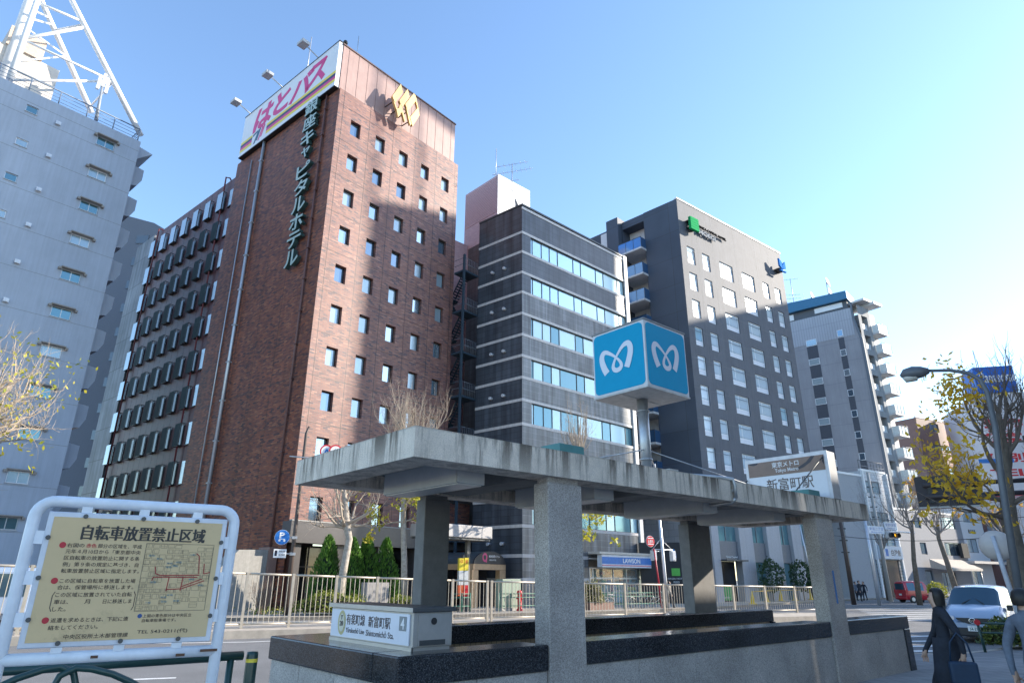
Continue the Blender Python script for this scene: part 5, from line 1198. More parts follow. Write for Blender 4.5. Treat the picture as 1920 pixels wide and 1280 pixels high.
q = MB(); q.box(ID, -0.3, -0.02, -0.139, 0.1, Z(1096), Z(1069.3)); q.box(ID, 0.03, 0.28, -0.139, 0.1, Z(1096), Z(1069.3)); q.build('timetable', mat('timetable grey',(0.55,0.56,0.56),0.4), bsn)
q = MB(); q.box(ID, -0.32, -0.01, -0.15, 0.1, Z(1117), Z(1096.3)); q.build('orange_panel', mat('orange red panel',(0.55,0.10,0.03),0.5), bsn); q = MB(); q.box(ID, 0.02, 0.3, -0.15, 0.1, Z(1117), Z(1096.3)); q.build('red_panel', RED, bsn)
# hotel side entrance with black barrel awning
e0 = G(917,1138); ea = thing('arched_entrance', 'wooden entrance porch with a black barrel awning and a pink round mark', 'porch', (e0.x,e0.y,0), ang(40))
WOODP = mat('pale wood', (0.46,0.30,0.17), 0.55, var=0.15, scale=3); AWN = mat('black awning', (0.02,0.02,0.024), 0.5)
Ze = lambda y: at(917,y,e0.xy.length).z
zs_, zt2 = Ze(1057), Ze(1033); r0 = 1.62
prof = [(r0*cos(radians(a)), zs_+(zt2-zs_)*sin(radians(a))) for a in range(0,181,12)]
q = MB(); q.vprism(ID, prof, -0.05, 0.05); en = q.build('awning_end', AWN, ea)
q = MB()
for a, b in zip(prof, prof[1:]): q.face([(a[0],0.05,a[1]),(a[0],4.2,a[1]),(b[0],4.2,b[1]),(b[0],0.05,b[1])])
q.build('awning_roof', glass('grey awning sheet',(0.09,0.11,0.12),0.3,0.3), ea)
q = MB(); q.box(ID, -r0, r0, -0.03, 0.2, zs_-0.36, zs_-0.001); q.box(ID, -r0, -r0+0.22, 0.21, 4.2, zs_-0.36, zs_-0.001); q.build('lintel', WOODP, ea)
for x, y in ((-1.4,0.1),(1.35,0.1),(-1.4,3.0)): q = MB(); q.box(ID, x-0.3, x+0.3, y-0.1, y+0.3, 0, zs_-0.37); q.build('post', WOODP, ea)
q = MB(); q.box(ID, -1.1, 1.05, 1.2, 1.3, 0, zs_-0.4); q.build('dark_doorway', glass('dark entrance',(0.04,0.04,0.045),0.1,0.2), ea)
q = MB(); 
for k_ in range(24):
    a, b = 2*pi*k_/24, 2*pi*(k_+1)/24; c_, d2 = 0.13, 0.24
    q.face([(-0.55+c_*cos(a),-0.056,zs_+0.42+c_*sin(a)*1.2),(-0.55+d2*cos(a),-0.056,zs_+0.42+d2*sin(a)*1.2),(-0.55+d2*cos(b),-0.056,zs_+0.42+d2*sin(b)*1.2),(-0.55+c_*cos(b),-0.056,zs_+0.42+c_*sin(b)*1.2)])
q.box(ID,-0.45,-0.35,-0.06,-0.052,zs_+0.1,zs_+0.3); q.build('pink_mark', mat('magenta mark',(0.55,0.03,0.16),0.4), en)
q = MB(); q.text(ID, '銀座国際ホテル', -0.15, 0.95, zs_+0.42, zs_+0.58, -0.052, 0.004); q.text(ID, 'GINZA HOTEL', -0.1, 0.6, zs_+0.22, zs_+0.31, -0.052, 0.004); q.build('lettering', WHITE, en)
# green cabinet
c0 = G(953,1144); cb = thing('utility_cabinet', 'pale green street utility cabinet behind the fence, next to the wooden porch', 'cabinet', (c0.x,c0.y,0), ang(47))
CBG = mat('pale green cabinet', (0.22,0.28,0.22), 0.5, var=0.08)
q = MB(); q.box(ID, -0.75, 0.75, -0.3, 0.3, 0.15, 1.75); q.build('cabinet_body', CBG, cb, bevel=0.02); q = MB(); q.box(ID, -0.8, 0.8, -0.34, 0.34, 0, 0.15); q.build('plinth', CONC, cb); q = MB(); q.box(ID, -0.01, 0.01, -0.305, -0.3, 0.2, 1.7); q.build('door_gap', DKGREY, cb)
c0 = G(974,1144.5); o = thing('red_hydrant_post', 'short red hydrant post beside the pale green cabinet', 'hydrant', (c0.x,c0.y,0)); q = MB(); q.lathe((0,0,0),[(0.18,0),(0.18,0.1),(0.12,0.12),(0.12,0.9),(0.16,0.95),(0.14,1.1),(0,1.15)],14); q.build('post', RED, o); q = MB(); q.tube((-0.2,0,0.7),(0.2,0,0.7),0.06); q.build('outlet', RED, o)
# green pedestrian railings on the kerb
GRL = mat('green rail', (0.05,0.17,0.12), 0.45)
def kerb_rail(xa, ya, xb, yb, lab):
    a, b = G(xa,ya), G(xb,yb); o = thing('kerb_railing', lab, 'railing', a, atan2(b.y-a.y,b.x-a.x), 'kerb railings'); l_ = (b-a).length; q = MB()
    for zz in (0.3,0.75,0.95): q.tube((0,0,zz),(l_,0,zz),0.025,n=6)
    q.build('rail', GRL, o)
    for i in range(3): q = MB(); q.tube((l_*i/2,0,0),(l_*i/2,0,1.0),0.04,n=8); q.build('post', GRL, o)
kerb_rail(849,1147,881,1146, 'short green railing in front of the bus stop sign'); kerb_rail(935,1146,1012,1144.5,'green railing in front of the pale cabinet'); kerb_rail(1083,1143.5,1250,1139,'long green railing in front of the convenience store')
# low grey wall and steps left of the hotel corner
c0 = G(455,1146); o = thing('stone_wall', 'low pale stone wall with a slanted top at the foot of the brick hotel', 'wall', (c0.x,c0.y,0), ang(40))
q = MB(); q.vprism(ID, [(-3.2,0),(1.2,0),(1.2,3.3),(-0.6,3.25),(-1.9,1.9),(-3.2,1.6)], 0.2, 1.2); q.build('stone_slab', mat('pale wall stone',(0.30,0.29,0.27),0.7,var=0.12,streak=0.2), o); q = MB(); q.box(ID, 1.21, 1.75, 0.1, 1.3, 0, 3.45); q.build('pier', mat('brown stone pier',(0.26,0.16,0.13),0.6), o)
# convenience store
st_ = thing('convenience_store', 'convenience store front with a blue sign band and glass windows under the office block', 'shop', mid.matrix_basis @ Vector((7.0,0,0)), ang(47))
q = MB(); q.box(ID, -0.1, 7.5, -1.15, 0.05, 3.55, 3.72); q.build('eave', mat('cream eave',(0.62,0.56,0.48),0.5), st_)
q = MB(); q.box(ID, 0.25, 7.45, -1.05, -0.6, 2.62, 3.54); sg = q.build('sign_band', mat('white fascia',(0.72,0.74,0.78),0.4), st_)
q = MB(); q.box(ID, 0.25, 7.45, -1.07, -1.051, 2.86, 3.36); q.build('blue_stripe', mat('store blue',(0.03,0.19,0.55),0.4), sg); q = MB(); q.box(ID, 0.25, 7.45, -1.065, -1.051, 2.72, 2.80); q.build('pink_stripe', mat('store pink',(0.62,0.22,0.30),0.4), sg)
q = MB(); q.text(ID, 'LAWSON', 2.75, 4.95, 2.94, 3.28, -1.071, 0.01, bold=0.03); q.build('lettering', WHITE, sg)
q = MB(); q.box(ID, 0, 7.0, 1.5, 1.6, 0, 3.3); q.build('back_wall', mat('shop interior',(0.55,0.5,0.4),0.7), st_)
q = MB(); q.box(ID, 0.05, 6.95, -0.02, 1.5, 3.2, 3.3); q.build('ceiling', WHITE, st_)
for i, (u0, u1) in enumerate(((0.7,2.7),(2.95,4.4),(4.5,5.8))):
    q = MB(); q.box(ID, u0, u1, 0.2, 0.6, 0.1, 1.55); q.build('shelf', mat('shelf white',(0.6,0.6,0.6),0.5), st_)
rr = random.Random(5); cl_ = [(0.6,0.1,0.05),(0.7,0.5,0.05),(0.1,0.35,0.12),(0.1,0.2,0.5),(0.7,0.7,0.65),(0.55,0.25,0.08),(0.4,0.05,0.1)]
for i in range(26):
    u = 0.75+rr.random()*4.9; z = 0.45+0.55*rr.randint(0,3); q = MB(); q.box(ID, u, u+0.25+0.35*rr.random(), 0.12, 0.19, z, z+0.22+0.2*rr.random()); q.build('goods', mat('goods %d' % (i % 7), cl_[i % 7], 0.5), st_)
q = MB()
for u in (0.0,0.35,2.8,4.45,5.9,7.0): q.box(ID, u-0.05, u+0.05, -0.04, 0.04, 0, 2.62)
q.box(ID, 0, 7.0, -0.035, 0.035, 1.78, 1.9); q.box(ID, 0, 7.0, -0.034, 0.036, 2.52, 2.62); q.build('window_frame', mat('aluminium frame',(0.5,0.5,0.5),0.4,0.5), st_)
SGL = bpy.data.materials.new('shop glass'); SGL.use_nodes = True; _t = SGL.node_tree; _b = _t.nodes['Principled BSDF']; _b.inputs['Base Color'].default_value = (0.3,0.45,0.45,1); _b.inputs['Roughness'].default_value = 0.03; _b.inputs['Alpha'].default_value = 0.28; _b.inputs['Specular IOR Level'].default_value = 0.8
q = MB(); q.box(ID, 0.05, 6.95, -0.005, 0.005, 0.05, 2.5); q.build('shop_window', SGL, st_)
for (u0,u1,z0,z1,m1) in ((5.95,6.9,0.1,2.5,mat('white curtain',(0.7,0.7,0.62),0.7)),(2.35,2.75,0.9,1.5,mat('magenta poster',(0.45,0.03,0.10),0.5)),(4.55,5.5,0.15,0.8,mat('yellow poster',(0.75,0.45,0.12),0.5)),(4.6,5.6,0.95,1.2,YEL),(0.9,1.9,0.1,0.75,mat('green poster',(0.2,0.5,0.12),0.5)),(3.1,4.2,0.1,0.7,mat('pale poster',(0.55,0.65,0.68),0.5)),(4.5,5.7,2.0,2.4,mat('orange menu',(0.45,0.16,0.05),0.5)),(2.95,4.3,2.0,2.4,mat('orange menu',(0.45,0.16,0.05),0.5))):
    q = MB(); q.box(ID, u0, u1, 0.02, 0.03, z0, z1); q.build('window_poster', m1, st_)
q = MB(); q.box(ID, 7.0, 7.35, -0.3, 0.3, 0, 2.6); q.build('corner_pillar', mat('pale tile pillar',(0.55,0.56,0.55),0.4), st_)
# planter box with shrub is in the plants section; bicycles
def bicycle(lab, loc, rot, col):
    o = thing('bicycle', lab, 'bicycle', loc, rot, 'bicycles by the shop'); R_ = 0.33
    for x in (-0.52, 0.52):
        q = MB(); q.path([(x+R_*cos(a*pi/12),0,R_+R_*sin(a*pi/12)) for a in range(24)], 0.018, 6, closed=True); wq = q.build('wheel', BLACK, o)
        q = MB()
        for k_ in range(10): q.tube((x,0,R_),(x+R_*cos(k_*pi/5),0,R_+R_*sin(k_*pi/5)),0.003,n=3)
        q.build('spoke', STEEL, wq)
        q = MB(); q.path([(x+(R_+0.04)*cos(radians(a)),0,R_+(R_+0.04)*sin(radians(a))) for a in range(20,175,15)], 0.014, 5); q.build('mudguard', STEEL, o)
    m1 = mat('cycle paint %s' % col[0], col[1], 0.35, 0.2)
    q = MB()
    for a, b in (((-0.52,R_),(-0.12,0.30)),((-0.12,0.30),(0.38,0.62)),((-0.12,0.30),(-0.22,0.80)),((-0.52,R_),(-0.2,0.72)),((0.38,0.58),(0.52,R_)),((0.38,0.58),(0.33,0.92)),((-0.2,0.6),(0.36,0.72))): q.tube((a[0],0,a[1]),(b[0],0,b[1]),0.018,n=6)
    q.build('cycle_frame', m1, o)
    q = MB(); q.box(ID,-0.36,-0.1,-0.08,0.08,0.80,0.86); q.build('saddle', BLACK, o)
    q = MB(); q.path([(0.2,-0.28,0.98),(0.32,-0.2,0.98),(0.34,0,0.94),(0.32,0.2,0.98),(0.2,0.28,0.98)],0.014,6); q.build('handlebar', STEEL, o)
    q = MB(); bx = (0.42,0.82,-0.17,0.17,0.66,0.92)
    for k_ in range(7): q.tube((0.44+k_*0.05,-0.17,0.66),(0.44+k_*0.05,-0.17,0.92),0.005,n=4); q.tube((0.44+k_*0.05,0.17,0.66),(0.44+k_*0.05,0.17,0.92),0.005,n=4)
    for zz in (0.66,0.8,0.92): q.path([(0.42,-0.17,zz),(0.78,-0.17,zz),(0.78,0.17,zz),(0.42,0.17,zz)],0.007,4,closed=True)
    q.build('basket', STEEL, o); return o
for x, y, r_, lab, c in ((1132,1141,0.5,'silver bicycle parked nearest the brown shop planter',('silver',(0.5,0.5,0.52))),(1196,1140,0.75,'dark bicycle with upright handlebar in the middle of the shop front',('dark',(0.05,0.06,0.06))),(1232,1138,0.4,'pale bicycle parked nearest the red bus sign pole',('pale',(0.6,0.62,0.6)))):
    a = G(x,y); bicycle(lab, (a.x,a.y,0), r_, c)
# round red bus sign on a red pole, and the signal pole with two white backed signals
a = G(1241,1139.5); o = thing('round_stop_sign', 'round red and white stop sign on a slim red pole by the two pedestrian signals', 'sign', (a.x,a.y,0), ang(62)); dd_ = a.xy.length; zz = at(1222,1015,dd_).z
q = MB(); q.path([(0,0,0),(-0.16,0,zz*0.5),(-0.35,0,zz-0.45)], 0.055, 8); q.build('pole', mat('red pole',(0.42,0.02,0.04),0.4), o)
q = MB(); disc(q, ID, -0.62, zz, 0.34, -0.06, -0.02); f_ = q.build('sign_disc', RED, o); q = MB(); disc(q, ID, -0.62, zz, 0.37, -0.019, 0.0); q.build('rim', WHITE, f_); q = MB(); q.text(ID,'止まれ',-0.84,-0.40,zz-0.1,zz+0.12,-0.061,0.004,bold=0.02); q.box(ID,-0.86,-0.38,-0.064,-0.061,zz-0.2,zz-0.15); q.box(ID,-0.86,-0.38,-0.064,-0.061,zz+0.18,zz+0.23); q.build('lettering', WHITE, f_)
a = G(1253,1139); o = thing('signal_pole', 'silver pole carrying two pedestrian signals seen from behind, near the convenience store', 'signal pole', (a.x,a.y,0), ang(62)); dd_ = a.xy.length; zA = at(1240,1030,dd_).z; zTop = at(1238,965,dd_).z
q = MB(); q.path([(0,0,0),(-0.1,0,zA*0.5),(-0.32,0,zTop+3.5)], [0.13,0.12,0.09], 10); q.build('pole', PIPE, o)
q = MB(); q.tube((-1.05,0,zA),(0.75,0,zA),0.04); q.tube((-0.95,0,zA-0.12),(-0.2,0,zA-0.12),0.025); q.tube((-0.25,0,zA+0.7),(0.7,0,zA),0.02); q.tube((-0.25,0,zA+0.7),(-1.0,0,zA),0.02); q.build('arm', PIPE, o)
for u in (-0.95, 0.72): q = MB(); q.box(ID, u-0.17, u+0.17, -0.12, 0.12, zA-0.72, zA-0.06); q.box(ID,u-0.13,u+0.13,-0.18,-0.121,zA-0.66,zA-0.12); q.build('signal_box', mat('signal white',(0.62,0.63,0.64),0.45), o)
# vehicle signal hanging over the pavement seen under the slab, with its pole
a = G(1530,1123); o = thing('traffic_signal', 'white traffic signal with a name plate on a pale pole before the charcoal hotel', 'traffic signal', (a.x,a.y,0), ang(62)); dd_ = a.xy.length; zS = at(1495,995,dd_).z
q = MB(); q.path([(0,0,0),(-0.5,0,zS*0.6),(-1.0,0,zS+1.2)], [0.15,0.12,0.1], 10); q.build('pole', PIPE, o); q = MB(); q.tube((-0.95,0,zS+0.1),(-4.0,0,zS+0.1),0.05); q.build('arm', PIPE, o)
q = MB(); q.box(ID, -3.9, -1.6, -0.2, 0.15, zS-0.26, zS+0.26); hd = q.build('signal_head', mat('signal white',(0.62,0.63,0.64),0.45), o, bevel=0.08)
for i in range(3): q = MB(); disc(q, ID, -2.6+i*0.42, zS-0.02, 0.16, -0.26, -0.2, 16); q.build('lens', BLACK, hd)
q = MB(); q.box(ID, -3.0, -2.0, -0.05, 0.0, zS+0.36, zS+0.70); nm = q.build('name_plate', WHITE, o); q = MB(); q.text(ID,'新富町',-2.9,-2.1,zS+0.44,zS+0.62,-0.051,0.004); q.build('lettering', BLUE, nm)
zR = at(1500,1045,dd_).z
q = MB(); q.box(ID, -1.75, -1.35, -0.15, 0.15, zR-0.5, zR+0.5); ph = q.build('pedestrian_signal', mat('signal white',(0.62,0.63,0.64),0.45), o); q = MB(); q.box(ID,-1.7,-1.4,-0.17,-0.151,zR+0.03,zR+0.42); q.build('red_lamp', mat('red signal lamp',(0.7,0.03,0.03),0.4,emit=0.8), ph); q = MB(); q.tube((-1.4,0,zR+0.5),(-0.6,0,zR+0.7),0.03); q.build('arm', PIPE, ph)
# big cross signal at the right with yellow lamp
a = at(1672,1003,62); o = thing('traffic_signal', 'traffic signal with its amber lamp lit and two pale blue name plates', 'traffic signal', (a.x,a.y,0), ang(62)); zS = a.z
q = MB(); q.box(ID, -0.75, 0.75, -0.15, 0.12, zS-0.24, zS+0.24); hd = q.build('signal_head', mat('signal pale',(0.5,0.52,0.53),0.45), o, bevel=0.08)
for i, m1 in enumerate((mat('dull green lens',(0.05,0.14,0.14),0.3), mat('amber lamp',(0.85,0.42,0.02),0.4,emit=1.2), BLACK)):
    q = MB(); disc(q, ID, -0.45+i*0.45, zS, 0.17, -0.2, -0.15, 18); q.build('lens', m1, hd); q = MB(); q.lathe((0,0,0),[(0.18,0),(0.18,0.2)],16); vz = q.build('visor', DKGREY, hd); vz.location = (-0.45+i*0.45,-0.16,zS); vz.rotation_euler = (radians(90),0,0)
for u0, u1, z0, tx_ in ((-2.9,-0.95,zS+0.05,'新富二丁目'),(-0.8,0.8,zS+0.42,'新富町駅前')):
    q = MB(); q.box(ID, u0, u1, -0.06, 0, z0, z0+0.58); nm = q.build('name_plate', mat('pale blue plate',(0.55,0.66,0.78),0.4), o); q = MB(); q.text(ID, tx_, u0+0.15, u1-0.15, z0+0.26, z0+0.5, -0.061, 0.004); q.text(ID, 'Shintomi', u0+0.3, u1-0.3, z0+0.07, z0+0.19, -0.061, 0.004); q.build('lettering', BLUE, nm)
q = MB(); q.tube((-3.0,0.06,zS+0.3),(3.2,0.06,zS+0.3),0.06); q.path([(-3.0,0.06,0),(-3.0,0.06,zS+1.6)],0.13,10); q.build('pole', PIPE, o)
# concrete power pole near the white shop building, dark pole near pillar
for x0, y0, x1, y1, lab, m1, dist in ((1668,1112,1615,905,'grey concrete power pole beside the white shop building',mat('pole concrete',(0.34,0.34,0.33),0.8),70),(1599,1118,1566,960,'dark slim street pole beside the far pillar with the blue tape',DPOLE,60)):
    a = at(x0,y0,dist); b = at((x0+x1)/2-0,y1,dist); o = thing('street_pole', lab, 'pole', (a.x,a.y,0)); q = MB(); q.path([(0,0,0),(0,0,b.z+1)],[0.18,0.12],10); q.build('pole', m1, o)
    q = MB()
    for i in range(4): q = MB(); q.box(ID,-0.3,0.3,-0.06,0.06,b.z-0.4-i*0.9,b.z-0.3-i*0.9); q.build('cross_arm', DKGREY, o)
# street lamp arched at the upper right
a = at(1893,1120,12.6); lmp = thing('street_lamp', 'grey street lamp with a long curved arm above the yellow leafed tree', 'street lamp', (a.x,a.y,-0.05))
def LP(x, y, d=12.6): p = at(x,y,d); return (p.x-a.x, p.y-a.y, p.z+0.05)
LG = mat('lamp post grey', (0.13,0.14,0.155), 0.5, 0.2)
q = MB(); q.path([(0,0,0), LP(1878,900), LP(1866,800), LP(1851,735), LP(1838,712), LP(1815,699), LP(1780,694), LP(1738,695)], [0.06,0.05,0.044,0.04,0.036,0.032,0.028,0.026], 10); q.build('post', LG, lmp)
q = MB(); q.path([LP(1742,695), LP(1728,697), LP(1712,699), LP(1696,702), LP(1688,705)], [0.045,0.095,0.115,0.09,0.02], 12); q.build('lamp_head', LG, lmp)
q = MB(); p0_, p1_ = LP(1698,706), LP(1716,704); q.path([LP(1692,707),(p0_[0],p0_[1],p0_[2]-0.03),(p1_[0],p1_[1],p1_[2]-0.02),LP(1722,701)], [0.015,0.075,0.075,0.02], 10); q.build('lamp_glass', mat('lamp glass',(0.55,0.53,0.47),0.3), lmp)
# blank back of a direction board
a = at(1781,922,24); db = thing('direction_board', 'large dark brown back of a direction board hung on two tubes', 'direction board', (a.x,a.y,0), ang(118))
dpf = wallpx(Vector((a.x,a.y,0)), 118); q = MB(); pts = [dpf(1724,952), dpf(1846,944), dpf(1841,889), dpf(1716,892)]
u0, u1 = pts[0][0]+0.0, pts[1][0]; z0, z1 = (pts[0][1]+pts[1][1])/2, (pts[2][1]+pts[3][1])/2
DBR = mat('dark brown board', (0.045,0.038,0.042), 0.6, var=0.08)
q.box(ID, u0, u1, -0.03, 0.03, z0, z1); q.build('board', DBR, db); q = MB(); q.box(ID, u0, u1, -0.05, 0.05, z0-0.05, z0); q.build('edge', mat('edge pale',(0.45,0.43,0.4),0.5), db)
q = MB(); 
for fz in (0.32, 0.70): q.tube((u0+0.2,-0.1,z0+(z1-z0)*fz),(u1+1.4,-0.1,z0+(z1-z0)*fz),0.07,n=10)
q.build('tube', DBR, db); q = MB()
for fu in (0.22,0.62): q.box(ID, u0+(u1-u0)*fu-0.06, u0+(u1-u0)*fu+0.06, -0.09, -0.031, z0+0.1, z1-0.1)
q.build('bracket', BLACK, db)
q = MB(); q.tube((u1+1.4,-0.1,0),(u1+1.4,-0.1,z1+1.0),0.11,n=12); q.build('post', DBR, db)
# convex mirror from behind
a = at(1868,1022,13.2); cm = thing('traffic_mirror', 'round traffic mirror seen from behind on a leaning pale pole', 'mirror', (a.x,a.y,0), ang(125)); zz = a.z
q = MB(); q.lathe((0,0,0),[(0,0.10),(0.12,0.09),(0.19,0.05),(0.225,0.0),(0.232,-0.02),(0.21,-0.02),(0,-0.05)],28); f_ = q.build('mirror_back', mat('mirror back',(0.55,0.50,0.47),0.4,var=0.08), cm); f_.location = (0,0,zz); f_.rotation_euler = (radians(90),0,0)
q = MB(); q.path([(-0.02,-0.11,zz+0.14),(0.02,-0.10,zz-0.4),(0.16,-0.05,0)],[0.03,0.035,0.04],10); q.build('pole', mat('pale blue pole',(0.52,0.54,0.6),0.45), cm)
# kerb rail post with red reflector at the corner
a = G(1848,1222); o = thing('reflector_rail', 'dark green kerb rail post with a red reflector in front of the white van', 'railing', (a.x,a.y,0), ang(110)); zz = at(1839,1166,a.xy.length).z
q = MB(); q.path([(0,0,0),(-0.04,0,zz)],0.035,8); q.tube((-0.04,0,zz-0.02),(3.2,0.4,zz-0.02),0.03,n=8); q.tube((-0.02,0,zz-0.25),(3.2,0.4,zz-0.25),0.022,n=8); q.tube((1.4,0.2,0),(1.4,0.2,zz),0.03); q.build('rail', DGR, o)
q = MB(); disc(q, ID, -0.05, zz, 0.07, -0.06, -0.02, 18); q.build('reflector', RED, o)
# road works: green barriers, yellow cones
GRB = mat('green barrier', (0.06,0.42,0.11), 0.5, var=0.08); 
for x, y, n_, r_, lab in ((1320,1128,3,58,'bright green mesh barrier row in front of the dark hotel entrance'),(1476,1123,2,62,'bright green mesh barrier row by the two dark leafed potted trees')):
    a = G(x,y); o = thing('mesh_barrier', lab, 'barrier', (a.x,a.y,0), ang(r_), 'green barriers')
    for i in range(n_):
        q = MB(); q.box(ID, i*1.22, i*1.22+1.18, -0.02, 0.02, 0.1, 1.25); pn_ = q.build('panel', GRB, o)
        q = MB(); 
        for k_ in range(9): q.box(ID, i*1.22+0.05+k_*0.13, i*1.22+0.07+k_*0.13, -0.03, -0.021, 0.15, 1.2)
        q.build('rib', mat('green barrier dark',(0.03,0.26,0.07),0.5), pn_)
        q = MB(); q.text(ID, '安全第一', i*1.22+0.1, i*1.22+0.9, 0.22, 0.42, -0.022, 0.004); q.build('lettering', WHITE, pn_)
        q = MB(); q.box(ID, i*1.22+0.1, i*1.22+0.16, -0.3, 0.3, 0, 0.1); q.build('foot', DKGREY, o)
CON = mat('yellow cone plastic', (0.80,0.50,0.03), 0.5); base = None
for i, (x, y) in enumerate(((1412,1126),(1438,1122),(1465,1120),(1491,1119),(1521,1118))):
    a = G(x,y+6); lab = ['yellow traffic cone with bar, leftmost of the row by the green barrier','yellow traffic cone, second of the row from the green barrier','yellow traffic cone, third of the row in the middle','yellow traffic cone, fourth of the row','yellow traffic cone at the end of the row nearest the far pillar'][i]
    if base is None:
        base = thing('traffic_cone', lab, 'traffic cone', (a.x,a.y,0), 0, 'yellow cones'); q = MB(); q.lathe((0,0,0.05),[(0.19,0),(0.05,0.85),(0.04,0.9),(0,0.9)],14); q.build('cone', CON, base); q = MB(); q.box(ID,-0.24,0.24,-0.24,0.24,0,0.05); q.build('foot', CON, base)
    else: copy_thing(base, (a.x,a.y,0), 0, lab)
for k_, (xa, ya, xb, yb) in enumerate(((1412,1127,1438,1123),(1438,1123,1465,1121),(1465,1121,1491,1120),(1491,1120,1521,1119))):
    a, b = G(xa,ya+5), G(xb,yb+5); q = MB(); q.tube((0,0,0),tuple(Vector((b.x-a.x,b.y-a.y,0))),0.03,n=8); o = tag(q.build('cone_bar', CON), ['yellow bar joining the leftmost and second cones','yellow bar joining the second and third cones','yellow bar joining the third and fourth cones','yellow bar reaching the cone nearest the far pillar'][k_], 'bar', 'cone bars'); o.location = (a.x,a.y,0.9)

# ------------------------------------------------------------------ low buildings at the right
def block(name, lab, cat, x0, x1, ytop, dist, az, depth, m, wins=(), zb=0.0, start=None):
    hz = lambda x: 972+(x-972)*3757/(3757-(1087-ytop))     # x at eye level of an upright edge seen at x at the roof line
    x0, x1 = hz(x0), hz(x1); a = at(x0, 1087, dist) if start is None else start; P_ = Vector((a.x,a.y,0)); f_ = wallpx(P_, az); u1 = f_(x1,1087)[0]; zt = at(x0, 1087, dist).z + (1087-ytop)*dist/1295*0.955 if False else onplane(972+(x0-972)*(3757-(1087-ytop))/3757, ytop, P_, azd(az-90)).z
    o = thing(name, lab, cat, P_, ang(az)); hl = []
    for (wx0,wy0,wx1,wy1,*_) in wins:
        p, q = f_(wx0,wy0), f_(wx1,wy1); hl.append((min(p[0],q[0]),max(p[0],q[0]),min(p[1],q[1]),max(p[1],q[1])))
    hl = [h_ for h_ in hl if h_[0] > 0 and h_[1] < u1 and h_[3] < zt]
    q = MB(); q.facade(ID, 0, u1, zb, zt, hl, 0.2); q.face([(0,0,zb),(0,depth,zb),(0,depth,zt),(0,0,zt)],[(0,zb),(depth,zb),(depth,zt),(0,zt)]); q.face([(u1,0,zb),(u1,depth,zb),(u1,depth,zt),(u1,0,zt)],[(0,zb),(depth,zb),(depth,zt),(0,zt)]); q.face([(0,0,zt),(u1,0,zt),(u1,depth,zt),(0,depth,zt)]); q.face([(0,depth,zb),(u1,depth,zb),(u1,depth,zt),(0,depth,zt)])
    q.build('wall', m, o)
    for h_ in hl:
        q = MB(); t = 0.06
        q.box(ID,h_[0],h_[1],0.1,0.16,h_[2],h_[2]+t); q.box(ID,h_[0],h_[1],0.1,0.16,h_[3]-t,h_[3]); nn = max(1,int((h_[1]-h_[0])/1.1))
        for k_ in range(nn+1): uu = h_[0]+(h_[1]-h_[0]-t)*k_/nn; q.box(ID,uu,uu+t,0.101,0.159,h_[2]+t,h_[3]-t)
        wf = q.build('window', DKGREY, o); q = MB(); q.box(ID,h_[0]+t,h_[1]-t,0.13,0.14,h_[2]+t,h_[3]-t); q.build('pane', PANES[1] if len(hl) % 2 else PANES[0], wf)
    q = MB(); q.box(ID, -0.05, u1+0.05, -0.06, 0.25, zt, zt+0.25); q.build('coping', WHITE, o)
    return o, f_, u1, zt
SID = mat('white siding', (0.60,0.61,0.63), 0.6, var=0.06, streak=0.15)
NEXT = lambda o_, u_: o_.matrix_basis @ Vector((u_+0.05,0,0))    # the row is built wall to wall
o2, f2, u2, zt2_ = block('grey_side_building', 'low grey windowless building between the charcoal hotel and the white sided shop building', 'building', 1566, 1613, 886, 83, 57, 12, mat('grey flank',(0.34,0.35,0.37),0.7,var=0.08))
o, f_, u1, zt = block('shop_building', 'narrow white sided building with a cleaner shop sign behind the concrete power pole', 'building', 1614, 1657, 882, 82, 57, 12, SID, ((1622,900,1652,926),(1632,958,1668,980),(1650,1008,1682,1030)), start=NEXT(o2, u2))
sh_o, sh_u = o, u1
q = MB()
for i in range(24): q.box(ID, 0, u1, -0.012, -0.001, 4.2+i*0.45, 4.24+i*0.45)
q.build('siding_groove', mat('siding shadow',(0.33,0.34,0.37),0.6), o)
q = MB(); q.box(ID, -0.1, 0.15, -0.25, 0, 0, zt); q.box(ID, u1-0.15, u1+0.1, -0.25, 0, 0, zt); q.parts('corner_pipe', WHITE, o)
p = f_(1652,1042); q = MB(); q.box(ID, 0.3, u1-0.3, -0.5, 0, p[1]-0.3, p[1]+1.1); sg = q.build('shop_sign', mat('pale shop sign',(0.68,0.70,0.74),0.4), o); q = MB(); q.text(ID, '白洋舎', u1*0.48, u1*0.86, p[1]+0.05, p[1]+0.75, -0.501, 0.01, bold=0.02); q.build('lettering', mat('brown letter',(0.12,0.09,0.085),0.4), sg); q = MB(); q.box(ID, u1*0.26, u1*0.36, -0.51, -0.501, p[1]+0.0, p[1]+0.8); q.build('blue_badge', BLUE, sg)
q = MB(); q.box(ID, 0.15, 0.7, -0.6, -0.45, p[1]+1.5, p[1]+4.0); vs = q.build('hanging_sign', WHITE, o); q = MB()
for i, ch in enumerate('白洋舎'): q.text(ID, ch, 0.25, 0.6, p[1]+2.8-i*0.55, p[1]+3.2-i*0.55, -0.601, 0.005, bold=0.02)
q.build('lettering', NVY, vs); q = MB(); q.box(ID,0.3,0.55,-0.61,-0.601,p[1]+3.4,p[1]+3.8); q.build('blue_badge', BLUE, vs)
q = MB(); q.box(ID, 0.8, u1-0.8, -0.02, -0.001, 0, p[1]-0.4); q.build('shop_front', glass('shop front brown',(0.16,0.12,0.10),0.2,0.2), o)
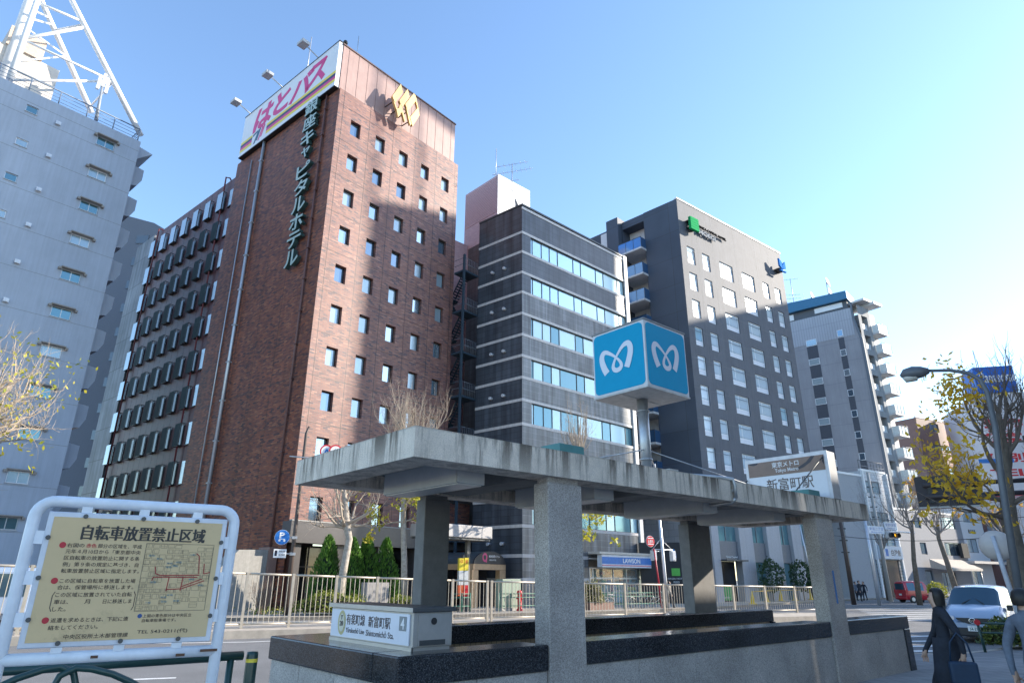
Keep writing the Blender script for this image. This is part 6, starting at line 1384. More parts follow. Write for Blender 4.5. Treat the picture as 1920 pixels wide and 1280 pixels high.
STW = tile_mat('grey stone block', [(0.30,0.30,0.30),(0.38,0.38,0.37),(0.25,0.25,0.25)], (0.12,0.12,0.12), 0.7, 0.35, 0.03, 0.8, 0.5, var=0.1)
q = MB(); q.box(ID, -0.2, 0.8, -0.1, -0.02, 0, p[1]-0.4); q.box(ID, u1-0.8, u1+0.1, -0.1, -0.02, 0, p[1]-0.4); q.parts('stone_cladding', STW, o)
q = MB(); q.box(ID, 0.1, u1-0.1, 0.05, 0.12, zt+0.25, zt+1.3, skip='') if False else [q.tube((u1*i/8,0.1,zt+0.2),(u1*i/8,0.1,zt+1.3),0.03,n=5) for i in range(9)]; q.tube((0,0.1,zt+1.3),(u1,0.1,zt+1.3),0.03,n=5); q.build('roof_railing', DKGREY, o)
gr_o, gr_f, gr_u, _z = block('grey_row_house', 'low grey building with brown windows behind the bare street trees', 'building', 1680, 1794, 955, 92, 57, 12, mat('mid grey render',(0.25,0.26,0.29),0.75,var=0.1), ((1760,968,1793,992),(1770,1016,1806,1042),(1724,1016,1740,1039),(1712,968,1728,990),(1734,1068,1757,1112),(1765,1072,1800,1112)), start=NEXT(sh_o, sh_u))
o, f_, u1, zt = block('white_house', 'narrow white building with one barred window and a small black hanging sign', 'building', 1796, 1834, 952, 90, 57, 12, mat('bright white render',(0.68,0.69,0.72),0.6,var=0.05), ((1812,1009,1837,1036),(1802,958,1827,980),(1822,1068,1850,1112)), start=NEXT(gr_o, gr_u))
p = f_(1822,1000); q = MB(); q.text(ID, '株式会社', p[0]-0.9, p[0]+1.2, p[1], p[1]+0.55, -0.001, 0.03); q.build('lettering', DKGREY, o)
p = f_(1806,1055); q = MB(); q.box(ID, p[0]-2.0, u1+0.5, -2.2, 0, p[1]-0.1, p[1]+0.2); q.build('awning', mat('shop awning',(0.45,0.43,0.42),0.6), o); q = MB(); q.box(ID, p[0]-0.8, p[0]+0.9, -0.6, -0.2, p[1]+0.6, p[1]+2.4); q.build('black_sign', BLACK, o)
BRN = mat('brown tile wall', (0.22,0.125,0.105), 0.6, var=0.1, scale=0.6)
block('brown_building', 'brown tiled building with wide dark windows behind the yellow tree', 'building', 1716, 1838, 782, 125, 62, 16, BRN, ((1741,792,1762,811),(1748,832,1790,848),(1757,873,1798,890),(1770,795,1800,812)))
block('maroon_building', 'dark maroon low building behind the direction board', 'building', 1836, 1960, 962, 100, 62, 12, mat('maroon render',(0.14,0.075,0.075),0.7,var=0.1), ((1850,985,1880,1005),(1862,1040,1895,1060)), start=NEXT(o, u1))
block('pale_corner_block', 'pale grey stepped building between the apartment tower and the brown building', 'building', 1692, 1738, 838, 140, 60, 14, mat('pale ribbed wall',(0.46,0.47,0.50),0.7,var=0.05), ())
block('white_block', 'white plain building rising behind the pale stepped building', 'building', 1688, 1724, 792, 165, 60, 14, mat('plain white wall',(0.60,0.62,0.65),0.7,var=0.04), ())
o, f_, u1, zt = block('billboard_building', 'white sign covered building carrying a blue roof billboard', 'building', 1830, 1960, 742, 118, 104, 14, mat('poster white wall',(0.62,0.60,0.63),0.6,var=0.08), ())
q = MB(); p, r_ = f_(1832,738), f_(1908,738); z1 = f_(1870,702)[1]; q.box(ID, p[0], f_(1909,738)[0], -0.4, 4, zt+0.3, z1+1.2); bb_ = q.build('billboard', mat('billboard blue',(0.012,0.12,0.50),0.4,var=0.03), o)
q = MB(); u0_, u9_ = f_(1838,720)[0], f_(1906,720)[0]; q.text(ID, 'Panasonic', u0_, u9_, zt+(z1+1.2-zt)*0.42, zt+(z1+1.2-zt)*0.80, -0.401, 0.05, bold=0.02); q.build('lettering', WHITE, bb_)
q = MB(); 
for i, (x, y, h_) in enumerate(((1842,785,2.0),(1842,812,1.6),(1848,850,1.4),(1850,920,1.4),(1856,880,1.0))):
    p = f_(x,y); q.text(ID, ['学習塾','教室','個別','指導','TEL'][i], p[0], p[0]+5.0, p[1]-h_, p[1], -0.001, 0.03, bold=0.03)
q.build('lettering', RED, o)
q = MB(); q.box(ID, f_(1834,860)[0], f_(1900,860)[0], -0.06, -0.001, f_(1850,868)[1], f_(1850,860)[1]); q.build('blue_band', BLUE, o)
q = MB(); p = f_(1841,740); q.tube((p[0]+0.5,0.5,zt),(p[0]+0.5,0.5,z1+4.2),0.06); q.build('roof_mast', DKGREY, o)
# awning and red lettering on the grey row
a = at(1768,1060,99); o = thing('shop_awning', 'sunlit beige shop awning under the low grey building with brown windows', 'awning', (a.x,a.y,0), ang(57)); q = MB(); q.vprism(Fr(0,0,-pi/2), [(0,a.z-0.3),(2.2,a.z-0.6),(2.2,a.z-0.35),(0,a.z+0.75)], -3.0, 5.0); q.build('canvas', mat('beige canvas',(0.46,0.41,0.36),0.7), o)
q = MB(); q.tube((-2.8,-2.0,0),(-2.8,-2.0,a.z-0.5),0.05); q.tube((4.8,-2.0,0),(4.8,-2.0,a.z-0.5),0.05); q.build('pole', STEEL, o)
# ------------------------------------------------------------------ buildings of the near side of the street (unseen, sized and skewed for the shade they cast)
def near_block(name, lab, x0, x1, h0, h1, m, depth=14, y=-10.0):
    o = thing(name, lab, 'building', W(x0, y), ang(CAZ)); l_ = x1-x0
    q = MB(); fr = Fr(l_, 0, pi)      # its street front looks across the road
    hl = [(a*2.6+0.6, a*2.6+2.2, b*3.4+4.2, b*3.4+6.0) for a in range(int((l_-0.6)/2.6)) for b in range(int((min(h0,h1)-6.5)/3.4))]
    q.facade(fr, 0, l_, 0, min(h0,h1), hl, 0.2)
    if h0 != h1: q.face([(0,0,min(h0,h1)),(l_,0,min(h0,h1)),(l_,0,max(h0,h1))] if h1 > h0 else [(0,0,min(h0,h1)),(l_,0,min(h0,h1)),(0,0,max(h0,h1))])
    k_ = 1.818*depth                  # side walls skewed along the sun's rays to set the shadow edges
    q.face([(0,0,0),(k_,-depth,0),(k_,-depth,h0),(0,0,h0)]); q.face([(l_,0,0),(l_+k_,-depth,0),(l_+k_,-depth,h1),(l_,0,h1)]); q.face([(0,0,h0),(l_,0,h1),(l_+k_,-depth,h1),(k_,-depth,h0)]); q.face([(k_,-depth,0),(l_+k_,-depth,0),(l_+k_,-depth,h1),(k_,-depth,h0)])
    q.build('wall', m, o)
    q = MB()
    for a in hl: q.box(fr, a[0], a[1], 0.15, 0.18, a[2], a[3])
    if q.v: q.build('window', PANES[0], o)
NB1 = mat('near beige wall', (0.45,0.42,0.38), 0.8, var=0.08); NB2 = mat('near grey wall', (0.38,0.39,0.41), 0.8, var=0.08)
near_block('low_office', 'low beige office building behind the viewer beside the subway entrance', 3.0, 26.6, 16.3, 16.3, NB1)
near_block('corner_shop', 'lower grey corner building behind the viewer', 26.65, 44.0, 12.5, 12.5, NB2)
near_block('tall_office', 'tall grey office tower on the near side across from the brick hotel', 95.3, 112.6, 67.3, 73.4, NB2, 16)
near_block('sloped_office', 'tall beige office building on the near side across from the dark hotel', 114.0, 146.0, 57.6, 69.4, NB1, 16)

rb = thing('shade_board', 'long dark board on legs added out of view to shade the grey apartment block', 'billboard', W(87.5, -10.2), ang(CAZ))  # unseen board added to keep sun off the grey apartment front
q = MB(); q.box(ID, 0, 23.0, -0.4, 0, 80.3, 86.6); q.build('board', NB2, rb)
for u in (8.5, 14.5, 21.5): q = MB(); q.box(ID, u, u+0.2, -0.35, -0.1, 66, 80.3); q.build('leg', DKGREY, rb)

# ------------------------------------------------------------------ trees and plants
BARK = mat('plane bark', (0.36,0.32,0.27), 0.85, var=0.35, scale=7, bump=0.3, bscale=30)
BARKD = mat('dark bark', (0.15,0.125,0.10), 0.85, var=0.35, scale=7, bump=0.3, bscale=30)
TWIG = mat('pale twig', (0.40,0.33,0.26), 0.8, var=0.2); TWIGD = mat('dark twig', (0.17,0.135,0.11), 0.8, var=0.2); TWIGG = mat('grey twig', (0.28,0.25,0.23), 0.8, var=0.2)
LYEL = leaf_mat('yellow leaf', (0.70,0.38,0.02), (0.80,0.55,0.05), 0.45); LYG = leaf_mat('yellow green leaf', (0.30,0.34,0.03), (0.60,0.50,0.05), 0.4); LORG = leaf_mat('orange leaf', (0.50,0.24,0.04), (0.65,0.42,0.05), 0.4)
LGRN = leaf_mat('conifer green', (0.035,0.12,0.015), (0.13,0.27,0.035), 0.2); LHED = leaf_mat('hedge leaf', (0.12,0.17,0.02), (0.32,0.32,0.05), 0.25); LDK = leaf_mat('dark shrub leaf', (0.02,0.05,0.02), (0.06,0.11,0.03), 0.15)
def rvec(r): 
    while True:
        v = Vector((r.uniform(-1,1), r.uniform(-1,1), r.uniform(-1,1)))
        if 0.05 < v.length < 1: return v.normalized()
def leafq(mb, p, r, s, n=None):
    a = rvec(r); b = a.cross(rvec(r)).normalized(); w_ = s*(0.7+0.6*r.random()); h_ = w_*0.8
    mb.face([p-a*w_, p+b*h_*0.6-a*0.2*w_, p+a*w_, p-b*h_*0.6+a*0.1*w_])
def grow(mb, p, d, l, rad, depth, r, tips, up=0.15, bend=0.35, kids=(2,4), shrink=0.68):
    pts = [p]; rads = [rad]; n = 4; q = p.copy(); dd = d.copy()
    for i in range(n):
        dd = (dd + rvec(r)*bend*0.5 + Vector((0,0,up))).normalized(); q = q + dd*(l/n); pts.append(q.copy()); rads.append(rad*(1-0.55*(i+1)/n))
    mb.path(pts, rads, 5 if rad > 0.02 else 3, cap=False)
    if depth <= 0: tips.append(q); return
    for k_ in range(r.randint(*kids)):
        i = r.randint(1, n); base = pts[i]; nd = (dd*0.6 + rvec(r)*0.9 + Vector((0,0,up))).normalized()
        grow(mb, base, nd, l*shrink*r.uniform(0.7,1.15), max(rads[i]*0.62, 0.004), depth-1, r, tips, up, bend, kids, shrink)
    grow(mb, q, dd, l*shrink, rads[-1], depth-1, r, tips, up, bend, kids, shrink)
def plane_tree(lab, trunk, rads, limbs, seed, bark, twig, leafm=None, nleaf=0, leafs=0.1, lfilter=None, group='street plane trees', name='plane_tree'):
    """trunk: world points; limbs: (point on trunk 0..1, direction, length, radius, depth, kids, up, bend)"""
    r = random.Random(seed); b = trunk[0]; o = thing(name, lab, 'tree', (b.x,b.y,b.z), 0, group)
    T = [t-b for t in trunk]; q = MB(); q.path(T, rads, 12); q.build('trunk', bark, o)
    cr_ = MB(); tips = []
    for (f, d, l, rad, dep, kids, up, bend) in limbs:
        s = f*(len(T)-1); i = min(int(s), len(T)-2); p = T[i].lerp(T[i+1], s-i)
        grow(cr_, p, Vector(d).normalized(), l, rad, dep, r, tips, up, bend, kids)
    c_ = cr_.build('crown', twig, o)
    if nleaf:
        lm_ = MB(); tt = [t for t in tips if lfilter is None or lfilter(t)] or tips
        cl = [r.choice(tt) for _ in range(max(5, nleaf//14))]
        for _ in range(nleaf):
            p = r.choice(cl)+rvec(r)*r.random()**0.6*0.42; leafq(lm_, p, r, leafs)
        lm_.build('leaves', leafm, c_)
    return o
def limbset(r, n, f0, f1, l, rad, dep, kids, up, bend, tilt=0.5):
    return [(r.uniform(f0,f1), (cos(2*pi*i/n+r.random()), sin(2*pi*i/n+r.random()), tilt+r.uniform(-0.3,0.4)), l*r.uniform(0.75,1.2), rad, dep, kids, up, bend) for i in range(n)]
r0_ = random.Random(11)
# first tree in front of the hotel
b = G(633,1151); D_ = b.xy.length
tr = [b, at(640,1090,D_), at(655,1010,D_), at(650,985,D_), at(646,930,D_), at(643,898,D_)]
plane_tree('leafless pollarded plane tree with a curved pale trunk before the brick hotel conifers', tr, [0.24,0.21,0.18,0.2,0.13,0.08], limbset(r0_,7,0.55,0.66,1.5,0.10,3,(2,3),0.10,0.6,0.15)+limbset(r0_,6,0.72,1.0,1.3,0.07,3,(2,4),0.2,0.6,0.5), 3, BARK, TWIG, LYG, 60, 0.11)
b = G(757,1148); D_ = b.xy.length
tr = [b, at(758,1050,D_), at(756,960,D_), at(762,890,D_), at(772,830,D_)]
plane_tree('pale trunked plane tree with a dense twig crown showing above the concrete roof corner', tr, [0.2,0.17,0.16,0.14,0.1], limbset(r0_,20,0.88,1.0,1.9,0.055,3,(2,4),0.22,0.45,0.55)+limbset(r0_,5,0.45,0.8,1.9,0.06,2,(2,3),0.05,0.5,0.1)+limbset(r0_,3,0.3,0.5,1.7,0.05,2,(2,3),0.0,0.5,0.0), 5, BARK, TWIG, LYG, 420, 0.13, lambda t: t.z < 6.2)
b = G(1066,1146); D_ = b.xy.length
tr = [b, at(1064,1050,D_), at(1066,960,D_), at(1078,880,D_), at(1086,845,D_)]
plane_tree('plane tree with a few yellow leaves behind the nearest pillar, its trunk hidden', tr, [0.2,0.17,0.15,0.12,0.09], limbset(r0_,11,0.9,1.0,1.5,0.05,3,(2,3),0.28,0.4,0.7)+limbset(r0_,9,0.4,0.75,1.7,0.06,3,(2,3),0.0,0.5,0.1), 8, BARK, TWIG, LYG, 420, 0.15, lambda t: t.z < 6.5)
# left edge tree
b = at(-85,1087,13.0); b.z = 0
tr = [b, at(-88,950,13.0), at(-78,860,13.0), at(-66,800,13.0)]
plane_tree('bare twigged tree with yellow green leaf tufts reaching across the grey apartment block', tr, [0.17,0.14,0.12,0.08], [(0.55+0.05*i, (1.0,0.3*((i%3)-1),0.35+0.12*(i%4)), 0.72, 0.03, 3, (2,4), 0.12, 0.8) for i in range(13)]+limbset(r0_,6,0.8,1.0,1.0,0.05,3,(2,3),0.2,0.6,0.6), 21, BARK, TWIG, LYG, 520, 0.042)
# large tree at the right
b = G(1960,1190); b.z = 0; D_ = 14.5
b = at(1938,1087,D_); b.z = 0
tr = [b, at(1912,1060,D_), at(1893,980,D_), at(1886,900,D_), at(1880,830,D_), at(1872,775,D_)]
plane_tree('big dark plane tree with many yellow leaves in front of the blue billboard', tr, [0.15,0.135,0.125,0.10,0.075,0.045], [(0.42,(-1,-0.2,0.30),0.95,0.05,3,(2,3),0.10,0.55),(0.5,(-1,0.2,0.35),0.85,0.05,3,(2,3),0.12,0.55),(0.58,(0.6,0.7,0.7),0.9,0.06,3,(2,4),0.15,0.5),(0.62,(-0.9,0.1,0.5),0.85,0.05,3,(2,4),0.12,0.55),(0.7,(0.7,0.1,0.8),0.9,0.05,3,(3,4),0.2,0.5),(0.74,(-0.8,0.3,0.6),0.85,0.045,3,(2,3),0.15,0.5),(0.82,(-0.7,0.1,0.8),0.6,0.04,3,(2,3),0.2,0.5),(0.86,(0.6,-0.3,1),0.8,0.045,3,(2,4),0.25,0.5),(1.0,(-0.3,0.1,1),0.5,0.035,3,(2,3),0.25,0.5),(1.0,(0.4,0.2,1),0.6,0.04,3,(2,4),0.25,0.5),(0.48,(0.8,-0.5,0.3),0.9,0.05,3,(2,4),0.1,0.5)], 31, BARKD, TWIGD, LYEL, 1150, 0.055, lambda t: t.x < -0.45 and 2.6 < t.z < 5.4)
# far bare trees at the right
for x0, y0, x1, y1, D_, lab, seed, lf, n_ in ((1716,1094,1711,1005,62,'grey bare street tree behind the red van',41,LORG,0),(1792,1100,1760,1008,58,'bare street tree with orange leaves between the red van and the white van',42,LORG,190),(1897,1098,1890,1030,60,'bare far street tree with a few orange leaves under the big yellow leafed plane tree',44,LORG,60),(1660,1100,1655,1035,75,'small bare tree before the white sided shop building',45,LORG,0)):
    b = at(x0,1087,D_); b.z = 0
    tr = [b, at((x0+x1)/2,(y0+y1)/2,D_), at(x1,y1,D_), at(x1-2,y1-30,D_)]
    plane_tree(lab, tr, [0.22,0.17,0.14,0.1], limbset(r0_,8,0.6,1.0,2.1,0.07,4 if n_ != 60 else 3,(2,3),0.22,0.45,0.7), seed, BARKD, TWIGG, lf, n_, 0.16)
# conifers by the hotel
def cone_tree(h_, rad, seed, n_=2600):
    r = random.Random(seed); q = MB()
    for _ in range(n_):
        t = r.random()**1.25; z = 0.15+t*(h_-0.15); rr_ = rad*(min(1,(t+0.06)/0.14))*(1-t)**0.62*(0.72+0.38*r.random()); a = r.random()*2*pi
        rr_ *= 0.9+0.18*sin(3*a+t*9)
        p = Vector((rr_*cos(a), rr_*sin(a), z)); up_ = Vector((0.35*cos(a),0.35*sin(a),1)).normalized(); sd_ = Vector((-sin(a),cos(a),0)); tw = (sd_*cos(r.random()*3)+Vector((cos(a),sin(a),0))*sin(r.random()*3)).normalized(); s = 0.055+0.05*r.random()
        q.face([p-tw*s*0.5, p+up_*s*0.9+tw*s*0.25, p+up_*s*2.3, p+up_*s*0.7-tw*s*0.7])
    return q
ctree = None
for i, (x, y, hh, lab) in enumerate(((604,1146,1.0,'green columnar conifer nearest the parking sign pole, first of four'),(652,1146,0.97,'green columnar conifer half hidden by the curved tree trunk'),(681,1145,1.0,'green columnar conifer third from the parking sign pole'),(717,1145,0.98,'green columnar conifer nearest the second plane tree'))):
    a = G(x,y); 
    if ctree is None:
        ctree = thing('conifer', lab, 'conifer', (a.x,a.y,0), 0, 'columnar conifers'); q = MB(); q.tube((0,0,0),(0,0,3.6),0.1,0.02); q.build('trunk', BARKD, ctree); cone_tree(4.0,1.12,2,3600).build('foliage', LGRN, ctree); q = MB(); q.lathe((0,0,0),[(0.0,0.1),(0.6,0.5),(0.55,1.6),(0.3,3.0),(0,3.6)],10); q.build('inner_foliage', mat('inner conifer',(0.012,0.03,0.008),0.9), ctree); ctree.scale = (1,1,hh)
    else: c = copy_thing(ctree, (a.x,a.y,0), i*1.7, lab); c.scale = (0.95+0.04*i,0.95,hh)
def bush(name, lab, cat, loc, sx, sy, sz, n_, m, seed, ls=0.06, z0=0.1, inner=True, group=None, stem=0.0):
    r = random.Random(seed); o = thing(name, lab, cat, loc, r.random()*0.5, group); q = MB()
    for _ in range(n_):
        d = rvec(r); d.z = abs(d.z)*1.0 if stem == 0 else d.z; k_ = (0.82+0.25*r.random())*(1+0.10*sin(d.x*7+seed)+0.08*sin(d.y*9)); p = Vector((d.x*sx*k_, d.y*sy*k_, z0+stem+d.z*sz*k_ + (sz if stem else 0))); leafq(q, p, r, ls)
    q.build('foliage', m, o)
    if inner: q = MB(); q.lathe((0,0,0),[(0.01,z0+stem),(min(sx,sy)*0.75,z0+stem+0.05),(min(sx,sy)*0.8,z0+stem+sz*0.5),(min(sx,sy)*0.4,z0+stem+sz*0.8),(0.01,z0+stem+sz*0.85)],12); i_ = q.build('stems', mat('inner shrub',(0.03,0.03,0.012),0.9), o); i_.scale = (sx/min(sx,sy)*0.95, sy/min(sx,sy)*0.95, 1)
    if stem: q = MB(); q.tube((0,0,0),(0,0,stem+z0+0.3),0.05); q.build('trunk', BARKD, o)
    return o
a = G(618,1152); bush('clipped_hedge', 'rounded yellow green clipped hedge at the foot of the conifers', 'hedge', (a.x,a.y,0), 1.9, 0.9, 0.95, 2600, LHED, 3, 0.06)
a = G(762,1150); bush('clipped_hedge', 'smaller yellow green hedge between the stone block and the second plane tree', 'hedge', (a.x,a.y,0), 1.3, 0.8, 0.75, 1700, LHED, 4, 0.06)
a = G(1112,1142.5); bush('shop_shrub', 'loose green and straw coloured shrub in a brown planter before the shop window', 'shrub', (a.x,a.y,0.3), 0.75, 0.6, 1.25, 900, leaf_mat('straw leaf',(0.10,0.12,0.03),(0.42,0.36,0.16),0.2), 6, 0.07)
q = MB(); q.box(ID,-0.7,1.6,-0.4,0.4,0,0.42); o = tag(q.build('planter_box', mat('brown planter',(0.16,0.09,0.07),0.7,var=0.15)), 'brown planter box under the shrub by the shop', 'planter'); o.location = (a.x,a.y,0); o.rotation_euler = (0,0,ang(47))
q = MB(); q.box(ID,-0.72,1.62,-0.42,0.42,0.42,0.46); q.build('rim', DKGREY, o)
for x, lab in ((1447,'dark leafed small tree before the charcoal hotel, nearer the black doorway'),(1503,'dark leafed small tree before the charcoal hotel, nearer the pale signal pole')):
    a = at(x,1087,65.5 if x < 1480 else 69.5); bush('potted_tree', lab, 'tree', (a.x,a.y,0), 0.95, 0.9, 1.35, 900, LDK, x, 0.13, 0.1, False, 'small hotel trees', stem=0.7)
a = at(1752,1087,60); bush('round_shrub', 'bright yellow green rounded shrub between the red van and the walking woman', 'shrub', (a.x,a.y,0), 0.6, 0.6, 0.55, 800, leaf_mat('lime leaf',(0.22,0.26,0.02),(0.45,0.42,0.05),0.3), 9, 0.08, stem=0.45)
a = G(1903,1214); bush('corner_shrub', 'dark green planting beside the reflector rail post at the kerb corner', 'shrub', (a.x,a.y,0), 0.8, 0.7, 0.62, 1100, leaf_mat('corner leaf',(0.02,0.06,0.02),(0.16,0.18,0.03),0.2), 10, 0.075)
a = G(1640,1117); bush('kerb_shrub', 'low green shrub at the foot of the concrete power pole', 'shrub', (a.x,a.y,0), 1.3, 0.9, 0.9, 700, LHED, 12, 0.12)
# dead shrub
a = G(487,1151); r = random.Random(14); o = thing('dead_shrub', 'leafless tangled brown shrub behind the fence by the pale slanted stone wall', 'shrub', (a.x,a.y,0)); q = MB(); tips = []
for i in range(16): grow(q, Vector((r.uniform(-0.15,0.15),r.uniform(-0.15,0.15),0)), Vector((r.uniform(-0.4,0.4),r.uniform(-0.4,0.4),1)), 0.85, 0.022, 3, r, tips, 0.12, 0.6, (2,3), 0.62)
q.build('twigs', mat('dead twig',(0.26,0.18,0.13),0.85,var=0.2), o)
q = MB(); 
for _ in range(250): leafq(q, Vector((r.gauss(0.4,0.6),r.gauss(0,0.4),abs(r.gauss(0.1,0.2)))), r, 0.06)
q.build('ground_leaves', LHED, o)
a = G(700,1149); o = thing('stone_block', 'square grey stone block behind the fence between the conifers and second tree', 'stone block', (a.x,a.y,0), ang(47)); q = MB(); q.box(ID,-0.7,0.7,-0.3,0.3,0.1,1.55); q.build('slab', mat('grey slab stone',(0.26,0.25,0.25),0.7,var=0.12,streak=0.15), o, bevel=0.02); q = MB(); q.box(ID,-0.8,0.8,-0.4,0.4,0,0.1); q.build('plinth', CONC, o)

# ------------------------------------------------------------------ vehicles
def vehicle(name, lab, cat, loc, rot, st_, paint, glassm, wheels, wr_, ws_cowl, details=None, side_from=3, side_to=None):
    """st_: stations from the nose backwards (x, half widths low/belt/roof, z sill/belt/roof); nose towards -x"""
    o = thing(name, lab, cat, loc, rot); body, wsn, sg_ = MB(), MB(), MB(); ns = len(st_)
    def ring(s):
        x, wb, ws, wr, zb, zm, zr = s; dz = zr-zm
        h_ = [(0,zb),(wb*0.86,zb),(wb,zb+0.10),(ws,zb+(zm-zb)*0.55),(ws,zm),(wr+(ws-wr)*0.10,zm+dz*0.80),(wr*0.90,zm+dz*0.95),(wr*0.55,zr),(0,zr+0.012)]
        return [(x,-y,z) for y, z in h_]+[(x,y,z) for y, z in h_[-2:0:-1]]
    R_ = [ring(s) for s in st_]; m = len(R_[0])
    side_to = side_to or ns-2
    for i in range(ns-1):
        for j in range(m):
            k_ = (j+1) % m; q4 = [R_[i][j], R_[i+1][j], R_[i+1][k_], R_[i][k_]]
            top = j in (4,5,6,7,8,9,10,11)
            tgt = body
            if i == ws_cowl and j in (5,6,7,8,9,10): tgt = wsn
            elif side_from <= i < side_to and j in (4,11) and (i-side_from) % 2 == 0: tgt = sg_
            tgt.face(q4[::-1], None, 0, True)
    body.face(R_[0]); body.face(R_[-1][::-1])
    bo = body.build('body', paint, o)
    w_ = bo.modifiers.new('weld','WELD'); w_.merge_threshold = 0.001
    if wsn.v: ob = wsn.build('windscreen', glassm, o); ob.modifiers.new('weld','WELD')
    if sg_.v: sg_.build('side_window', glassm, o)
    for x, y in wheels:
        q = MB(); q.path([(x,y-0.09,wr_),(x,y+0.09,wr_)], wr_, 20); wq = q.build('wheel', mat('tyre rubber',(0.018,0.018,0.019),0.8), o); q = MB(); s = 1 if y > 0 else -1; q.path([(x,y+s*0.075,wr_),(x,y+s*0.097,wr_)], wr_*0.62, 16); q.build('rim', STEEL, wq)
        q = MB(); q.path([(x,y-s*0.05,wr_+0.02),(x,y+s*0.088,wr_+0.02)], wr_*1.16, 20); q.build('wheel_arch', BLACK, o)
    return o
VW = mat('white car paint', (0.33,0.41,0.54), 0.25, var=0.0, coat=0.6); CARG = glass('car glass', (0.05,0.10,0.14), 0.04, 0.35); VR = mat('red car paint', (0.50,0.015,0.03), 0.3, var=0.0, coat=0.5)
BLKP = mat('black plastic', (0.02,0.021,0.024), 0.45)
st_v = [(0.0,.66,.70,.58,.30,.56,.62),(0.05,.78,.80,.66,.22,.62,.76),(0.22,.83,.84,.71,.20,.74,.93),(0.50,.845,.85,.74,.20,.86,1.04),(0.92,.85,.855,.74,.20,1.02,1.15),(1.55,.85,.855,.665,.20,1.06,1.70),(1.85,.85,.855,.665,.20,1.06,1.76),(2.75,.85,.855,.67,.20,1.06,1.78),(2.85,.85,.855,.67,.20,1.06,1.78),(3.9,.85,.855,.67,.20,1.06,1.76),(4.25,.84,.84,.66,.22,1.06,1.74),(4.38,.80,.80,.62,.28,1.06,1.66)]
vf = G(1833,1206,-0.15); hd_az = 222
vrot = atan2(-cos(radians(hd_az)), -sin(radians(hd_az)))   # +x points backwards
van = vehicle('white_van', 'white delivery van facing the viewer with a number plate and round emblem', 'van', (vf.x,vf.y,-0.15), vrot, st_v, VW, CARG, ((0.85,-0.76),(0.85,0.76),(3.55,-0.76),(3.55,0.76)), 0.31, 4, side_from=6, side_to=10)
q = MB(); q.box(ID,-0.035,0.2,-0.70,0.70,0.22,0.47); q.build('lower_bumper', BLKP, van, bevel=0.03)
q = MB(); q.vprism(Fr(0.02,0,-pi/2), [(-0.12,0.585),(0.12,0.585),(0.42,0.70),(0.46,0.765),(-0.46,0.765),(-0.42,0.70)], -0.055, 0.1); gl = q.build('grille', BLKP, van)
q = MB(); q.path([(-0.06,0.085*cos(a*pi/12),0.685+0.075*sin(a*pi/12)) for a in range(24)],0.013,6,closed=True); q.box(ID,-0.07,-0.055,-0.11,0.11,0.668,0.702); q.build('emblem', mat('chrome',(0.8,0.8,0.82),0.15,1.0), gl)
HL = mat('headlight glass', (0.62,0.66,0.72), 0.1, 0.3)
for s in (-1,1):
    q = MB(); q.mesh([(0.02,s*0.50,0.70),(0.02,s*0.50,0.80),(0.13,s*0.78,0.69),(0.20,s*0.80,0.90),(0.28,s*0.835,0.86),(0.0,s*0.50,0.75)],[(0,2,4,3,1),(1,3,4,2,0)],0); q.build('headlight', HL, van, loc=(-0.03,0,0))
    q = MB(); q.box(ID,1.05,1.2,s*0.88 if s>0 else -1.04,1.04 if s>0 else -0.88,0.98,1.16); q.build('wing_mirror', BLKP, van, bevel=0.02)
q = MB(); q.box(ID,-0.06,-0.04,-0.165,0.165,0.37,0.535); pl_ = q.build('number_plate', WHITE, van)
frn = Fr(-0.061, 0.165, -pi/2); q = MB(); q.text(frn,'34-37',0.05,0.28,0.39,0.475,0,0.002,bold=0.02); q.text(frn,'品川 400',0.09,0.24,0.488,0.522,0,0.002); q.build('plate_lettering', mat('plate green',(0.03,0.10,0.06),0.4), pl_)
q = MB(); q.box(ID,-0.02,0.1,0.33,0.42,0.70,0.74); q.build('indicator', mat('orange lamp',(0.8,0.2,0.05),0.3,emit=0.6), van)
q = MB(); q.tube((0.9,-0.3,1.17),(1.25,0.1,1.42),0.012,n=5); q.tube((0.9,0.35,1.17),(1.2,-0.02,1.38),0.012,n=5); q.build('wiper', BLACK, van)
rf = at(1690,1087,75); st_r = [(0.0,.60,.64,.52,.30,.66,.76),(0.06,.69,.71,.58,.24,.72,.90),(0.45,.72,.73,.60,.22,.98,1.12),(1.15,.73,.735,.58,.22,1.05,1.82),(1.4,.73,.735,.60,.22,1.05,1.88),(2.2,.73,.735,.60,.22,1.05,1.90),(2.3,.73,.735,.60,.22,1.05,1.90),(3.1,.73,.735,.60,.22,1.05,1.88),(3.28,.73,.73,.59,.24,1.05,1.84),(3.36,.70,.71,.57,.30,1.05,1.78)]
az_r = 80; rr_ = atan2(-cos(radians(az_r)), -sin(radians(az_r)))
red = vehicle('red_van', 'small red postal van seen from behind at the far crossing', 'van', (rf.x+3.0*sin(radians(az_r)),rf.y+3.0*cos(radians(az_r)),-0.15), rr_, st_r, VR, CARG, ((0.7,-0.66),(0.7,0.66),(2.7,-0.66),(2.7,0.66)), 0.29, 2, side_from=4, side_to=8)
q = MB(); q.box(ID,3.34,3.375,-0.56,0.56,1.12,1.66); q.build('rear_window', CARG, red); q = MB(); q.box(ID,3.3,3.42,-0.72,0.72,0.28,0.46); q.build('rear_bumper', VR, red, bevel=0.03); q = MB(); q.box(ID,3.37,3.385,-0.17,0.17,0.62,0.78); q.build('number_plate', WHITE, red)
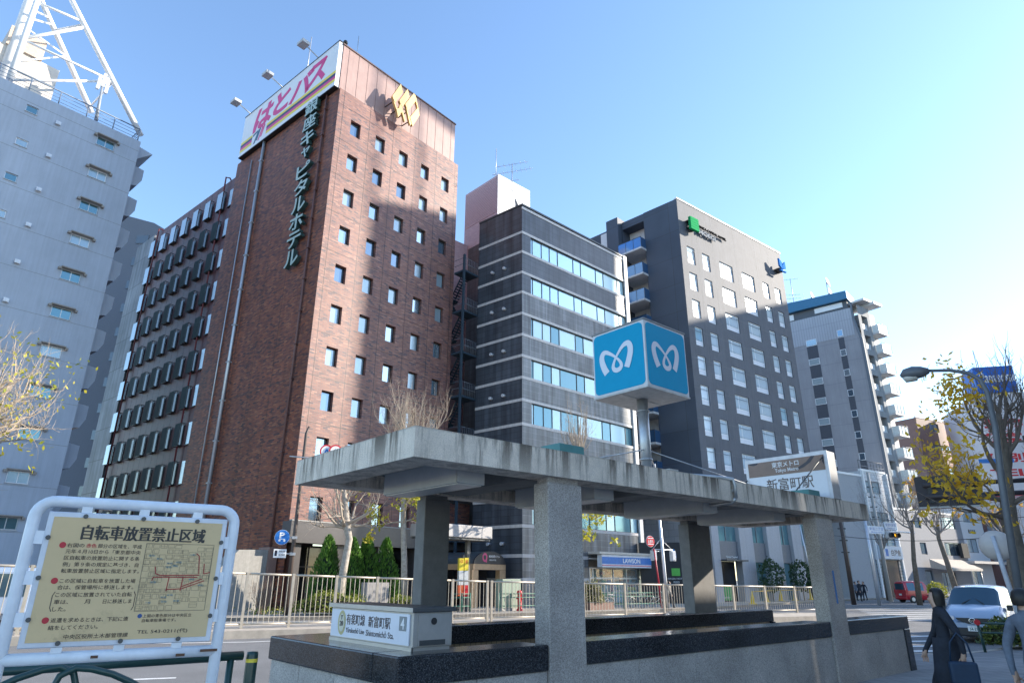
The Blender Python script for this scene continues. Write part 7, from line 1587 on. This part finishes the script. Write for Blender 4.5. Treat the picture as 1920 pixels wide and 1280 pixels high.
for s in (-1,1): q = MB(); q.box(ID,3.3,3.38,s*0.70-0.05,s*0.70+0.05,0.8,1.1); q.build('tail_light', mat('tail lamp',(0.5,0.01,0.01),0.3), red)
st_c = [(0.0,.60,.66,.55,.28,.55,.60),(0.08,.80,.82,.7,.22,.62,.72),(0.9,.86,.87,.72,.20,.84,.92),(1.15,.86,.87,.72,.20,.88,.97),(1.9,.86,.87,.60,.20,.92,1.42),(2.3,.86,.87,.60,.20,.92,1.46),(2.35,.86,.87,.60,.20,.92,1.46),(3.1,.86,.87,.60,.20,.92,1.42),(3.8,.86,.87,.62,.20,.92,1.02),(4.4,.80,.82,.62,.26,.86,.94),(4.5,.70,.74,.6,.32,.8,.86)]
for x, y, az_, lab, p_, nm in ((1868,1110,62,'beige car passing behind the white van',mat('beige car paint',(0.42,0.38,0.34),0.3,coat=0.5,var=0.0),'beige_car'),(1905,1116,62,'dark red car passing close behind the white van',mat('dark red car paint',(0.13,0.02,0.03),0.3,coat=0.5,var=0.0),'dark_car')):
    a = at(x,1087,46 if nm == 'beige_car' else 36); vehicle(nm, lab, 'car', (a.x,a.y,-0.15), atan2(-cos(radians(az_)),-sin(radians(az_))), st_c, p_, CARG, ((0.8,-0.75),(0.8,0.75),(3.6,-0.75),(3.6,0.75)), 0.31, 3, side_from=4, side_to=8)
a = at(18,1087,29); tk = thing('white_truck', 'white truck with a blue sill glimpsed behind the notice board post', 'truck', (a.x,a.y,-0.15), ang(62))
q = MB(); q.box(ID,-6.5,-0.9,-1.0,1.0,0.9,2.55); q.build('cargo_box', VW, tk, bevel=0.05); q = MB(); q.box(ID,-0.85,0.9,-0.98,0.98,0.45,2.2); cb_ = q.build('cab', VW, tk, bevel=0.15); q = MB(); q.box(ID,-0.5,0.7,-0.995,-0.981,1.3,2.0); q.box(ID,0.895,0.91,-0.8,0.8,1.3,2.05); q.build('side_window', CARG, cb_); q = MB(); q.box(ID,-6.5,-0.9,-0.95,0.95,0.6,0.85); q.build('blue_sill', BLUE, tk); q = MB(); q.box(ID,-6.4,-1.0,-1.012,-1.001,2.2,2.4); q.build('grey_band', DKGREY, tk)
for x in (-5.6,-1.9,0.1): q = MB(); q.path([(x,-0.98,0.4),(x,-0.75,0.4)],0.4,18); q.build('wheel', mat('tyre rubber',(0.018,0.018,0.019),0.8), tk)

# ------------------------------------------------------------------ people
SKIN = mat('skin', (0.52,0.33,0.24), 0.5, var=0.05); HAIR = mat('black hair', (0.012,0.010,0.009), 0.5, var=0.2)
def person(lab, loc, rot, H_, stride, top, legs, shoes, long_coat=False, arm=(0.15,-0.15), hair_len=0.0, mask=False):
    """one skinned figure facing -y; stride = forward reach of the left foot"""
    s = H_/1.70; V, E, Rd, T = [], [], [], []
    def v(x, y, z, r, t, par=None):
        V.append((x*s,y*s,z*s)); Rd.append(r*s); T.append(t)
        if par is not None: E.append((par, len(V)-1))
        return len(V)-1
    pel = v(0,0,0.92,0.135,'top'); wa = v(0,0,1.08,0.120,'top',pel); ch = v(0,0.0,1.26,0.135,'top',wa); sh_ = v(0,0.01,1.38,0.095,'top',ch)
    nk = v(0,-0.005,1.455,0.052,'skin',sh_); jw = v(0,-0.025,1.52,0.068,'skin',nk); hd = v(0,-0.015,1.60,0.088,'skin',jw); tp_ = v(0,0.0,1.665,0.055,'skin',hd); ns_ = v(0,-0.112,1.562,0.014,'skin',jw)
    for sx, fwd, a_ in ((-1,stride,arm[0]),(1,-stride,arm[1])):
        hp_ = v(sx*0.09,0,0.86,0.098,'leg',pel); kn = v(sx*0.09,-fwd*0.5-0.03,0.48,0.062 if not long_coat else 0.066,'leg',hp_); 
        lift = 0.05 if fwd < 0 else 0; an = v(sx*0.085,-fwd+ (0.05 if fwd<0 else 0),0.09+lift,0.042,'leg',kn); toe = v(sx*0.09,-fwd-0.13,0.035+lift*0.3,0.036,'shoe',an); v(sx*0.085,-fwd+0.06,0.04+lift*1.3,0.036,'shoe',an)
        sd_ = v(sx*0.175,0.01,1.385,0.068,'top',sh_); el_ = v(sx*0.235,-a_*0.5+0.03,1.12,0.050,'top',sd_); wr_ = v(sx*0.225,-a_-0.04,0.88,0.034,'top',el_); pm = v(sx*0.222,-a_-0.06,0.82,0.030,'skin',wr_)
        for k_ in range(4):
            yy = -a_-0.09+k_*0.02; f1 = v(sx*0.222,yy,0.775,0.0095,'skin',pm); f2 = v(sx*(0.214),yy-0.004,0.745-0.004*abs(k_-1),0.0085,'skin',f1); v(sx*(0.200),yy-0.003,0.725-0.005*abs(k_-1),0.0075,'skin',f2)
        th = v(sx*0.205,-a_-0.10,0.80,0.010,'skin',pm); v(sx*0.196,-a_-0.115,0.775,0.0085,'skin',th)
    me = bpy.data.meshes.new('person'); me.from_pydata(V, E, []); me.update()
    ob = bpy.data.objects.new('tmp', me); COL.objects.link(ob)
    sk = ob.modifiers.new('skin','SKIN'); sk.use_smooth_shade = True; ob.modifiers.new('sub','SUBSURF').levels = 1
    for i, d in enumerate(me.skin_vertices[0].data): d.radius = (Rd[i], Rd[i]*(0.72 if T[i] == 'top' and abs(V[i][0]) < 0.05 else 1.0)); d.use_root = (i == 0)
    dg = bpy.context.evaluated_depsgraph_get(); m2 = bpy.data.meshes.new_from_object(ob.evaluated_get(dg)); bpy.data.objects.remove(ob)
    for m in (top, legs, shoes, SKIN): m2.materials.append(m)
    idx = {'top':0,'leg':1,'shoe':2,'skin':3}
    Vv = [Vector(p) for p in V]
    def seg(p, a, b):
        ab = b-a; t = max(0,min(1,(p-a).dot(ab)/max(ab.length_squared,1e-9))); return (p-(a+ab*t)).length, t
    for p in m2.polygons:
        best = None
        for a, b in E:
            d, t = seg(p.center, Vv[a], Vv[b]); d -= (Rd[a]*(1-t)+Rd[b]*t)
            if best is None or d < best[0]: best = (d, T[b] if t > 0.4 else T[a])
        p.material_index = idx[best[1]]; p.use_smooth = True
    o = bpy.data.objects.new('person', m2); COL.objects.link(o); o.location = loc; o.rotation_euler = (0,0,rot); o['label'] = lab; o['category'] = 'person'
    q = MB()
    prof = [(0.0,0.112),(0.05,0.105),(0.085,0.07),(0.098,0.015),(0.096,-0.03),(0.085,-0.065-hair_len)]
    q.lathe((0,0.012*s,1.592*s), [(r_*s*1.02, z*s) for r_, z in prof[::-1]], 18); i0 = 0
    q.v = [(x, y if y > -0.055*s or z > 1.625*s else y*0.55+0.02, z) for x, y, z in q.v]
    q.build('hair', HAIR, o)
    q = MB()
    for sx in (-1,1): q.lathe((sx*0.032*s,-0.098*s,1.598*s),[(0,0.009*s),(0.010*s,0),(0,-0.009*s)],8)
    q.build('eyes', BLACK, o)
    q = MB(); q.lathe((0,-0.088*s,1.528*s),[(0,0.006*s),(0.022*s,0),(0,-0.006*s)],10); q.build('mouth', mat('lips',(0.30,0.10,0.09),0.5), o)
    if long_coat:
        q = MB(); q.lathe((0,0,0),[(0.145*s,1.06*s),(0.165*s,0.92*s),(0.19*s,0.70*s),(0.215*s,0.50*s),(0.21*s,0.495*s),(0.18*s,0.70*s)],20); c_ = q.build('coat_skirt', top, o)
    return o
COAT = mat('dark navy coat', (0.022,0.027,0.04), 0.85, var=0.35, scale=5, bump=0.9, bscale=7); TROU = mat('dark trousers', (0.015,0.017,0.025), 0.75, var=0.2); SHOE = mat('black shoe', (0.012,0.012,0.012), 0.4); GREYJ = mat('grey blue jacket', (0.13,0.155,0.20), 0.85, var=0.35, scale=5, bump=0.9, bscale=8); BEI = mat('beige jacket', (0.30,0.27,0.23), 0.8, var=0.15)
a = at(1748,1087,11.3); wm = person('woman in a dark navy coat striding along the pavement in front of the white van', (a.x,a.y,0), radians(-112), 1.66, 0.30, COAT, TROU, SHOE, True, (0.18,-0.2), 0.06)
def bag(lab, loc, rot, m, w_, h_, d_):
    o = thing('shoulder_bag', lab, 'bag', loc, rot); q = MB(); q.box(ID,-w_/2,w_/2,-d_/2,d_/2,0,h_); q.build('pouch', m, o, bevel=0.03); q = MB(); q.path([(-w_/2+0.03,0,h_),(-w_*0.3,0,h_+0.22),(0,0,h_+0.34),(w_*0.3,0,h_+0.22),(w_/2-0.03,0,h_)],0.012,6); q.build('strap', m, o); return o
bag('dark blue bag hanging at the side of the striding woman', wm.matrix_basis @ Vector((0.29,0.10,0.50)), radians(-112)+pi/2, mat('dark blue bag',(0.012,0.035,0.075),0.6,var=0.15), 0.32, 0.27, 0.12)
a = at(1909,1087,9.2); mn = person('man in a grey blue jacket with a black shoulder bag, partly out of view', (a.x,a.y,0), radians(100), 1.68, 0.28, GREYJ, TROU, SHOE, False, (0.2,-0.15))
bag('black shoulder bag carried by the man in the grey blue jacket', mn.matrix_basis @ Vector((-0.31,0.04,0.72)), radians(100)+pi/2, BLACK, 0.42, 0.36, 0.16)
for x, c_, lab, st2 in ((1602,GREYJ,'person in a pale jacket, one of three standing far off beside the pillar',0.05),(1609,COAT,'person in a long black coat, middle of three standing far off',0.08),(1617,COAT,'person in black, the one of three far off standing nearest the power pole',0.1)):
    a = at(x,1087,72 if x != 1609 else 70); person(lab, (a.x,a.y,0), radians(20 if x != 1617 else -60), 1.76 if x == 1609 else 1.68, st2, c_, TROU, SHOE, x == 1609)
a = G(1258,1139.3); person('person in a beige jacket walking past the silver signal pole near the shop', (a.x,a.y,0), radians(60), 1.66, 0.25, BEI, TROU, SHOE)
# overhead wires along the street at the right
for k_, (y0, y1, D_) in enumerate(((1003,992,60),(965,962,64))):
    a, b = at(1560,y0,D_), at(2000,y1,D_-14); o = thing('overhead_wire', ['lower thin overhead wire crossing before the small houses and bare trees','upper thin overhead wire crossing before the small houses and bare trees'][k_], 'wire', a, 0, 'overhead wires'); q = MB(); q.path([tuple((b-a)*t-Vector((0,0,0.5*sin(pi*t)))) for t in [i/10 for i in range(11)]],0.02,5); q.build('cable', BLACK, o)
